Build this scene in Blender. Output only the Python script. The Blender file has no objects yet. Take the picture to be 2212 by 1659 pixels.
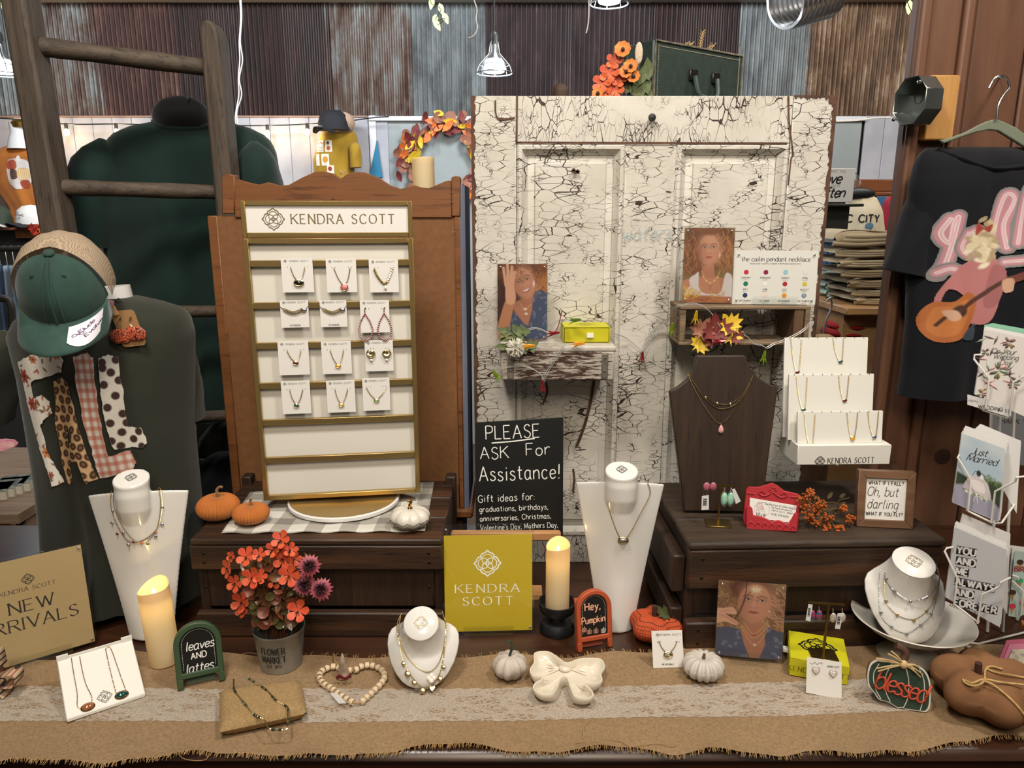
import bpy,bmesh,math,random
import numpy as np
from mathutils import Vector,Matrix
from math import sin,cos,pi,radians as R_,atan2,sqrt
random.seed(7)
SC = bpy.context.scene
COL = SC.collection
# ---------------------------------------------------------------- camera, world, exposure
FPX,PITCH,CZ = 1600.0,R_(13.0),1.65
cam_d = bpy.data.cameras.new('camera'); cam = bpy.data.objects.new('camera',cam_d); COL.objects.link(cam)
cam.location = (0,0,CZ); cam.rotation_euler = (pi/2 - PITCH,0,0)
cam_d.sensor_width = 36; cam_d.lens = 36*FPX/2212; cam_d.clip_start = .02; cam_d.clip_end = 60
SC.camera = cam
SC.view_settings.view_transform = 'Standard'; SC.view_settings.look = 'None'
SC.view_settings.exposure = 0.0; SC.view_settings.gamma = 1.0; SC.view_settings.use_curve_mapping = False
SC.cycles.use_denoising = True
SC.cycles.max_bounces = 8; SC.cycles.transparent_max_bounces = 16; SC.cycles.caustics_reflective = False; SC.cycles.caustics_refractive = False
SC.cycles.sample_clamp_indirect = 4
W = bpy.data.worlds.new('world'); SC.world = W; W.use_nodes = True
W.node_tree.nodes['Background'].inputs[0].default_value = (1,.93,.84,1)
W.node_tree.nodes['Background'].inputs[1].default_value = 0.16
def area(name,loc,size,power,col,aim=None,sy=None):
    d = bpy.data.lights.new(name,'AREA'); d.energy = power; d.color = col; d.size = size
    if sy: d.shape = 'RECTANGLE'; d.size_y = sy
    o = bpy.data.objects.new(name,d); COL.objects.link(o); o.location = loc
    if aim: o.rotation_euler = (Vector(aim) - Vector(loc)).to_track_quat('-Z','Y').to_euler()
    return o
def point(name,loc,r,power,col):
    d = bpy.data.lights.new(name,'POINT'); d.energy = power; d.color = col; d.shadow_soft_size = r
    o = bpy.data.objects.new(name,d); COL.objects.link(o); o.location = loc; return o
WARM = (1,.87,.70); NEUT = (1,.94,.86); COOL = (.86,.92,1)
# ceiling lamps of the shop above and in front of the counter, then lights added further back
area('overhead_light',(-.45,.30,3.3),.30,36,NEUT,(-.2,1.3,1.0))
area('overhead_light',(1.0,.45,3.3),.30,36,NEUT,(.5,1.3,1.0))
area('overhead_light',(.1,-.9,3.0),.9,40,WARM,(.1,1.5,1.2))
area('overhead_light',(1.75,1.9,3.3),.3,26,NEUT,(1.4,2.5,1.2))  # added light, brightens the dim area around the khaki stack
area('overhead_light',(-2.0,3.4,3.4),.5,60,COOL,(-1.8,5.0,2.0))  # this and the next two are added to light the back wall
area('overhead_light',(.3,3.5,3.4),.5,60,COOL,(.3,5.2,2.2))
area('overhead_light',(2.6,3.2,3.4),.5,40,NEUT,(2.4,5.0,2.0))
# ---------------------------------------------------------------- pixel helpers (2212 x 1659)
CAM = Vector((0,0,CZ)); FW = Vector((0,cos(PITCH),-sin(PITCH))); UP = Vector((0,sin(PITCH),cos(PITCH))); RT = Vector((1,0,0))
def ray(px,py): return FW + RT*((px-1106)/FPX) + UP*((829.5-py)/FPX)
def P(px,py,Y): d = ray(px,py); return CAM + d*(Y/d.y)
def G(px,py,z=.9): d = ray(px,py); return CAM + d*((z-CZ)/d.z)
def solve_h(B,yaw,tilt,py):
    U = Vector((-sin(yaw)*sin(tilt),cos(yaw)*sin(tilt),cos(tilt))); D = B-CAM; k = (829.5-py)/FPX
    return (k*D.dot(FW)-D.dot(UP))/(U.dot(UP)-k*U.dot(FW))
def board(xl,yl,xr,yr,z,ytop,tilt=0):
    a,b = G(xl,yl,z),G(xr,yr,z); c = (a+b)/2; yaw = atan2(b.y-a.y,b.x-a.x)
    return c,(b-a).length,solve_h(c,yaw,tilt,ytop),yaw
# ---------------------------------------------------------------- materials
def lin(h):
    if not isinstance(h,str): return tuple(h)[:3]
    c = [int(h[i:i+2],16)/255 for i in (0,2,4)]
    return tuple(x/12.92 if x <= .04045 else ((x+.055)/1.055)**2.4 for x in c)
MATS = {}
def new_mat(name):
    m = bpy.data.materials.new(name); m.use_nodes = True; nt = m.node_tree
    return m,nt,nt.nodes['Principled BSDF']
def nd(nt,t,**kw):
    n = nt.nodes.new(t)
    for k,v in kw.items():
        if k in n.inputs.keys() if isinstance(k,str) else False: n.inputs[k].default_value = v
        else: setattr(n,k,v)
    return n
def coords(nt,scale=(1,1,1),src='Object',rot=(0,0,0)):
    tc = nt.nodes.new('ShaderNodeTexCoord'); mp = nt.nodes.new('ShaderNodeMapping')
    mp.inputs['Scale'].default_value = scale; mp.inputs['Rotation'].default_value = rot
    nt.links.new(tc.outputs[src],mp.inputs[0]); return mp.outputs[0]
def noise(nt,vec,scale,detail=4,rough=.55,dist=0):
    n = nt.nodes.new('ShaderNodeTexNoise'); n.inputs['Scale'].default_value = scale; n.inputs['Detail'].default_value = detail
    n.inputs['Roughness'].default_value = rough; n.inputs['Distortion'].default_value = dist
    if vec is not None: nt.links.new(vec,n.inputs['Vector'])
    return n.outputs[0]
def ramp(nt,fac,stops):
    r = nt.nodes.new('ShaderNodeValToRGB'); e = r.color_ramp.elements
    while len(e) < len(stops): e.new(.5)
    for k,(p,c) in enumerate(stops):
        e[k].position = p; e[k].color = (*lin(c),1) if not isinstance(c,float) else (c,c,c,1)
    nt.links.new(fac,r.inputs[0]); return r.outputs[0]
def mixc(nt,fac,a,b,mode='MIX'):
    m = nt.nodes.new('ShaderNodeMix'); m.data_type = 'RGBA'; m.blend_type = mode
    for s,v in ((0,fac),(6,a),(7,b)):
        if hasattr(v,'is_output') or hasattr(v,'links'): nt.links.new(v,m.inputs[s])
        elif s == 0: m.inputs[0].default_value = v
        else: m.inputs[s].default_value = (*lin(v),1)
    return m.outputs[2]
def mth(nt,op,a,b=None,clamp=False):
    m = nt.nodes.new('ShaderNodeMath'); m.operation = op; m.use_clamp = clamp
    for s,v in ((0,a),(1,b)):
        if v is None: continue
        if hasattr(v,'links'): nt.links.new(v,m.inputs[s])
        else: m.inputs[s].default_value = v
    return m.outputs[0]
def bump(nt,b,h,strength=.3,dist=.001):
    n = nt.nodes.new('ShaderNodeBump'); n.inputs['Strength'].default_value = strength; n.inputs['Distance'].default_value = dist
    nt.links.new(h,n.inputs['Height']); nt.links.new(n.outputs[0],b.inputs['Normal'])
def mat(name,col,rough=.5,metal=0,col2=None,ns=20,st=(1,1,1),bs=0,bd=.001,coat=0,emit=0,spec=None,sheen=0,trans=0,alpha=1,lo=.35,hi=.65,detail=4,emitc=None,ior=None,aniso=0):
    if name in MATS: return MATS[name]
    m,nt,b = new_mat(name); MATS[name] = m
    b.inputs['Base Color'].default_value = (*lin(col),1); b.inputs['Roughness'].default_value = rough; b.inputs['Metallic'].default_value = metal
    if coat: b.inputs['Coat Weight'].default_value = coat; b.inputs['Coat Roughness'].default_value = .08
    if spec is not None: b.inputs['Specular IOR Level'].default_value = spec
    if sheen: b.inputs['Sheen Weight'].default_value = sheen
    if trans: b.inputs['Transmission Weight'].default_value = trans
    if ior: b.inputs['IOR'].default_value = ior
    if aniso: b.inputs['Anisotropic'].default_value = aniso
    if alpha < 1: b.inputs['Alpha'].default_value = alpha
    if emit: b.inputs['Emission Color'].default_value = (*lin(emitc or col),1); b.inputs['Emission Strength'].default_value = emit
    if col2 or bs:
        n = noise(nt,coords(nt,st),ns,detail)
        if col2: nt.links.new(ramp(nt,n,[(lo,col),(hi,col2)]),b.inputs['Base Color'])
        if bs: bump(nt,b,n,bs,bd)
    return m
def acrylic():
    if 'acrylic' in MATS: return MATS['acrylic']
    m,nt,b = new_mat('clear_acrylic'); MATS['acrylic'] = m
    out = nt.nodes['Material Output']; tr = nt.nodes.new('ShaderNodeBsdfTransparent'); gl = nt.nodes.new('ShaderNodeBsdfGlossy'); mx = nt.nodes.new('ShaderNodeMixShader'); fr = nt.nodes.new('ShaderNodeFresnel')
    tr.inputs[0].default_value = (.97,.975,.97,1); gl.inputs['Roughness'].default_value = .04; gl.inputs[0].default_value = (.9,.9,.9,1); fr.inputs[0].default_value = 1.45
    ge = nt.nodes.new('ShaderNodeNewGeometry'); f = mth(nt,'MULTIPLY',fr.outputs[0],mth(nt,'SUBTRACT',1.0,ge.outputs['Backfacing']))
    nt.links.new(f,mx.inputs[0]); nt.links.new(tr.outputs[0],mx.inputs[1]); nt.links.new(gl.outputs[0],mx.inputs[2]); nt.links.new(mx.outputs[0],out.inputs[0])
    return m
def attr_mat(name,rough=.5,coat=0):
    if name in MATS: return MATS[name]
    m,nt,b = new_mat(name); MATS[name] = m
    a = nt.nodes.new('ShaderNodeAttribute'); a.attribute_name = 'Col'
    nt.links.new(a.outputs[0],b.inputs['Base Color']); b.inputs['Roughness'].default_value = rough
    if coat: b.inputs['Coat Weight'].default_value = coat; b.inputs['Coat Roughness'].default_value = .05
    return m
def wood(name,c1,c2,rough=.6,axis='x',sc=1,dark=None,bs=.3,c3=None):
    if name in MATS: return MATS[name]
    m,nt,b = new_mat(name); MATS[name] = m
    st = {'x': (1.2,14,14),'z': (14,14,1.2),'y': (14,1.2,14)}[axis]
    v = coords(nt,tuple(s*sc for s in st))
    n = noise(nt,v,4,6,.6,.6)
    c = ramp(nt,n,[(.32,c1),(.68,c2)])
    n2 = noise(nt,v,14,3,.7)
    if dark: c = mixc(nt,ramp(nt,n2,[(.55,0.0),(.72,1.0)]),c,dark)
    if c3:
        n3 = noise(nt,coords(nt,tuple(s*sc*.5 for s in st)),3,3)
        c = mixc(nt,ramp(nt,n3,[(.56,0.0),(.7,1.0)]),c,c3)
    nt.links.new(c,b.inputs['Base Color']); b.inputs['Roughness'].default_value = rough
    bump(nt,b,n2,bs,.002)
    return m
# ---------------------------------------------------------------- mesh builder
def cr(pts,n=6,closed=False):
    p = [Vector(q) for q in pts]; N = len(p)
    if N < 3: return p
    out = []
    segs = N if closed else N-1
    for i in range(segs):
        a = p[(i-1) % N] if closed or i > 0 else p[0]*2-p[1]
        b,c = p[i],p[(i+1) % N]
        d = p[(i+2) % N] if closed or i+2 < N else p[-1]*2-p[-2]
        for k in range(n):
            t = k/n
            out.append(.5*((2*b)+(c-a)*t+(2*a-5*b+4*c-d)*t*t+(3*b-a-3*c+d)*t*t*t))
    if not closed: out.append(p[-1])
    return out
class MB:
    def __init__(s): s.v = []; s.f = []; s.m = []; s.sm = []; s.cm = 0; s.smooth = True
    def add(s,vs,fs):
        o = len(s.v); s.v += [tuple(v) for v in vs]
        for f in fs: s.f.append(tuple(i+o for i in f)); s.m.append(s.cm); s.sm.append(s.smooth)
        return o
    def box(s,x0,x1,y0,y1,z0,z1):
        s.add([(x,y,z) for z in (z0,z1) for y in (y0,y1) for x in (x0,x1)],[(0,2,3,1),(4,5,7,6),(0,1,5,4),(2,6,7,3),(0,4,6,2),(1,3,7,5)]); return s
    def quad(s,a,b,c,d): s.add([a,b,c,d],[(0,1,2,3)]); return s
    def prism(s,poly,y0,y1,plane='xz'):
        n = len(poly)
        def q(p,y): return (p[0],y,p[1]) if plane == 'xz' else (p[0],p[1],y)
        s.add([q(p,y0) for p in poly]+[q(p,y1) for p in poly],
              [tuple(range(n)),tuple(range(2*n-1,n-1,-1))]+[(i,i+n,(i+1) % n+n,(i+1) % n) for i in range(n)]); return s
    def ringprism(s,outer,inner,y0,y1):
        n = len(outer); A = [(p[0],y,p[1]) for y in (y0,y1) for q in (outer,inner) for p in q]
        fs = []
        for i in range(n):
            j = (i+1) % n
            fs += [(i,j,n+j,n+i),(2*n+i,3*n+i,3*n+j,2*n+j),(i,2*n+i,2*n+j,j),(n+i,n+j,3*n+j,3*n+i)]
        s.add(A,fs); return s
    def tube(s,pts,r,n=6,closed=False,cap=True):
        p = [Vector(q) for q in pts]; N = len(p)
        if N < 2: return s
        rr = r if isinstance(r,(list,tuple)) else [r]*N
        vs = []; nrm = None
        for i in range(N):
            a = p[(i-1) % N] if closed or i > 0 else p[i]; b = p[(i+1) % N] if closed or i < N-1 else p[i]
            t = (b-a); t = t.normalized() if t.length > 1e-9 else Vector((0,0,1))
            if nrm is None: nrm = t.orthogonal().normalized()
            nrm = nrm - t*nrm.dot(t)
            nrm = nrm.normalized() if nrm.length > 1e-6 else t.orthogonal().normalized()
            bi = t.cross(nrm)
            for k in range(n):
                a_ = 2*pi*k/n; vs.append(p[i]+(nrm*cos(a_)+bi*sin(a_))*rr[i])
        fs = []
        for i in range(N if closed else N-1):
            j = (i+1) % N
            for k in range(n): l = (k+1) % n; fs.append((i*n+k,i*n+l,j*n+l,j*n+k))
        if cap and not closed: fs += [tuple(range(n-1,-1,-1)),tuple((N-1)*n+k for k in range(n))]
        s.add(vs,fs); return s
    def lathe(s,prof,n=32,c=(0,0,0),fn=None,cap=(True,True),sx=1,sy=1):
        vs = []; m = len(prof)
        for (r,z) in prof:
            for k in range(n):
                a = 2*pi*k/n; q = r*(fn(a,z) if fn else 1); vs.append((c[0]+q*cos(a)*sx,c[1]+q*sin(a)*sy,c[2]+z))
        fs = [(i*n+k,i*n+(k+1) % n,(i+1)*n+(k+1) % n,(i+1)*n+k) for i in range(m-1) for k in range(n)]
        if cap[0]: fs.append(tuple(range(n-1,-1,-1)))
        if cap[1]: fs.append(tuple((m-1)*n+k for k in range(n)))
        s.add(vs,fs); return s
    def sph(s,c,r,n=10,m=6,rot=None):
        r = r if isinstance(r,(tuple,list)) else (r,r,r); vs = [(0,0,-1)]
        for i in range(1,m):
            t = pi*i/m
            for k in range(n): a = 2*pi*k/n; vs.append((sin(t)*cos(a),sin(t)*sin(a),-cos(t)))
        vs.append((0,0,1)); L = len(vs)-1
        out = []
        for v in vs:
            q = Vector((v[0]*r[0],v[1]*r[1],v[2]*r[2]))
            if rot is not None: q = rot @ q
            out.append(q+Vector(c))
        fs = [(0,1+(k+1) % n,1+k) for k in range(n)]+[(L,L-n+k,L-n+(k+1) % n) for k in range(n)]
        for i in range(m-2):
            for k in range(n): fs.append((1+i*n+k,1+i*n+(k+1) % n,1+(i+1)*n+(k+1) % n,1+(i+1)*n+k))
        s.add(out,fs); return s
    def grid(s,nx,ny,fn,keep=None):
        vs = [fn(i/nx,j/ny) for j in range(ny+1) for i in range(nx+1)]
        s.add(vs,[(j*(nx+1)+i,j*(nx+1)+i+1,(j+1)*(nx+1)+i+1,(j+1)*(nx+1)+i) for j in range(ny) for i in range(nx) if keep is None or keep((i+.5)/nx,(j+.5)/ny)]); return s
    def ribbon(s,pts,w,y=0,nib=None,thin=.3):
        p = [(q[0],q[1]) for q in pts]; N = len(p)
        if N < 2: return s
        s.rc = (getattr(s,'rc',0)+1) % 14; y = y-.000014*s.rc; vs = []
        for i in range(N):
            a = p[max(i-1,0)]; b = p[min(i+1,N-1)]; dx,dz = b[0]-a[0],b[1]-a[1]; L = sqrt(dx*dx+dz*dz) or 1; dx /= L; dz /= L
            ww = w
            if nib is not None: ww = w*(thin+(1-thin)*abs(sin(atan2(dz,dx)-nib)))
            vs += [(p[i][0]-dz*ww/2,y,p[i][1]+dx*ww/2),(p[i][0]+dz*ww/2,y,p[i][1]-dx*ww/2)]
        s.add(vs,[(2*i,2*i+1,2*i+3,2*i+2) for i in range(N-1)]); return s
    def chain(s,pts,r=.0006,step=.0022,n=5):
        p = [Vector(q) for q in pts]; out = [p[0]]; acc = 0
        for a,b in zip(p,p[1:]):
            L = (b-a).length
            while acc+L >= step/2 and L > 1e-9:
                t = (step/2-acc)/L; a = a.lerp(b,t); out.append(a); L = (b-a).length; acc = 0
            acc += L
        s.tube(out,[r*(1.45 if i % 2 else .6) for i in range(len(out))],n); return s
    def map(s,fn,start=0):
        s.v[start:] = [tuple(fn(Vector(v))) for v in s.v[start:]]; return s
    def xf(s,M,start=0): return s.map(lambda v: M @ v,start)
    def mesh(s,name,mats,sharp=35):
        me = bpy.data.meshes.new(name); me.from_pydata(s.v,[],s.f)
        for m in mats: me.materials.append(m)
        me.polygons.foreach_set('material_index',s.m); me.polygons.foreach_set('use_smooth',s.sm)
        if sharp: me.set_sharp_from_angle(angle=R_(sharp))
        me.update(); return me
def obj(name,mb,m,parent=None,label=None,bevel=0,sharp=35,kind=None,seg=1,**kw):
    me = mb if isinstance(mb,bpy.types.Mesh) else mb.mesh(name,m if isinstance(m,(list,tuple)) else [m],sharp)
    o = bpy.data.objects.new(name,me); COL.objects.link(o)
    if parent is not None: o.parent = parent
    if bevel:
        b = o.modifiers.new('bevel','BEVEL'); b.width = bevel; b.segments = seg; b.limit_method = 'ANGLE'; b.angle_limit = R_(40)
    if label: o['label'] = label
    if kind: o['kind'] = kind
    for k,v in kw.items():
        if v is not None: o[k] = v
    return o
def T(name,label,cat,loc=(0,0,0),rz=0,rx=0,group=None,ry=0):
    o = bpy.data.objects.new(name,None); COL.objects.link(o); o.empty_display_size = .02
    o.location = loc; o.rotation_euler = (rx,ry,rz); o['label'] = label; o['category'] = cat
    if group: o['group'] = group
    return o
def fix(o,loc,rz=0,rx=0,ry=0): o.location = loc; o.rotation_euler = (rx,ry,rz); return o
def fuse(mb,mb2): mb.add(mb2.v,mb2.f); return mb
# ---------------------------------------------------------------- stroke lettering
GL = {
'A': ("0,0 3.6,10|3.6,10 7.2,0|1.3,3.6 5.9,3.6",7.4),'B': ("0,0 0,10|~0,10 3,10 5,9 5,6.2 3,5.3 0,5.3|~0,5.3 3.5,5.3 5.8,4 5.8,1.5 3.5,0 0,0",6.2),
'C': ("~7,8.3 5.5,9.7 3.5,10 1.2,8.5 .2,5 1.2,1.5 3.5,0 5.6,.3 7,1.8",7.3),'D': ("0,0 0,10|~0,10 3.2,10 6,8.6 7.2,5 6,1.4 3.2,0 0,0",7.4),
'E': ("0,0 0,10|0,10 5.2,10|0,5.2 4.4,5.2|0,0 5.4,0",5.8),'F': ("0,0 0,10|0,10 5.2,10|0,5.2 4.4,5.2",5.4),
'G': ("~7,8.3 5.5,9.7 3.5,10 1.2,8.5 .2,5 1.2,1.5 3.5,0 5.6,.2 7,1.2|7,1.2 7,4.6|7,4.6 4.6,4.6",7.4),'H': ("0,0 0,10|6.4,0 6.4,10|0,5.2 6.4,5.2",6.6),
'I': ("0,0 0,10",.8),'J': ("~3,10 3,3 2.4,.6 .6,0 -.6,1",3.6),'K': ("0,0 0,10|6.2,10 0,4.4|2,6.2 6.8,0",6.8),'L': ("0,0 0,10|0,0 5.2,0",5.4),
'M': ("0,0 .6,10|.6,10 4.2,1|4.2,1 7.8,10|7.8,10 8.4,0",8.6),'N': ("0,0 0,10|0,10 6.6,0|6.6,0 6.6,10",6.8),
'O': ("~4,10 6.9,8.5 7.9,5 6.9,1.5 4,0 1.1,1.5 .1,5 1.1,8.5 4,10",8),'P': ("0,0 0,10|~0,10 3.2,10 5.4,9 5.4,5.9 3.2,4.8 0,4.8",5.8),
'Q': ("~4,10 6.9,8.5 7.9,5 6.9,1.5 4,0 1.1,1.5 .1,5 1.1,8.5 4,10|5,2.5 8,-.8",8),'R': ("0,0 0,10|~0,10 3.2,10 5.4,9 5.4,6.2 3.2,5.2 0,5.2|2.8,5.2 6.6,0",6.6),
'S': ("~5,8.6 3.6,9.9 1.8,9.7 .5,8 1,6.2 3,5.1 5,3.8 5.3,1.8 3.8,.1 1.6,.1 .2,1.6",5.6),'T': ("3.4,0 3.4,10|0,10 6.8,10",6.8),
'U': ("~0,10 0,3.5 1,.8 3.2,0 5.4,.8 6.4,3.5 6.4,10",6.6),'V': ("0,10 3.6,0|3.6,0 7.2,10",7.2),'W': ("0,10 2.7,0|2.7,0 5,9|5,9 7.3,0|7.3,0 10,10",10),
'X': ("0,10 6.4,0|6.4,10 0,0",6.6),'Y': ("0,10 3.2,5|6.4,10 3.2,5|3.2,5 3.2,0",6.4),'Z': ("0,10 6,10|6,10 0,0|0,0 6,0",6.2),
'a': ("~4.8,5.2 3.6,6.3 1.8,6.2 .4,4.6 .3,2.2 1.4,.1 3.2,.2 4.8,2.2|~4.8,6.2 4.7,2 5.2,.2 6,.3",5.8),'b': ("0,10 0,0|~0,4.5 1.5,6.2 3.5,6.2 5,4.3 4.8,1.6 3.3,0 1.4,.1 0,1.5",5.2),
'c': ("~4.6,5.3 3.4,6.3 1.5,6 .3,4 .5,1.5 2,0 3.6,.1 4.8,1.2",5),'d': ("5,10 5,0|~5,4.5 3.5,6.3 1.5,6.2 .2,4 .3,1.8 1.6,0 3.5,.1 5,1.7",5.4),
'e': ("~.5,3.2 4.7,3.6 4.4,5.5 2.8,6.3 1,5.5 .3,3.2 1,.8 2.8,0 4.9,1.2",5.1),'f': ("~4.5,9.2 3.3,10 2.1,9 1.9,6 1.9,0|.2,6.2 4,6.2",4.2),
'g': ("~4.8,5 3.5,6.3 1.5,6.2 .3,4 .5,1.8 2,.2 3.8,.6 4.8,2.2|~4.8,6.3 4.8,-1.5 3.9,-3.4 2,-3.5 .5,-2.5",5.2),'h': ("0,10 0,0|~0,4.2 1.8,6.2 3.8,6 4.6,4 4.6,0",5),
'i': ("1,6.3 1,0|.9,8.3 1.1,9",2),'j': ("~2,6.3 2,-1.5 1,-3.3 -.5,-3|1.9,8.3 2.1,9",2.8),'k': ("0,10 0,0|4.4,6.3 0,2.5|1.5,3.7 4.8,0",4.9),'l': ("~.8,10 .7,3 1,.5 1.8,.1",2),
'm': ("0,6.3 0,0|~0,4.4 1.5,6.2 3,5.8 3.3,4 3.3,0|~3.3,4.4 4.9,6.2 6.3,5.8 6.7,4 6.7,0",7.1),'n': ("0,6.3 0,0|~0,4.2 1.8,6.2 3.8,6 4.6,4 4.6,0",5),
'o': ("~2.7,6.3 4.6,5.3 5.2,3.1 4.4,.8 2.7,0 .9,.8 .2,3.1 .9,5.4 2.7,6.3",5.4),'p': ("0,6.3 0,-3.5|~0,4.5 1.5,6.2 3.5,6.2 5,4.3 4.8,1.6 3.3,0 1.4,.1 0,1.5",5.2),
'q': ("4.8,6.3 4.8,-3.5|~4.8,5 3.5,6.3 1.5,6.2 .3,4 .5,1.8 2,.2 3.8,.6 4.8,2.2",5.2),'r': ("0,6.3 0,0|~0,3.8 1.4,5.9 3,6.3 3.8,5.8",3.8),
's': ("~4.1,5.3 2.8,6.3 1.1,6 .6,4.6 2.2,3.4 4,2.4 4.2,1 2.8,0 1.1,.1 0,1.2",4.5),'t': ("~1.8,9 1.8,1.6 2.5,.2 4,.3|.2,6.3 3.9,6.3",4.2),
'u': ("~0,6.3 0,2.2 1,.2 2.8,.1 4.5,1.6|~4.5,6.3 4.5,1 5.2,.1",5.2),'v': ("0,6.3 2.4,0|2.4,0 4.8,6.3",4.9),'w': ("0,6.3 1.8,0|1.8,0 3.5,5.8|3.5,5.8 5.2,0|5.2,0 7,6.3",7.1),
'x': ("0,6.3 4.5,0|4.5,6.3 0,0",4.7),'y': ("0,6.3 2.5,.3|~4.9,6.3 2.4,-.2 1.2,-3 -.4,-3.5",4.9),'z': ("0,6.3 4.4,6.3|4.4,6.3 0,0|0,0 4.5,0",4.7),
'0': ("~3,10 5.2,8 5.6,5 5.2,2 3,0 .8,2 .4,5 .8,8 3,10",6),'1': ("1,8.2 2.8,10|2.8,10 2.8,0",4.2),'2': ("~.4,8 1.6,9.8 4,9.8 5.2,7.6 4,5 0,0|0,0 5.5,0",5.8),
'3': ("~.5,8.8 2.4,10 4.8,9 4.6,6.3 2.4,5.4|~2.4,5.4 5,4.6 5.3,1.8 3,0 .3,1.2",5.6),'4': ("4,0 4,10|4,10 0,3|0,3 5.6,3",5.8),'5': ("5,10 1,10|1,10 .6,5.6|~.6,5.6 3.4,6.2 5.2,4.2 4.8,1.2 2.6,0 .3,1",5.6),
'6': ("~4.8,9.6 2.4,9 .6,5.5 .5,2.3 2.5,0 4.8,1 5.2,3.8 3.2,5.7 .8,4.5",5.6),'7': ("0,10 5.4,10|5.4,10 1.8,0",5.4),'8': ("~3,5.4 .9,6.6 .9,8.9 3,10 5.1,8.9 5.1,6.6 3,5.4 .5,4 .5,1.3 3,0 5.5,1.3 5.5,4 3,5.4",6),
'9': ("~.8,.4 3.2,1 5,4.5 5.1,7.7 3.1,10 .8,9 .4,6.2 2.4,4.3 4.8,5.5",5.6),'.': ("0,0 .5,.3",.9),',': ("~.6,.8 .6,-.6 -.2,-1.8",1.2),'!': ("1.2,10 .8,3|.6,.6 .8,0",1.8),'?': ("~.4,8.2 1.6,9.9 4,9.6 4.6,7.6 2.6,5.2 2.4,3|2.4,.6 2.6,0",5),
"'": ("0,10 -.2,7.8",.6),':': ("0,5 .3,4.4|0,1 .3,.4",1),'-': ("0,4.5 3,4.5",3.2),'&': ("~6,0 1.4,6.6 1.4,9 3,10 4.4,8.6 3.6,6.4 .6,3.4 .6,1 2.4,0 4.6,1 6.2,4.4",6.6),'(': ("~2,11 .4,8 .2,4 1,0 2,-2",2.2),')': ("~0,11 1.6,8 1.8,4 1,0 0,-2",2.2),'$': ("~5,8.6 3.6,9.9 1.8,9.7 .5,8 1,6.2 3,5.1 5,3.8 5.3,1.8 3.8,.1 1.6,.1 .2,1.6|2.8,11.5 2.8,-1.5",5.6),' ': ("",3.2)}
def text_w(s,k,sp): return sum(GL.get(c,GL['o'])[1]+sp for c in s)*k - sp*k
def text(mb,s,h,x,z,y=-.0004,align='c',w=1.0,nib=None,thin=.3,serif=0,slant=0,sp=2.2,n=4,rot=0,sx=1,wob=0):
    k = h/10; tw = text_w(s,k,sp)*sx; ox = {'c': -tw/2,'l': 0,'r': -tw}[align]; cx = 0
    for ch in s:
        g,adv = GL.get(ch,GL['o'])
        dz = random.uniform(-wob,wob); 
        for st in g.split('|'):
            if not st: continue
            sm = st[0] == '~'; pts = [tuple(map(float,q.split(','))) for q in st.lstrip('~').split()]
            def tr(q): 
                xx = ox+((cx+q[0]+slant*q[1])*k)*sx; zz = (q[1]+dz)*k
                return (x+xx*cos(rot)-zz*sin(rot),z+xx*sin(rot)+zz*cos(rot))
            if sm: pts = [(q.x,q.y) for q in cr([(a,b,0) for a,b in pts],n)]
            mb.ribbon([tr(q) for q in pts],w*k,y,nib,thin)
            if serif and not sm:
                for e,o_ in ((pts[0],pts[-1]),(pts[-1],pts[0])):
                    if abs(e[1]-round(e[1]/10)*10) < .05 and abs(o_[1]-e[1]) > 3:
                        mb.ribbon([tr((e[0]-serif,e[1])),tr((e[0]+serif,e[1]))],w*k*.38,y)
        cx += adv+sp
    return tw
def logo(mb,cx,cz,R,y=-.0004,w=.05,n=6,thinin=1):
    lobe = [(-.46,.44),(-.49,.6),(-.36,.76),(-.14,.85),(0,1.02),(.14,.85),(.36,.76),(.49,.6),(.46,.44)]
    for q in range(4):
        a = q*pi/2
        def rt(p): return (cx+R*(p[0]*cos(a)-p[1]*sin(a)),cz+R*(p[0]*sin(a)+p[1]*cos(a)))
        L1 = cr([(p[0],p[1],0) for p in lobe[:5]],max(2,n//2)); L2 = cr([(p[0],p[1],0) for p in lobe[4:]],max(2,n//2))
        for L in (L1,L2): mb.ribbon([rt(p) for p in L],R*w*1.5,y)
        c = [rt((.40*cos(t*2*pi/(3*n)),.30+.40*sin(t*2*pi/(3*n)))) for t in range(3*n+1)]
        mb.ribbon(c,R*w*thinin,y)
    return mb
SER = dict(w=1.25,nib=R_(15),thin=.28,serif=1.0)
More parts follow.
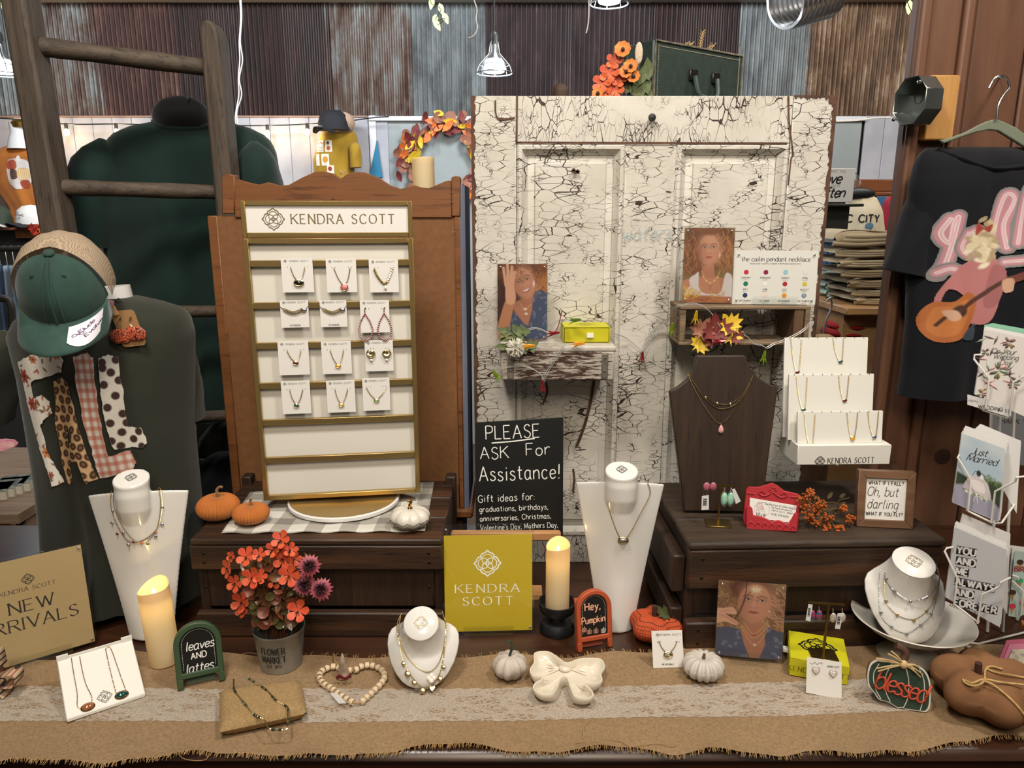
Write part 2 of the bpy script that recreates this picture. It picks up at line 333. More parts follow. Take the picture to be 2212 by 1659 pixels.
# ---------------------------------------------------------------- painter: print on paper or cloth as vertex colours
class Paint:
    def __init__(s,w,h,nx):
        s.w,s.h = w,h; s.nx = nx; s.ny = int(nx*h/w); s.H = h/w
        u = np.linspace(0,1,s.nx+1); v = np.linspace(0,s.H,s.ny+1)
        s.X,s.Y = np.meshgrid(u,v); s.c = np.zeros((s.ny+1,s.nx+1,3)); s.a = np.zeros((s.ny+1,s.nx+1))
        s.rs = np.random.RandomState(3)
    def blend(s,m,col,alpha=1):
        if isinstance(col,str): col = lin(col)
        m = (np.clip(m,0,1)*alpha); s.c = s.c*(1-m[...,None])+np.array(col)*m[...,None]; s.a = np.maximum(s.a,m); return s
    def fill(s,col): s.c[:] = lin(col); s.a[:] = 1; return s
    def grad(s,c1,c2,ax='y'):
        t = (s.Y/s.H if ax == 'y' else s.X)[...,None]; s.c = np.array(lin(c1))*(1-t)+np.array(lin(c2))*t; s.a[:] = 1; return s
    def me(s,cx,cy,rx,ry,rot=0,soft=.02):
        dx,dy = s.X-cx,s.Y-cy; c_,s_ = cos(rot),sin(rot); a = (dx*c_+dy*s_)/rx; b = (-dx*s_+dy*c_)/ry
        d = (np.sqrt(a*a+b*b)-1)*min(rx,ry); return np.clip(.5-d/soft,0,1)
    def E(s,cx,cy,rx,ry,col,rot=0,soft=.02,a=1): return s.blend(s.me(cx,cy,rx,ry,rot,soft),col,a)
    def mp(s,pts,soft=.01,sm=0):
        if sm: pts = [(q.x,q.y) for q in cr([(a,b,0) for a,b in pts],sm,True)]
        ins = np.zeros(s.X.shape,bool); D = np.full(s.X.shape,9.)
        for (x0,y0),(x1,y1) in zip(pts,pts[1:]+pts[:1]):
            c = ((y0 > s.Y) != (y1 > s.Y)); 
            with np.errstate(all='ignore'): xi = (x1-x0)*(s.Y-y0)/((y1-y0) or 1e-9)+x0
            ins ^= c & (s.X < xi); D = np.minimum(D,s.seg(x0,y0,x1,y1))
        return np.clip(.5-np.where(ins,-D,D)/soft,0,1)
    def seg(s,x0,y0,x1,y1):
        dx,dy = x1-x0,y1-y0; L = dx*dx+dy*dy or 1e-9; t = np.clip(((s.X-x0)*dx+(s.Y-y0)*dy)/L,0,1)
        return np.hypot(s.X-x0-t*dx,s.Y-y0-t*dy)
    def G(s,pts,col,soft=.01,sm=0,a=1): return s.blend(s.mp(pts,soft,sm),col,a)
    def L(s,pts,w,col,soft=.008,sm=0,a=1):
        if sm: pts = [(q.x,q.y) for q in cr([(p[0],p[1],0) for p in pts],sm)]
        D = np.full(s.X.shape,9.)
        for p,q in zip(pts,pts[1:]): D = np.minimum(D,s.seg(*p,*q))
        return s.blend(np.clip(.5-(D-w/2)/soft,0,1),col,a)
    def strands(s,n,box,dirs,cols,w=.008,ln=.25,wav=.03,a=.6):
        for _ in range(n):
            x,y = s.rs.uniform(box[0],box[2]),s.rs.uniform(box[1],box[3]); an = s.rs.uniform(*dirs); ph = s.rs.uniform(0,6); pts = []
            for k in range(5): t = k/4*ln; pts.append((x+t*cos(an)-sin(an)*wav*sin(ph+t*20),y+t*sin(an)+cos(an)*wav*sin(ph+t*20)))
            s.L(pts,w,cols[s.rs.randint(len(cols))],.012,0,a)
        return s
    def mesh(s,name,fn,m,cut=False):
        ny,nx = s.ny,s.nx
        if fn is None: V = [(float(x*s.w-s.w/2),0,float((s.H-y)*s.w)) for x,y in zip(s.X.ravel(),s.Y.ravel())]
        else: V = [fn(float(x),float(y)) for x,y in zip(s.X.ravel(),s.Y.ravel())]
        F = [(j*(nx+1)+i,(j+1)*(nx+1)+i,(j+1)*(nx+1)+i+1,j*(nx+1)+i+1) for j in range(ny) for i in range(nx) if not cut or s.a[j:j+2,i:i+2].mean() > .5]
        me = bpy.data.meshes.new(name); me.from_pydata(V,[],F); me.materials.append(m)
        ca = me.color_attributes.new('Col','FLOAT_COLOR','POINT'); ca.data.foreach_set('color',np.dstack([s.c,np.ones(s.X.shape)]).ravel().astype(np.float32))
        me.polygons.foreach_set('use_smooth',[True]*len(F)); me.update(); return me
# ================================================================ SETTING
WALLY = 5.2
def struct(name,mb,m,parent=None,**kw): return obj(name,mb,m,parent,kind=None if parent else 'structure',**kw)
struct('floor',MB().box(-4.2,4.2,-2.5,WALLY+.2,-.1,0),wood('floor_wood','3a2a20','54402f',.5,'x',.6))
struct('ceiling',MB().box(-4.2,4.2,-2.5,WALLY+.2,3.7,3.8),mat('ceiling_paint','6f6b66',.8,col2='5f5c58',ns=3))
def corr(name,c1,c2,c3,lo,hi,sp):
    m,nt,b = new_mat(name)
    n = noise(nt,coords(nt,(3.5,1,1.3)),sp,6,.7,.3); n2 = noise(nt,coords(nt,(60,1,2.2)),1.2,4,.6)
    k = mth(nt,'ADD',mth(nt,'MULTIPLY',n,.72),mth(nt,'MULTIPLY',n2,.28))
    c = ramp(nt,k,[(lo,c1),((lo+hi)/2,c2),(hi,c3)])
    nt.links.new(c,b.inputs['Base Color']); b.inputs['Roughness'].default_value = .55; b.inputs['Metallic'].default_value = .15
    bump(nt,b,n2,.25,.003); return m
CM = {'rust': corr('rusty_iron','2a1814','3d2119','6a4c40',.36,.66,1.5),'dark': corr('dark_rusty_iron','1f1311','301c18','786252',.42,.72,1.3),
      'mixed': corr('half_rusted_iron','3c231a','5c4c42','767a78',.40,.58,1.6),'grey': corr('galvanised_iron','3e3430','5f6464','7d8282',.36,.60,1.4),
      'violet': corr('purplish_rusty_iron','231a1b','382a29','5f5550',.40,.70,1.4),'tan': corr('tan_rusted_iron','33200f','63482f','a3927a',.38,.66,1.8)}
zb,zt = P(1106,250,WALLY).z,P(1106,6,WALLY).z
wall = T('wall_back','corrugated iron and painted board wall','wall'); del wall['category']; del wall['label']; wall['kind'] = 'structure'
xs = [-330,-160,50,205,372,520,705,795,880,1050,1228,1402,1582,1742,1968,2150,2340]
ty = 'rust grey grey rust dark dark mixed mixed grey violet violet dark grey tan tan rust'.split()
ty[2] = 'mixed'
for k in range(len(xs)-1):
    x0,x1 = [(q-1106)*.00303 for q in (xs[k],xs[k+1])]; x1 += .03; off = .006*(k % 2); cx = (x0+x1)/2
    n = int((x1-x0)/.032*8); mb = MB()
    mb.grid(n,3,lambda u,v: (x0-cx+(x1-x0)*u,-.009*sin(2*pi*(x1-x0)*u/.032)-off,(zt-zb)*v))
    o = struct('corrugated_sheet',mb,CM[ty[k]],wall,sharp=60); o.location = (cx,WALLY,zb)
struct('backing',MB().box(-4.2,4.2,WALLY+.02,WALLY+.12,0,3.7),mat('dark_backing','2c2928',.8),wall)
white = mat('white_painted_board','a9a8ac',.6,col2='98989e',ns=4)
bz0 = .0
plank = MB().box(0,.1285,-.012,.006,bz0,zb-.002).mesh('plank',[white])
x = -4.1
while x < -.93:
    o = struct('plank',plank,white,wall,bevel=.0025); o.location = (x,WALLY,0); x += .131
x = 2.35
while x < 4.0:
    o = struct('plank',plank,white,wall,bevel=.0025); o.location = (x,WALLY,0); x += .131
struct('painted_panel',MB().box(-.9,2.33,WALLY-.004,WALLY+.015,0,zb-.002),mat('grey_blue_paint','8f9694',.6,col2='868d8c',ns=3),wall)
struct('trim_2',MB().box(-.95,-.905,WALLY-.022,WALLY,0,zb),mat('trim_white','c9c9ca',.5),bevel=.003)
struct('trim_3',MB().box(-.95,2.35,WALLY-.03,WALLY+.01,zb-.035,zb-.006),mat('trim_white','c9c9ca',.5),bevel=.003)
struct('trim_4',MB().box(-4.1,-.96,WALLY-.02,WALLY+.01,zb-.012,zb-.001),mat('strip_rust','8d7060',.6),bevel=.002)
mb = MB().box(-4.2,4.2,WALLY-.10,WALLY+.02,zt,zt+.12)
k = -1.0
while k < 3.2: mb.sph((k,WALLY-.105,zt+.028),.012,6,4); k += .03
struct('trim_1',mb,mat('trim_ivory','b8b2a8',.5))
for sx,nm in ((-1,'left'),(1,'right')):
    struct('wall_'+nm,MB().box(min(sx*4.2,sx*4.3),max(sx*4.2,sx*4.3),-2.5,WALLY+.1,0,3.7),mat('side_wall_paint','6d6660',.8))
# ---- right-hand timber post wall (wide boards with moulding)
PY = 1.72
cedar = wood('reddish_post_wood','573826','6e4a35',.55,'z',.35,bs=.12,c3='48301f')
pw = T('wall_right_timber','',''); del pw['category']; del pw['label']; pw['kind'] = 'structure'
def px2x(px,py,Y): return P(px,py,Y).x
xA = px2x(1985,0,PY); xB = px2x(2104,0,PY)+.004; 
struct('post_board',MB().box(xA,xB,PY,PY+.03,0,3.0),cedar,pw,bevel=.004)
for a,w,d in ((xA+.0,.026,.018),(xB-.028,.024,.018)):
    struct('moulding',MB().box(a,a+w,PY-d,PY,0,3.0),cedar,pw,bevel=.007,seg=2)
x = xB+.004
for w in (.115,.16,.16,.16): 
    struct('wide_board',MB().box(x,x+w,PY-.002,PY+.03,0,3.0),cedar,pw,bevel=.004); x += w+.004
struct('knot',MB().lathe([(.0,0),(.016,.001),(.02,.0)],16).xf(Matrix.Translation(P(2036,986,PY-.003))@Matrix.Rotation(pi/2,4,'X')),mat('knot_dark','3a1f12',.6),pw)
struct('block',MB().box(*[px2x(q,300,PY) for q in (1978,2040)],PY-.035,PY-.002,P(0,306,PY).z,P(0,168,PY).z),wood('raw_pine_block','a8763c','b98a4e',.6,'z',.6),pw,bevel=.003)
# ================================================================ COUNTER
ctop = wood('counter_wood','2c180d','3d2415',.3,'x',.5,bs=.05)
cd = wood('counter_dark','1c0e07','28150b',.3,'x',.5,bs=.05)
cnt = T('counter','dark brown wooden counter with moulded front edge under the burlap runner','counter',(0,0,0))
prof = [(1.70,.9),(.922,.9),(.913,.897),(.908,.889),(.913,.881),(.921,.877),(.921,.871),(.905,.866),(.898,.857),(.9,.847),(.912,.838),(.924,.834),(.924,.80),(1.70,.80)]
mb = MB(); mb.add([(x,p[0],p[1]) for x in (-1.6,1.9) for p in prof],[tuple(range(len(prof))),tuple(range(2*len(prof)-1,len(prof)-1,-1))]+[(i,i+len(prof),(i+1) % len(prof)+len(prof),(i+1) % len(prof)) for i in range(len(prof))])
obj('worktop',mb,ctop,cnt,sharp=50)
obj('front_panel',MB().box(-1.55,1.85,.95,.98,.0,.80),cd,cnt)
# ================================================================ CEILING FITTINGS
steel = mat('brushed_steel','a5a7a8',.35,1); blackm = mat('matt_black','141414',.5)
bulbm = mat('lamp_glow','f4fbff',.4,emit=14)
def lamp(loc,s,label,cord=1):
    t = T('pendant_lamp',label,'pendant lamp',loc,group=None)
    mb = MB().lathe([(.022,0),(.024,.035),(.016,.05),(.005,.055)],12); mb.xf(Matrix.Translation((0,0,.135*s/.1)))
    obj('socket',MB().lathe([(.018*s/.1,.125*s/.1),(.021*s/.1,.16*s/.1),(.015*s/.1,.175*s/.1),(.004,.18*s/.1)],12),blackm,t)
    obj('neck',MB().lathe([(.035*s/.1,.06*s/.1),(.018*s/.1,.09*s/.1),(.015*s/.1,.13*s/.1)],16),steel,t)
    obj('bulb',MB().lathe([(.0,.0),(.045*s/.1,.004),(.052*s/.1,.02*s/.1),(.04*s/.1,.055*s/.1),(.03*s/.1,.062*s/.1)],20),bulbm,t)
    c = MB(); r = .083*s/.1
    c.tube([(r*cos(a*pi/12),r*sin(a*pi/12),0) for a in range(24)],.0035,5,True); c.tube([(r*.8*cos(a*pi/12),r*.8*sin(a*pi/12),.035*s/.1) for a in range(24)],.0025,5,True)
    for q in range(8):
        a = q*pi/4; c.tube([(r*cos(a),r*sin(a),0),(r*.85*cos(a),r*.85*sin(a),.035*s/.1),(r*.3*cos(a),r*.3*sin(a),.085*s/.1),(r*.2*cos(a),r*.2*sin(a),.14*s/.1)],.002,4)
    obj('wire_guard',c,steel,t)
    if cord: obj('cord',MB().tube([(0,0,.17*s/.1),(0,0,3.7-loc[2])],.004,6),blackm,t)
    point('lamp_bulb',(loc[0],loc[1],loc[2]-.03),.05,14,COOL)
lamp(P(1068,158,3.7),.1,'caged pendant lamp glowing above the left end of the white door')
lamp(P(6,160,3.5),.1,'bright caged pendant lamp at the far left edge behind the ladder')
lamp(P(1316,8,3.5),.1,'caged pendant lamp cut off by the top edge above the door')
d = T('duct','silver flexible duct end hanging at the top edge above the grey iron sheets','duct',P(1700,4,3.4))
mb = MB()
for k in range(9):
    mb.tube([(.10*cos(a*pi/12),k*.028,.10*sin(a*pi/12)) for a in range(24)],.012,6,True)
mb.xf(Matrix.Rotation(R_(35),4,'X')@Matrix.Rotation(R_(-60),4,'Z')); obj('duct_hose',mb,mat('foil','c2c4c6',.28,1),d)
# string lights on the back wall
sl = T('string_light','black cable of warm bulbs strung along the white back wall','string lights',(0,0,0))
YS = WALLY-.09
pp = [P(x,y,YS) for x,y in ((-60,252),(40,258),(142,268),(250,268),(420,271),(577,271),(663,268),(745,262),(808,254),(840,252))]
obj('cable',MB().tube(cr(pp,5),.004,5),blackm,sl)
glow = mat('warm_bulb','ffd9a0',.3,emit=22)
for x,y in ((142,268),(577,271),(663,268),(748,262),(53,262),(250,268)):
    p = P(x,y,YS); s_ = obj('socket',MB().lathe([(.011,-.03),(.012,0),(.006,.006)],10),blackm,sl); s_.location = p
    b_ = obj('bulb',MB().sph((0,0,-.052),(.016,.016,.024),10,7),glow,sl); b_.location = p
    point('string_bulb',p+Vector((0,-.03,-.06)),.02,1.7,(1,.75,.45))
# hanging white cord pair, little cords, glowing leaf garlands
wcord = mat('white_cord','d8d6d2',.5)
mb = MB(); Yc = 4.4
for s_ in (0,1):
    mb.tube(cr([P(x+s_*(6 if k in (3,5,7) else 2)-3,y,Yc) for k,(x,y) in enumerate(((521,-10),(523,40),(520,90),(521,130),(518,170),(519,205),(513,240),(511,268)))],5),.0035,5)
obj('electric_cord',mb,wcord,label='pair of white electric cords hanging down beside the ladder',category='cord')
for px,pts,lab in ((1030,((1022,-5),(1030,20),(1028,40),(1031,60),(1024,76),(1012,82)),'pale knotted string hanging left of the pendant lamp'),(1270,((1272,-5),(1272,30),(1270,55),(1266,72)),'thin pale string hanging from the top edge above the door')):
    obj('hanging_string',MB().tube(cr([P(x,y,3.0) for x,y in pts],4),.0025,5),wcord,label=lab,category='string')
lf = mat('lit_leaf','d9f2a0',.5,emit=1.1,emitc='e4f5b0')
def leafgar(pts,base,lab,Y=2.6):
    t = T('leaf_garland',lab,'garland',P(*base,Y))
    o0 = Vector(t.location)
    obj('stem',MB().tube(cr([P(x,y,Y)-o0 for x,y in [base]+[(a,b) for a,b,_ in pts]],3),.0018,5),mat('stem_green','4c5a35',.6),t)
    for a,b,r in pts:
        m_ = MB(); ol = [(0,1),(.45,.55),(.5,.0),(.2,-.7),(0,-1),(-.2,-.7),(-.5,0),(-.45,.55)]
        s_ = .019; m_.prism([(q[0]*s_,q[1]*s_) for q in ol],-.001,.001); m_.xf(Matrix.Rotation(r,4,'Y')); o = obj('leaf',m_,lf,t); o.location = P(a,b,Y)-o0
leafgar([(932,8,.2),(953,20,-.3),(940,44,.1),(963,40,-.4),(945,55,-.5)],(930,-12),'glowing pale green leaves on a string at the top, left of the pendant lamp')
leafgar([(1964,16,0),(1976,34,.4)],(1955,-12),'two glowing green leaves hanging at the top beside the timber post',2.2)
leafgar([(10,15,0)],(8,-12),'single glowing leaf at the top left corner',2.2)
# ================================================================ BACKGROUND GOODS
brown = wood('shelf_brown','7a4a2a','935f38',.5,'x',.5)
def garment(rows,Y,depth,folds=.004,seed=0,n=56,m=3,sleeves=(),nz=None):
    """lofted cloth body: rows (py, pxl, pxr[, depthscale]); returns MB in world coordinates and a front surface lookup"""
    R = [(P(r[1],r[0],Y),P(r[2],r[0],Y),(r[3] if len(r) > 3 else 1)*depth) for r in rows]
    zs = [(a.z+b.z)/2 for a,b,_ in R][::-1]; xl = [a.x for a,b,_ in R][::-1]; xr = [b.x for a,b,_ in R][::-1]; dd = [d for _,_,d in R][::-1]
    YF = Y; Y = Y+depth*.6
    def at(z): return np.interp(z,zs,xl),np.interp(z,zs,xr),np.interp(z,zs,dd)
    rs = random.Random(seed); ph = [rs.uniform(0,6) for _ in range(6)]
    def fold(x,z,l,r):
        u = (x-l)/max(r-l,1e-6); t = (zs[-1]-z)/(zs[-1]-zs[0])
        return folds*(sin(u*17+ph[0]+t*2)*(.3+t)+.7*sin(u*31+ph[1]-3*t)*(.2+t)+.8*sin(u*6+t*9+ph[2]))
    def front(x,z):
        l,r,d_ = at(z); u = min(max((x-l)/(r-l)*2-1,-1),1); return Y-d_*max(0,1-abs(u)**2.4)**.6+fold(x,z,l,r)*(1-u*u)**.5
    mb = MB(); NZ = nz or max(30,5*len(rows)); z0,z1 = zs[0],zs[-1]; vs = []
    for j in range(NZ+1):
        z = z0+(z1-z0)*j/NZ; l,r,d_ = at(z)
        for k in range(n):
            a = 2*pi*k/n; u = -cos(a); x = (l+r)/2+(r-l)/2*u
            e = abs(sin(a))**.8; y = Y-d_*e if sin(a) > 0 else Y+d_*.8*e
            vs.append((x,y+(fold(x,z,l,r)*e if sin(a) > 0 else 0),z))
    mb.add(vs,[(j*n+k,j*n+(k+1) % n,(j+1)*n+(k+1) % n,(j+1)*n+k) for j in range(NZ) for k in range(n)]+[tuple(range(n-1,-1,-1)),tuple(NZ*n+k for k in range(n))])
    def front2(x,z):
        l,r,d_ = at(z); u = min(max((x-(l+r)/2)/((r-l)/2),-1),1); e = (1-u*u)**.4; return Y-d_*e+fold(x,z,l,r)*e
    return mb,front2
def sleeve(p0,p1,w0,w1,Y,d,dy=0,n=16,seed=1):
    """tapered cloth tube from pixel p0 to pixel p1, half widths in metres"""
    a,b = P(*p0,Y),P(*p1,Y+dy); ax = (b-a); up = Vector((0,1,0)); si = ax.cross(up).normalized(); mb = MB(); vs = []; rs = random.Random(seed); NJ = 8
    for j in range(NJ+1):
        t = j/NJ; c = a.lerp(b,t); w = w0+(w1-w0)*t
        for k in range(n): q = 2*pi*k/n; f = (1+.07*sin(q*3+t*9+seed))*(min(1,(t*3.2+.02))**.5); vs.append(c+si*cos(q)*w*f+up*sin(q)*d*f)
    mb.add(vs,[(j*n+k,j*n+(k+1) % n,(j+1)*n+(k+1) % n,(j+1)*n+k) for j in range(NJ) for k in range(n)]+[tuple(range(n-1,-1,-1)),tuple(NJ*n+k for k in range(n))]); return mb
def cloth(name,col,col2=None,sheen=.15): return mat(name,col,.85,col2=col2 or col,ns=6,bs=.15,bd=.002,sheen=sheen,spec=.2)
def bin_(*mbs):
    a = mbs[0]
    for b in mbs[1:]: a.add(b.v,b.f)
    return a
def shirt_thing(name,label,cat,rows,Y,depth,m,sl=(),loc=None,folds=.004,seed=0,group=None):
    t = T(name,label,cat,loc or P((rows[-1][1]+rows[-1][2])/2,rows[-1][0],Y),group=group); off = Vector(t.location)
    mb,fr = garment(rows,Y,depth,folds,seed); mb.map(lambda v: v-off); obj('shirt_body',mb,m,t,sharp=70)
    for s_ in sl: q = sleeve(*s_); q.map(lambda v: v-off); obj('sleeve',q,m,t,sharp=70)
    return t,fr,off
def patch(pt,fr,off,x0,y0,x1,y1,Y,m,par,name='print',eps=.0016,label=None):
    """print laid over a cloth front: pixel box on plane Y"""
    A,B = P(x0,y0,Y),P(x1,y1,Y)
    H = pt.H
    def fn(x,y):
        xx = A.x+(B.x-A.x)*x; zz = A.z+(B.z-A.z)*y/H; return (xx-off.x,fr(xx,zz)-eps-off.y,zz-off.z)
    return obj(name,pt.mesh(name,fn,m,True),m,par,label,sharp=0)
PR = attr_mat('printed_colour',.7)
YB = 4.85
# orange tee on a white mannequin with patchwork pumpkin
tee,fr,off = shirt_thing('mannequin_tee','orange tee with a patchwork pumpkin on a white neck form, far left back','shirt',
    [(310,12,78,.6),(318,-10,98,.8),(335,-28,115),(400,-30,118),(450,14,118),(495,16,112)],YB,.12,cloth('orange_cotton','b9702f','a8642a'),
    [((118,345),(134,400),.05,.045,YB,.05)],folds=.006,seed=3)
nk = MB().lathe([(.075,0),(.06,.06),(.045,.1),(.048,.16),(.0,.165)],20); o = obj('neck_form',nk,mat('gloss_white','dcdad6',.25),tee); o.location = P(45,322,YB)-off
o = obj('neck_cap',MB().lathe([(.05,0),(.056,.03),(.03,.05),(0,.053)],20),mat('brass_cap','c49a4a',.3,1),tee); o.location = P(45,276,YB)-off
pt = Paint(70,85,90)
g = lambda pts,c,sm=5: pt.G(pts,c,.012,sm)
g([(.1,.2),(.45,.12),(.9,.2),(1.0,.55),(.95,.9),(.6,1.1),(.3,1.1),(.03,.85),(.0,.5)],'d9cfc6')
g([(.06,.24),(.42,.17),(.44,.45),(.05,.46)],'b3553d'); g([(.5,.1),(.62,.02),(.66,.2),(.52,.2)],'e6ddd2')
g([(.15,.5),(.42,.5),(.44,.76),(.17,.78)],'3c2a28'); g([(.48,.48),(.88,.46),(.9,.8),(.5,.82)],'d6a24e'); g([(.55,.86),(.88,.84),(.86,1.08),(.6,1.08)],'a4492f')
for k in range(6): pt.L([(.48+.07*k,.46),(.5+.07*k,.82)],.02,'efe6cf',.01,a=.7); pt.L([(.48,.5+.055*k),(.9,.5+.055*k)],.018,'efe6cf',.01,a=.7)
for k in range(4): pt.L([(.17+.08*k,.5),(.18+.08*k,.77)],.03,'8a6a55',.01,a=.7); pt.L([(.15,.53+.07*k),(.43,.53+.07*k)],.02,'8a6a55',.01,a=.7)
pt.a[pt.c.sum(-1) <= 0] = 0
patch(pt,fr,off,18,335,82,415,YB,PR,tee)
# shelf with white cap on the left
sh = T('wall_shelf','brown wooden shelf under the orange tee at far left','shelf',P(60,488,4.6))
w0,w1 = P(-80,484,4.55),P(178,484,4.55)
off = Vector(sh.location)
obj('shelf_board',MB().box(w0.x-off.x,w1.x-off.x,-.10,.25,-.02,.0),brown,sh); obj('bracket',MB().box(-.05,.2,-.05,.2,-.07,-.02),brown,sh)
def cap_small(loc,rz,mc,mbm,label,letters=None,s=1):
    t = T('baseball_cap',label,'cap',loc,rz)
    obj('crown',MB().lathe([(.09*s,0),(.088*s,.04*s),(.075*s,.08*s),(.045*s,.105*s),(0,.112*s)],20),mc,t)
    mb = MB().grid(10,4,lambda u,v: ((.07*s)*(u*2-1)*(1-.15*v),-.07*s-.085*s*v*(1-.55*(u*2-1)**2),.004-.02*s*(u*2-1)**2*1.2)); 
    b = obj('brim',mb,mbm,t); so = b.modifiers.new('s','SOLIDIFY'); so.thickness = .004
    if letters:
        q = MB(); 
        for l,z in zip(letters,(.062,.046,.03)): text(q,l,.011,0,z*s,0,w=1.6)
        q.map(lambda v: (.092*s*sin(v.x/.09),-.092*s*cos(v.x/.09)+v.z*.12,v.z)); obj('lettering',q,blackm,t)
    return t
capw = mat('cream_cap','d9d4cc',.8)
cap_small(P(72,484,4.52),R_(-28),capw,mat('black_brim','1c1a20',.8),'white cap with black brim on the shelf, far left',('DO','EVERYTHING','IN LOVE'))
cap_small(P(-8,484,4.5),R_(20),mat('olive_cap','2f3a2a',.8),capw,'dark green cap with cream brim at the left edge of the shelf')
t = T('tote_bag','white paper bag with a tan leather flap behind the ladder','bag',P(150,470,4.7)); obj('bag',MB().box(-.06,.09,-.04,.04,0,.16),mat('paper_white','d8d4d0',.6),t,bevel=.006); obj('flap',MB().box(-.03,.085,-.052,-.041,.04,.158),mat('tan_leather','9a6a4c',.5),t,bevel=.006)
def leaf_poly(kind='maple'):
    if kind == 'maple': return [(0,-1),(.08,-.5),(.5,-.75),(.45,-.45),(.95,-.35),(.7,-.1),(.98,.2),(.55,.2),(.6,.6),(.28,.42),(.2,.75),(0,1),(-.2,.75),(-.28,.42),(-.6,.6),(-.55,.2),(-.98,.2),(-.7,-.1),(-.95,-.35),(-.45,-.45),(-.5,-.75),(-.08,-.5)]
    if kind == 'oval': return [(0,-1),(.3,-.6),(.45,-.1),(.38,.4),(.15,.8),(0,1),(-.15,.8),(-.38,.4),(-.45,-.1),(-.3,-.6)]
    return [(.8*cos(a*pi/5),.8*sin(a*pi/5)) for a in range(10)]
def leaf(mb,c,s,n,roll=0,kind='oval',cup=.15):
    n = Vector(n).normalized(); q = n.to_track_quat('Y','Z') @ Matrix.Rotation(roll,4,'Y').to_quaternion(); c = Vector(c); pl = leaf_poly(kind)
    vs = [c+q @ Vector((0,-cup*s*.4,0))]+[c+q @ Vector((p[0]*s,cup*s*(p[0]*p[0]+p[1]*p[1]),p[1]*s)) for p in pl]
    mb.add(vs,[(0,i+1,(i+1) % len(pl)+1) for i in range(len(pl))]); return mb
LM = {k: mat('leaf_'+k,c,.6,col2=c2,ns=40) for k,c,c2 in (('burgundy','5e1f1c','7a2c26'),('orange','c2571f','dd7a2e'),('yellow','c9a21f','e0bf3a'),('brown','7a4a34','96604a'),('green','3f4c22','566130'),('red','a3261c','c23b26'))}
# autumn leaf spray on the shelf corner
def cluster(name,label,cat,loc,n,rad,keys,size,kind='oval',seed=1,stretch=(1,.5,1)):
    t = T(name,label,cat,loc); rs = random.Random(seed)
    for i in range(n):
        v = Vector((rs.gauss(0,1)*stretch[0],rs.gauss(0,1)*stretch[1],rs.gauss(0,1)*stretch[2])); v = v/max(v.length,.1)*rad*rs.uniform(.3,1)
        o = obj('leaf',leaf(MB(),(0,0,0),size*rs.uniform(.7,1.2),(rs.uniform(-.6,.6),-1,rs.uniform(-.3,.6)),rs.uniform(-2,2),kind),LM[rs.choice(keys)],t); o.location = v
    return t
cluster('leaf_spray','autumn leaves tucked on the shelf behind the ladder rail','leaves',P(150,492,4.6),14,.09,['burgundy','orange','yellow'],.03,'maple',4)
cluster('leaf_spray','red maple leaves hanging under the shelf end, far left','leaves',P(86,500,4.45),6,.05,['red','orange'],.03,'maple',5)
# jeans rack
jr = T('clothes_rail','dark pipe rail carrying jeans at the left edge','rail',P(30,540,3.6)); off = Vector(jr.location)
obj('pipe',MB().tube([P(-150,540,3.6)-off,P(120,536,3.6)-off],.014,10),mat('dark_pipe','3a3632',.45,.6),jr)
a = P(-40,645,3.2); b = P(10,645,3.2)
obj('pipe_elbow',MB().tube(cr([Vector(q)-off for q in (a,b,P(22,655,3.2),P(26,700,3.2),P(26,900,3.2))],4),.016,10),mat('dark_pipe','3a3632',.45,.6),jr)
den = [cloth('denim_%s' % k,c,c2,0) for k,c,c2 in (('light','6b7f90','55697e'),('mid','46566c','38475c'),('pale','84919c','707e8a'))]
for k in range(6):
    px = -14+k*15
    t = T('jeans',('pale blue jeans','mid blue jeans','light blue jeans','faded blue jeans','blue denim jeans','darker blue jeans')[k]+' hanging on the far left rail, '+('at the frame edge','second from the frame edge','third from the frame edge','fourth from the frame edge','beside the green cap crown','nearest the green cap')[k],'jeans',P(px,573,3.6),R_(74),group='jeans on the left rail')
    mb = MB().grid(8,14,lambda u,v: (.035*(u*2-1)*(1+.25*v),-.007*cos(u*pi*2)-.005*sin(v*6+k),-.45*v)); s_ = obj('denim',mb,den[k % 3],t,sharp=70); so = s_.modifiers.new('s','SOLIDIFY'); so.thickness = .006
    obj('hanger_hook',MB().tube([(0,0,.0),(0,0,.06),(.01,0,.085),(0,0,.095),(-.01,0,.085)],.002,5),steel,t)
struct('trim_5',MB().box(-4.1,P(300,600,4.5).x,4.62,4.68,0,P(0,497,4.62).z),mat('dark_wall_panel','2c2b29',.7))
# mustard tee with cap
tee,fr,off = shirt_thing('mannequin_tee','mustard tee with autumn picture blocks under a black cap, on the back wall','shirt',
    [(278,705,755,.6),(286,690,765,.9),(310,682,770),(345,672,762),(400,676,758),(520,676,760)],5.07,.11,cloth('mustard_cotton','8f7020','a17e26'),
    [((765,305),(770,362),.045,.035,5.07,.05)],folds=.005,seed=8)
pt = Paint(60,90,60); pt.c[:] = lin('a17e26')
for x,y,w,h in ((.05,.04,.42,.5),(.55,.04,.36,.5),(.05,.62,.2,.5),(.34,.62,.4,.5),(.6,1.1,.35,.35)):
    pt.G([(x,y),(x+w,y),(x+w,y+h),(x,y+h)],'d9cfc0',.02)
for x,y,r,c in ((.15,.15,.05,'8e2a22'),(.3,.12,.05,'8e2a22'),(.38,.16,.05,'a8472b'),(.7,.15,.08,'4b3a20'),(.72,.38,.1,'a8472b'),(.54,.85,.14,'c9872f'),(.75,1.25,.1,'8e2a22')): pt.E(x,y,r,r,c)
for k in range(4): pt.L([(.1,.28+.06*k),(.42,.28+.06*k)],.02,'5a3a2a')
patch(pt,fr,off,680,302,728,378,5.07,PR,tee)
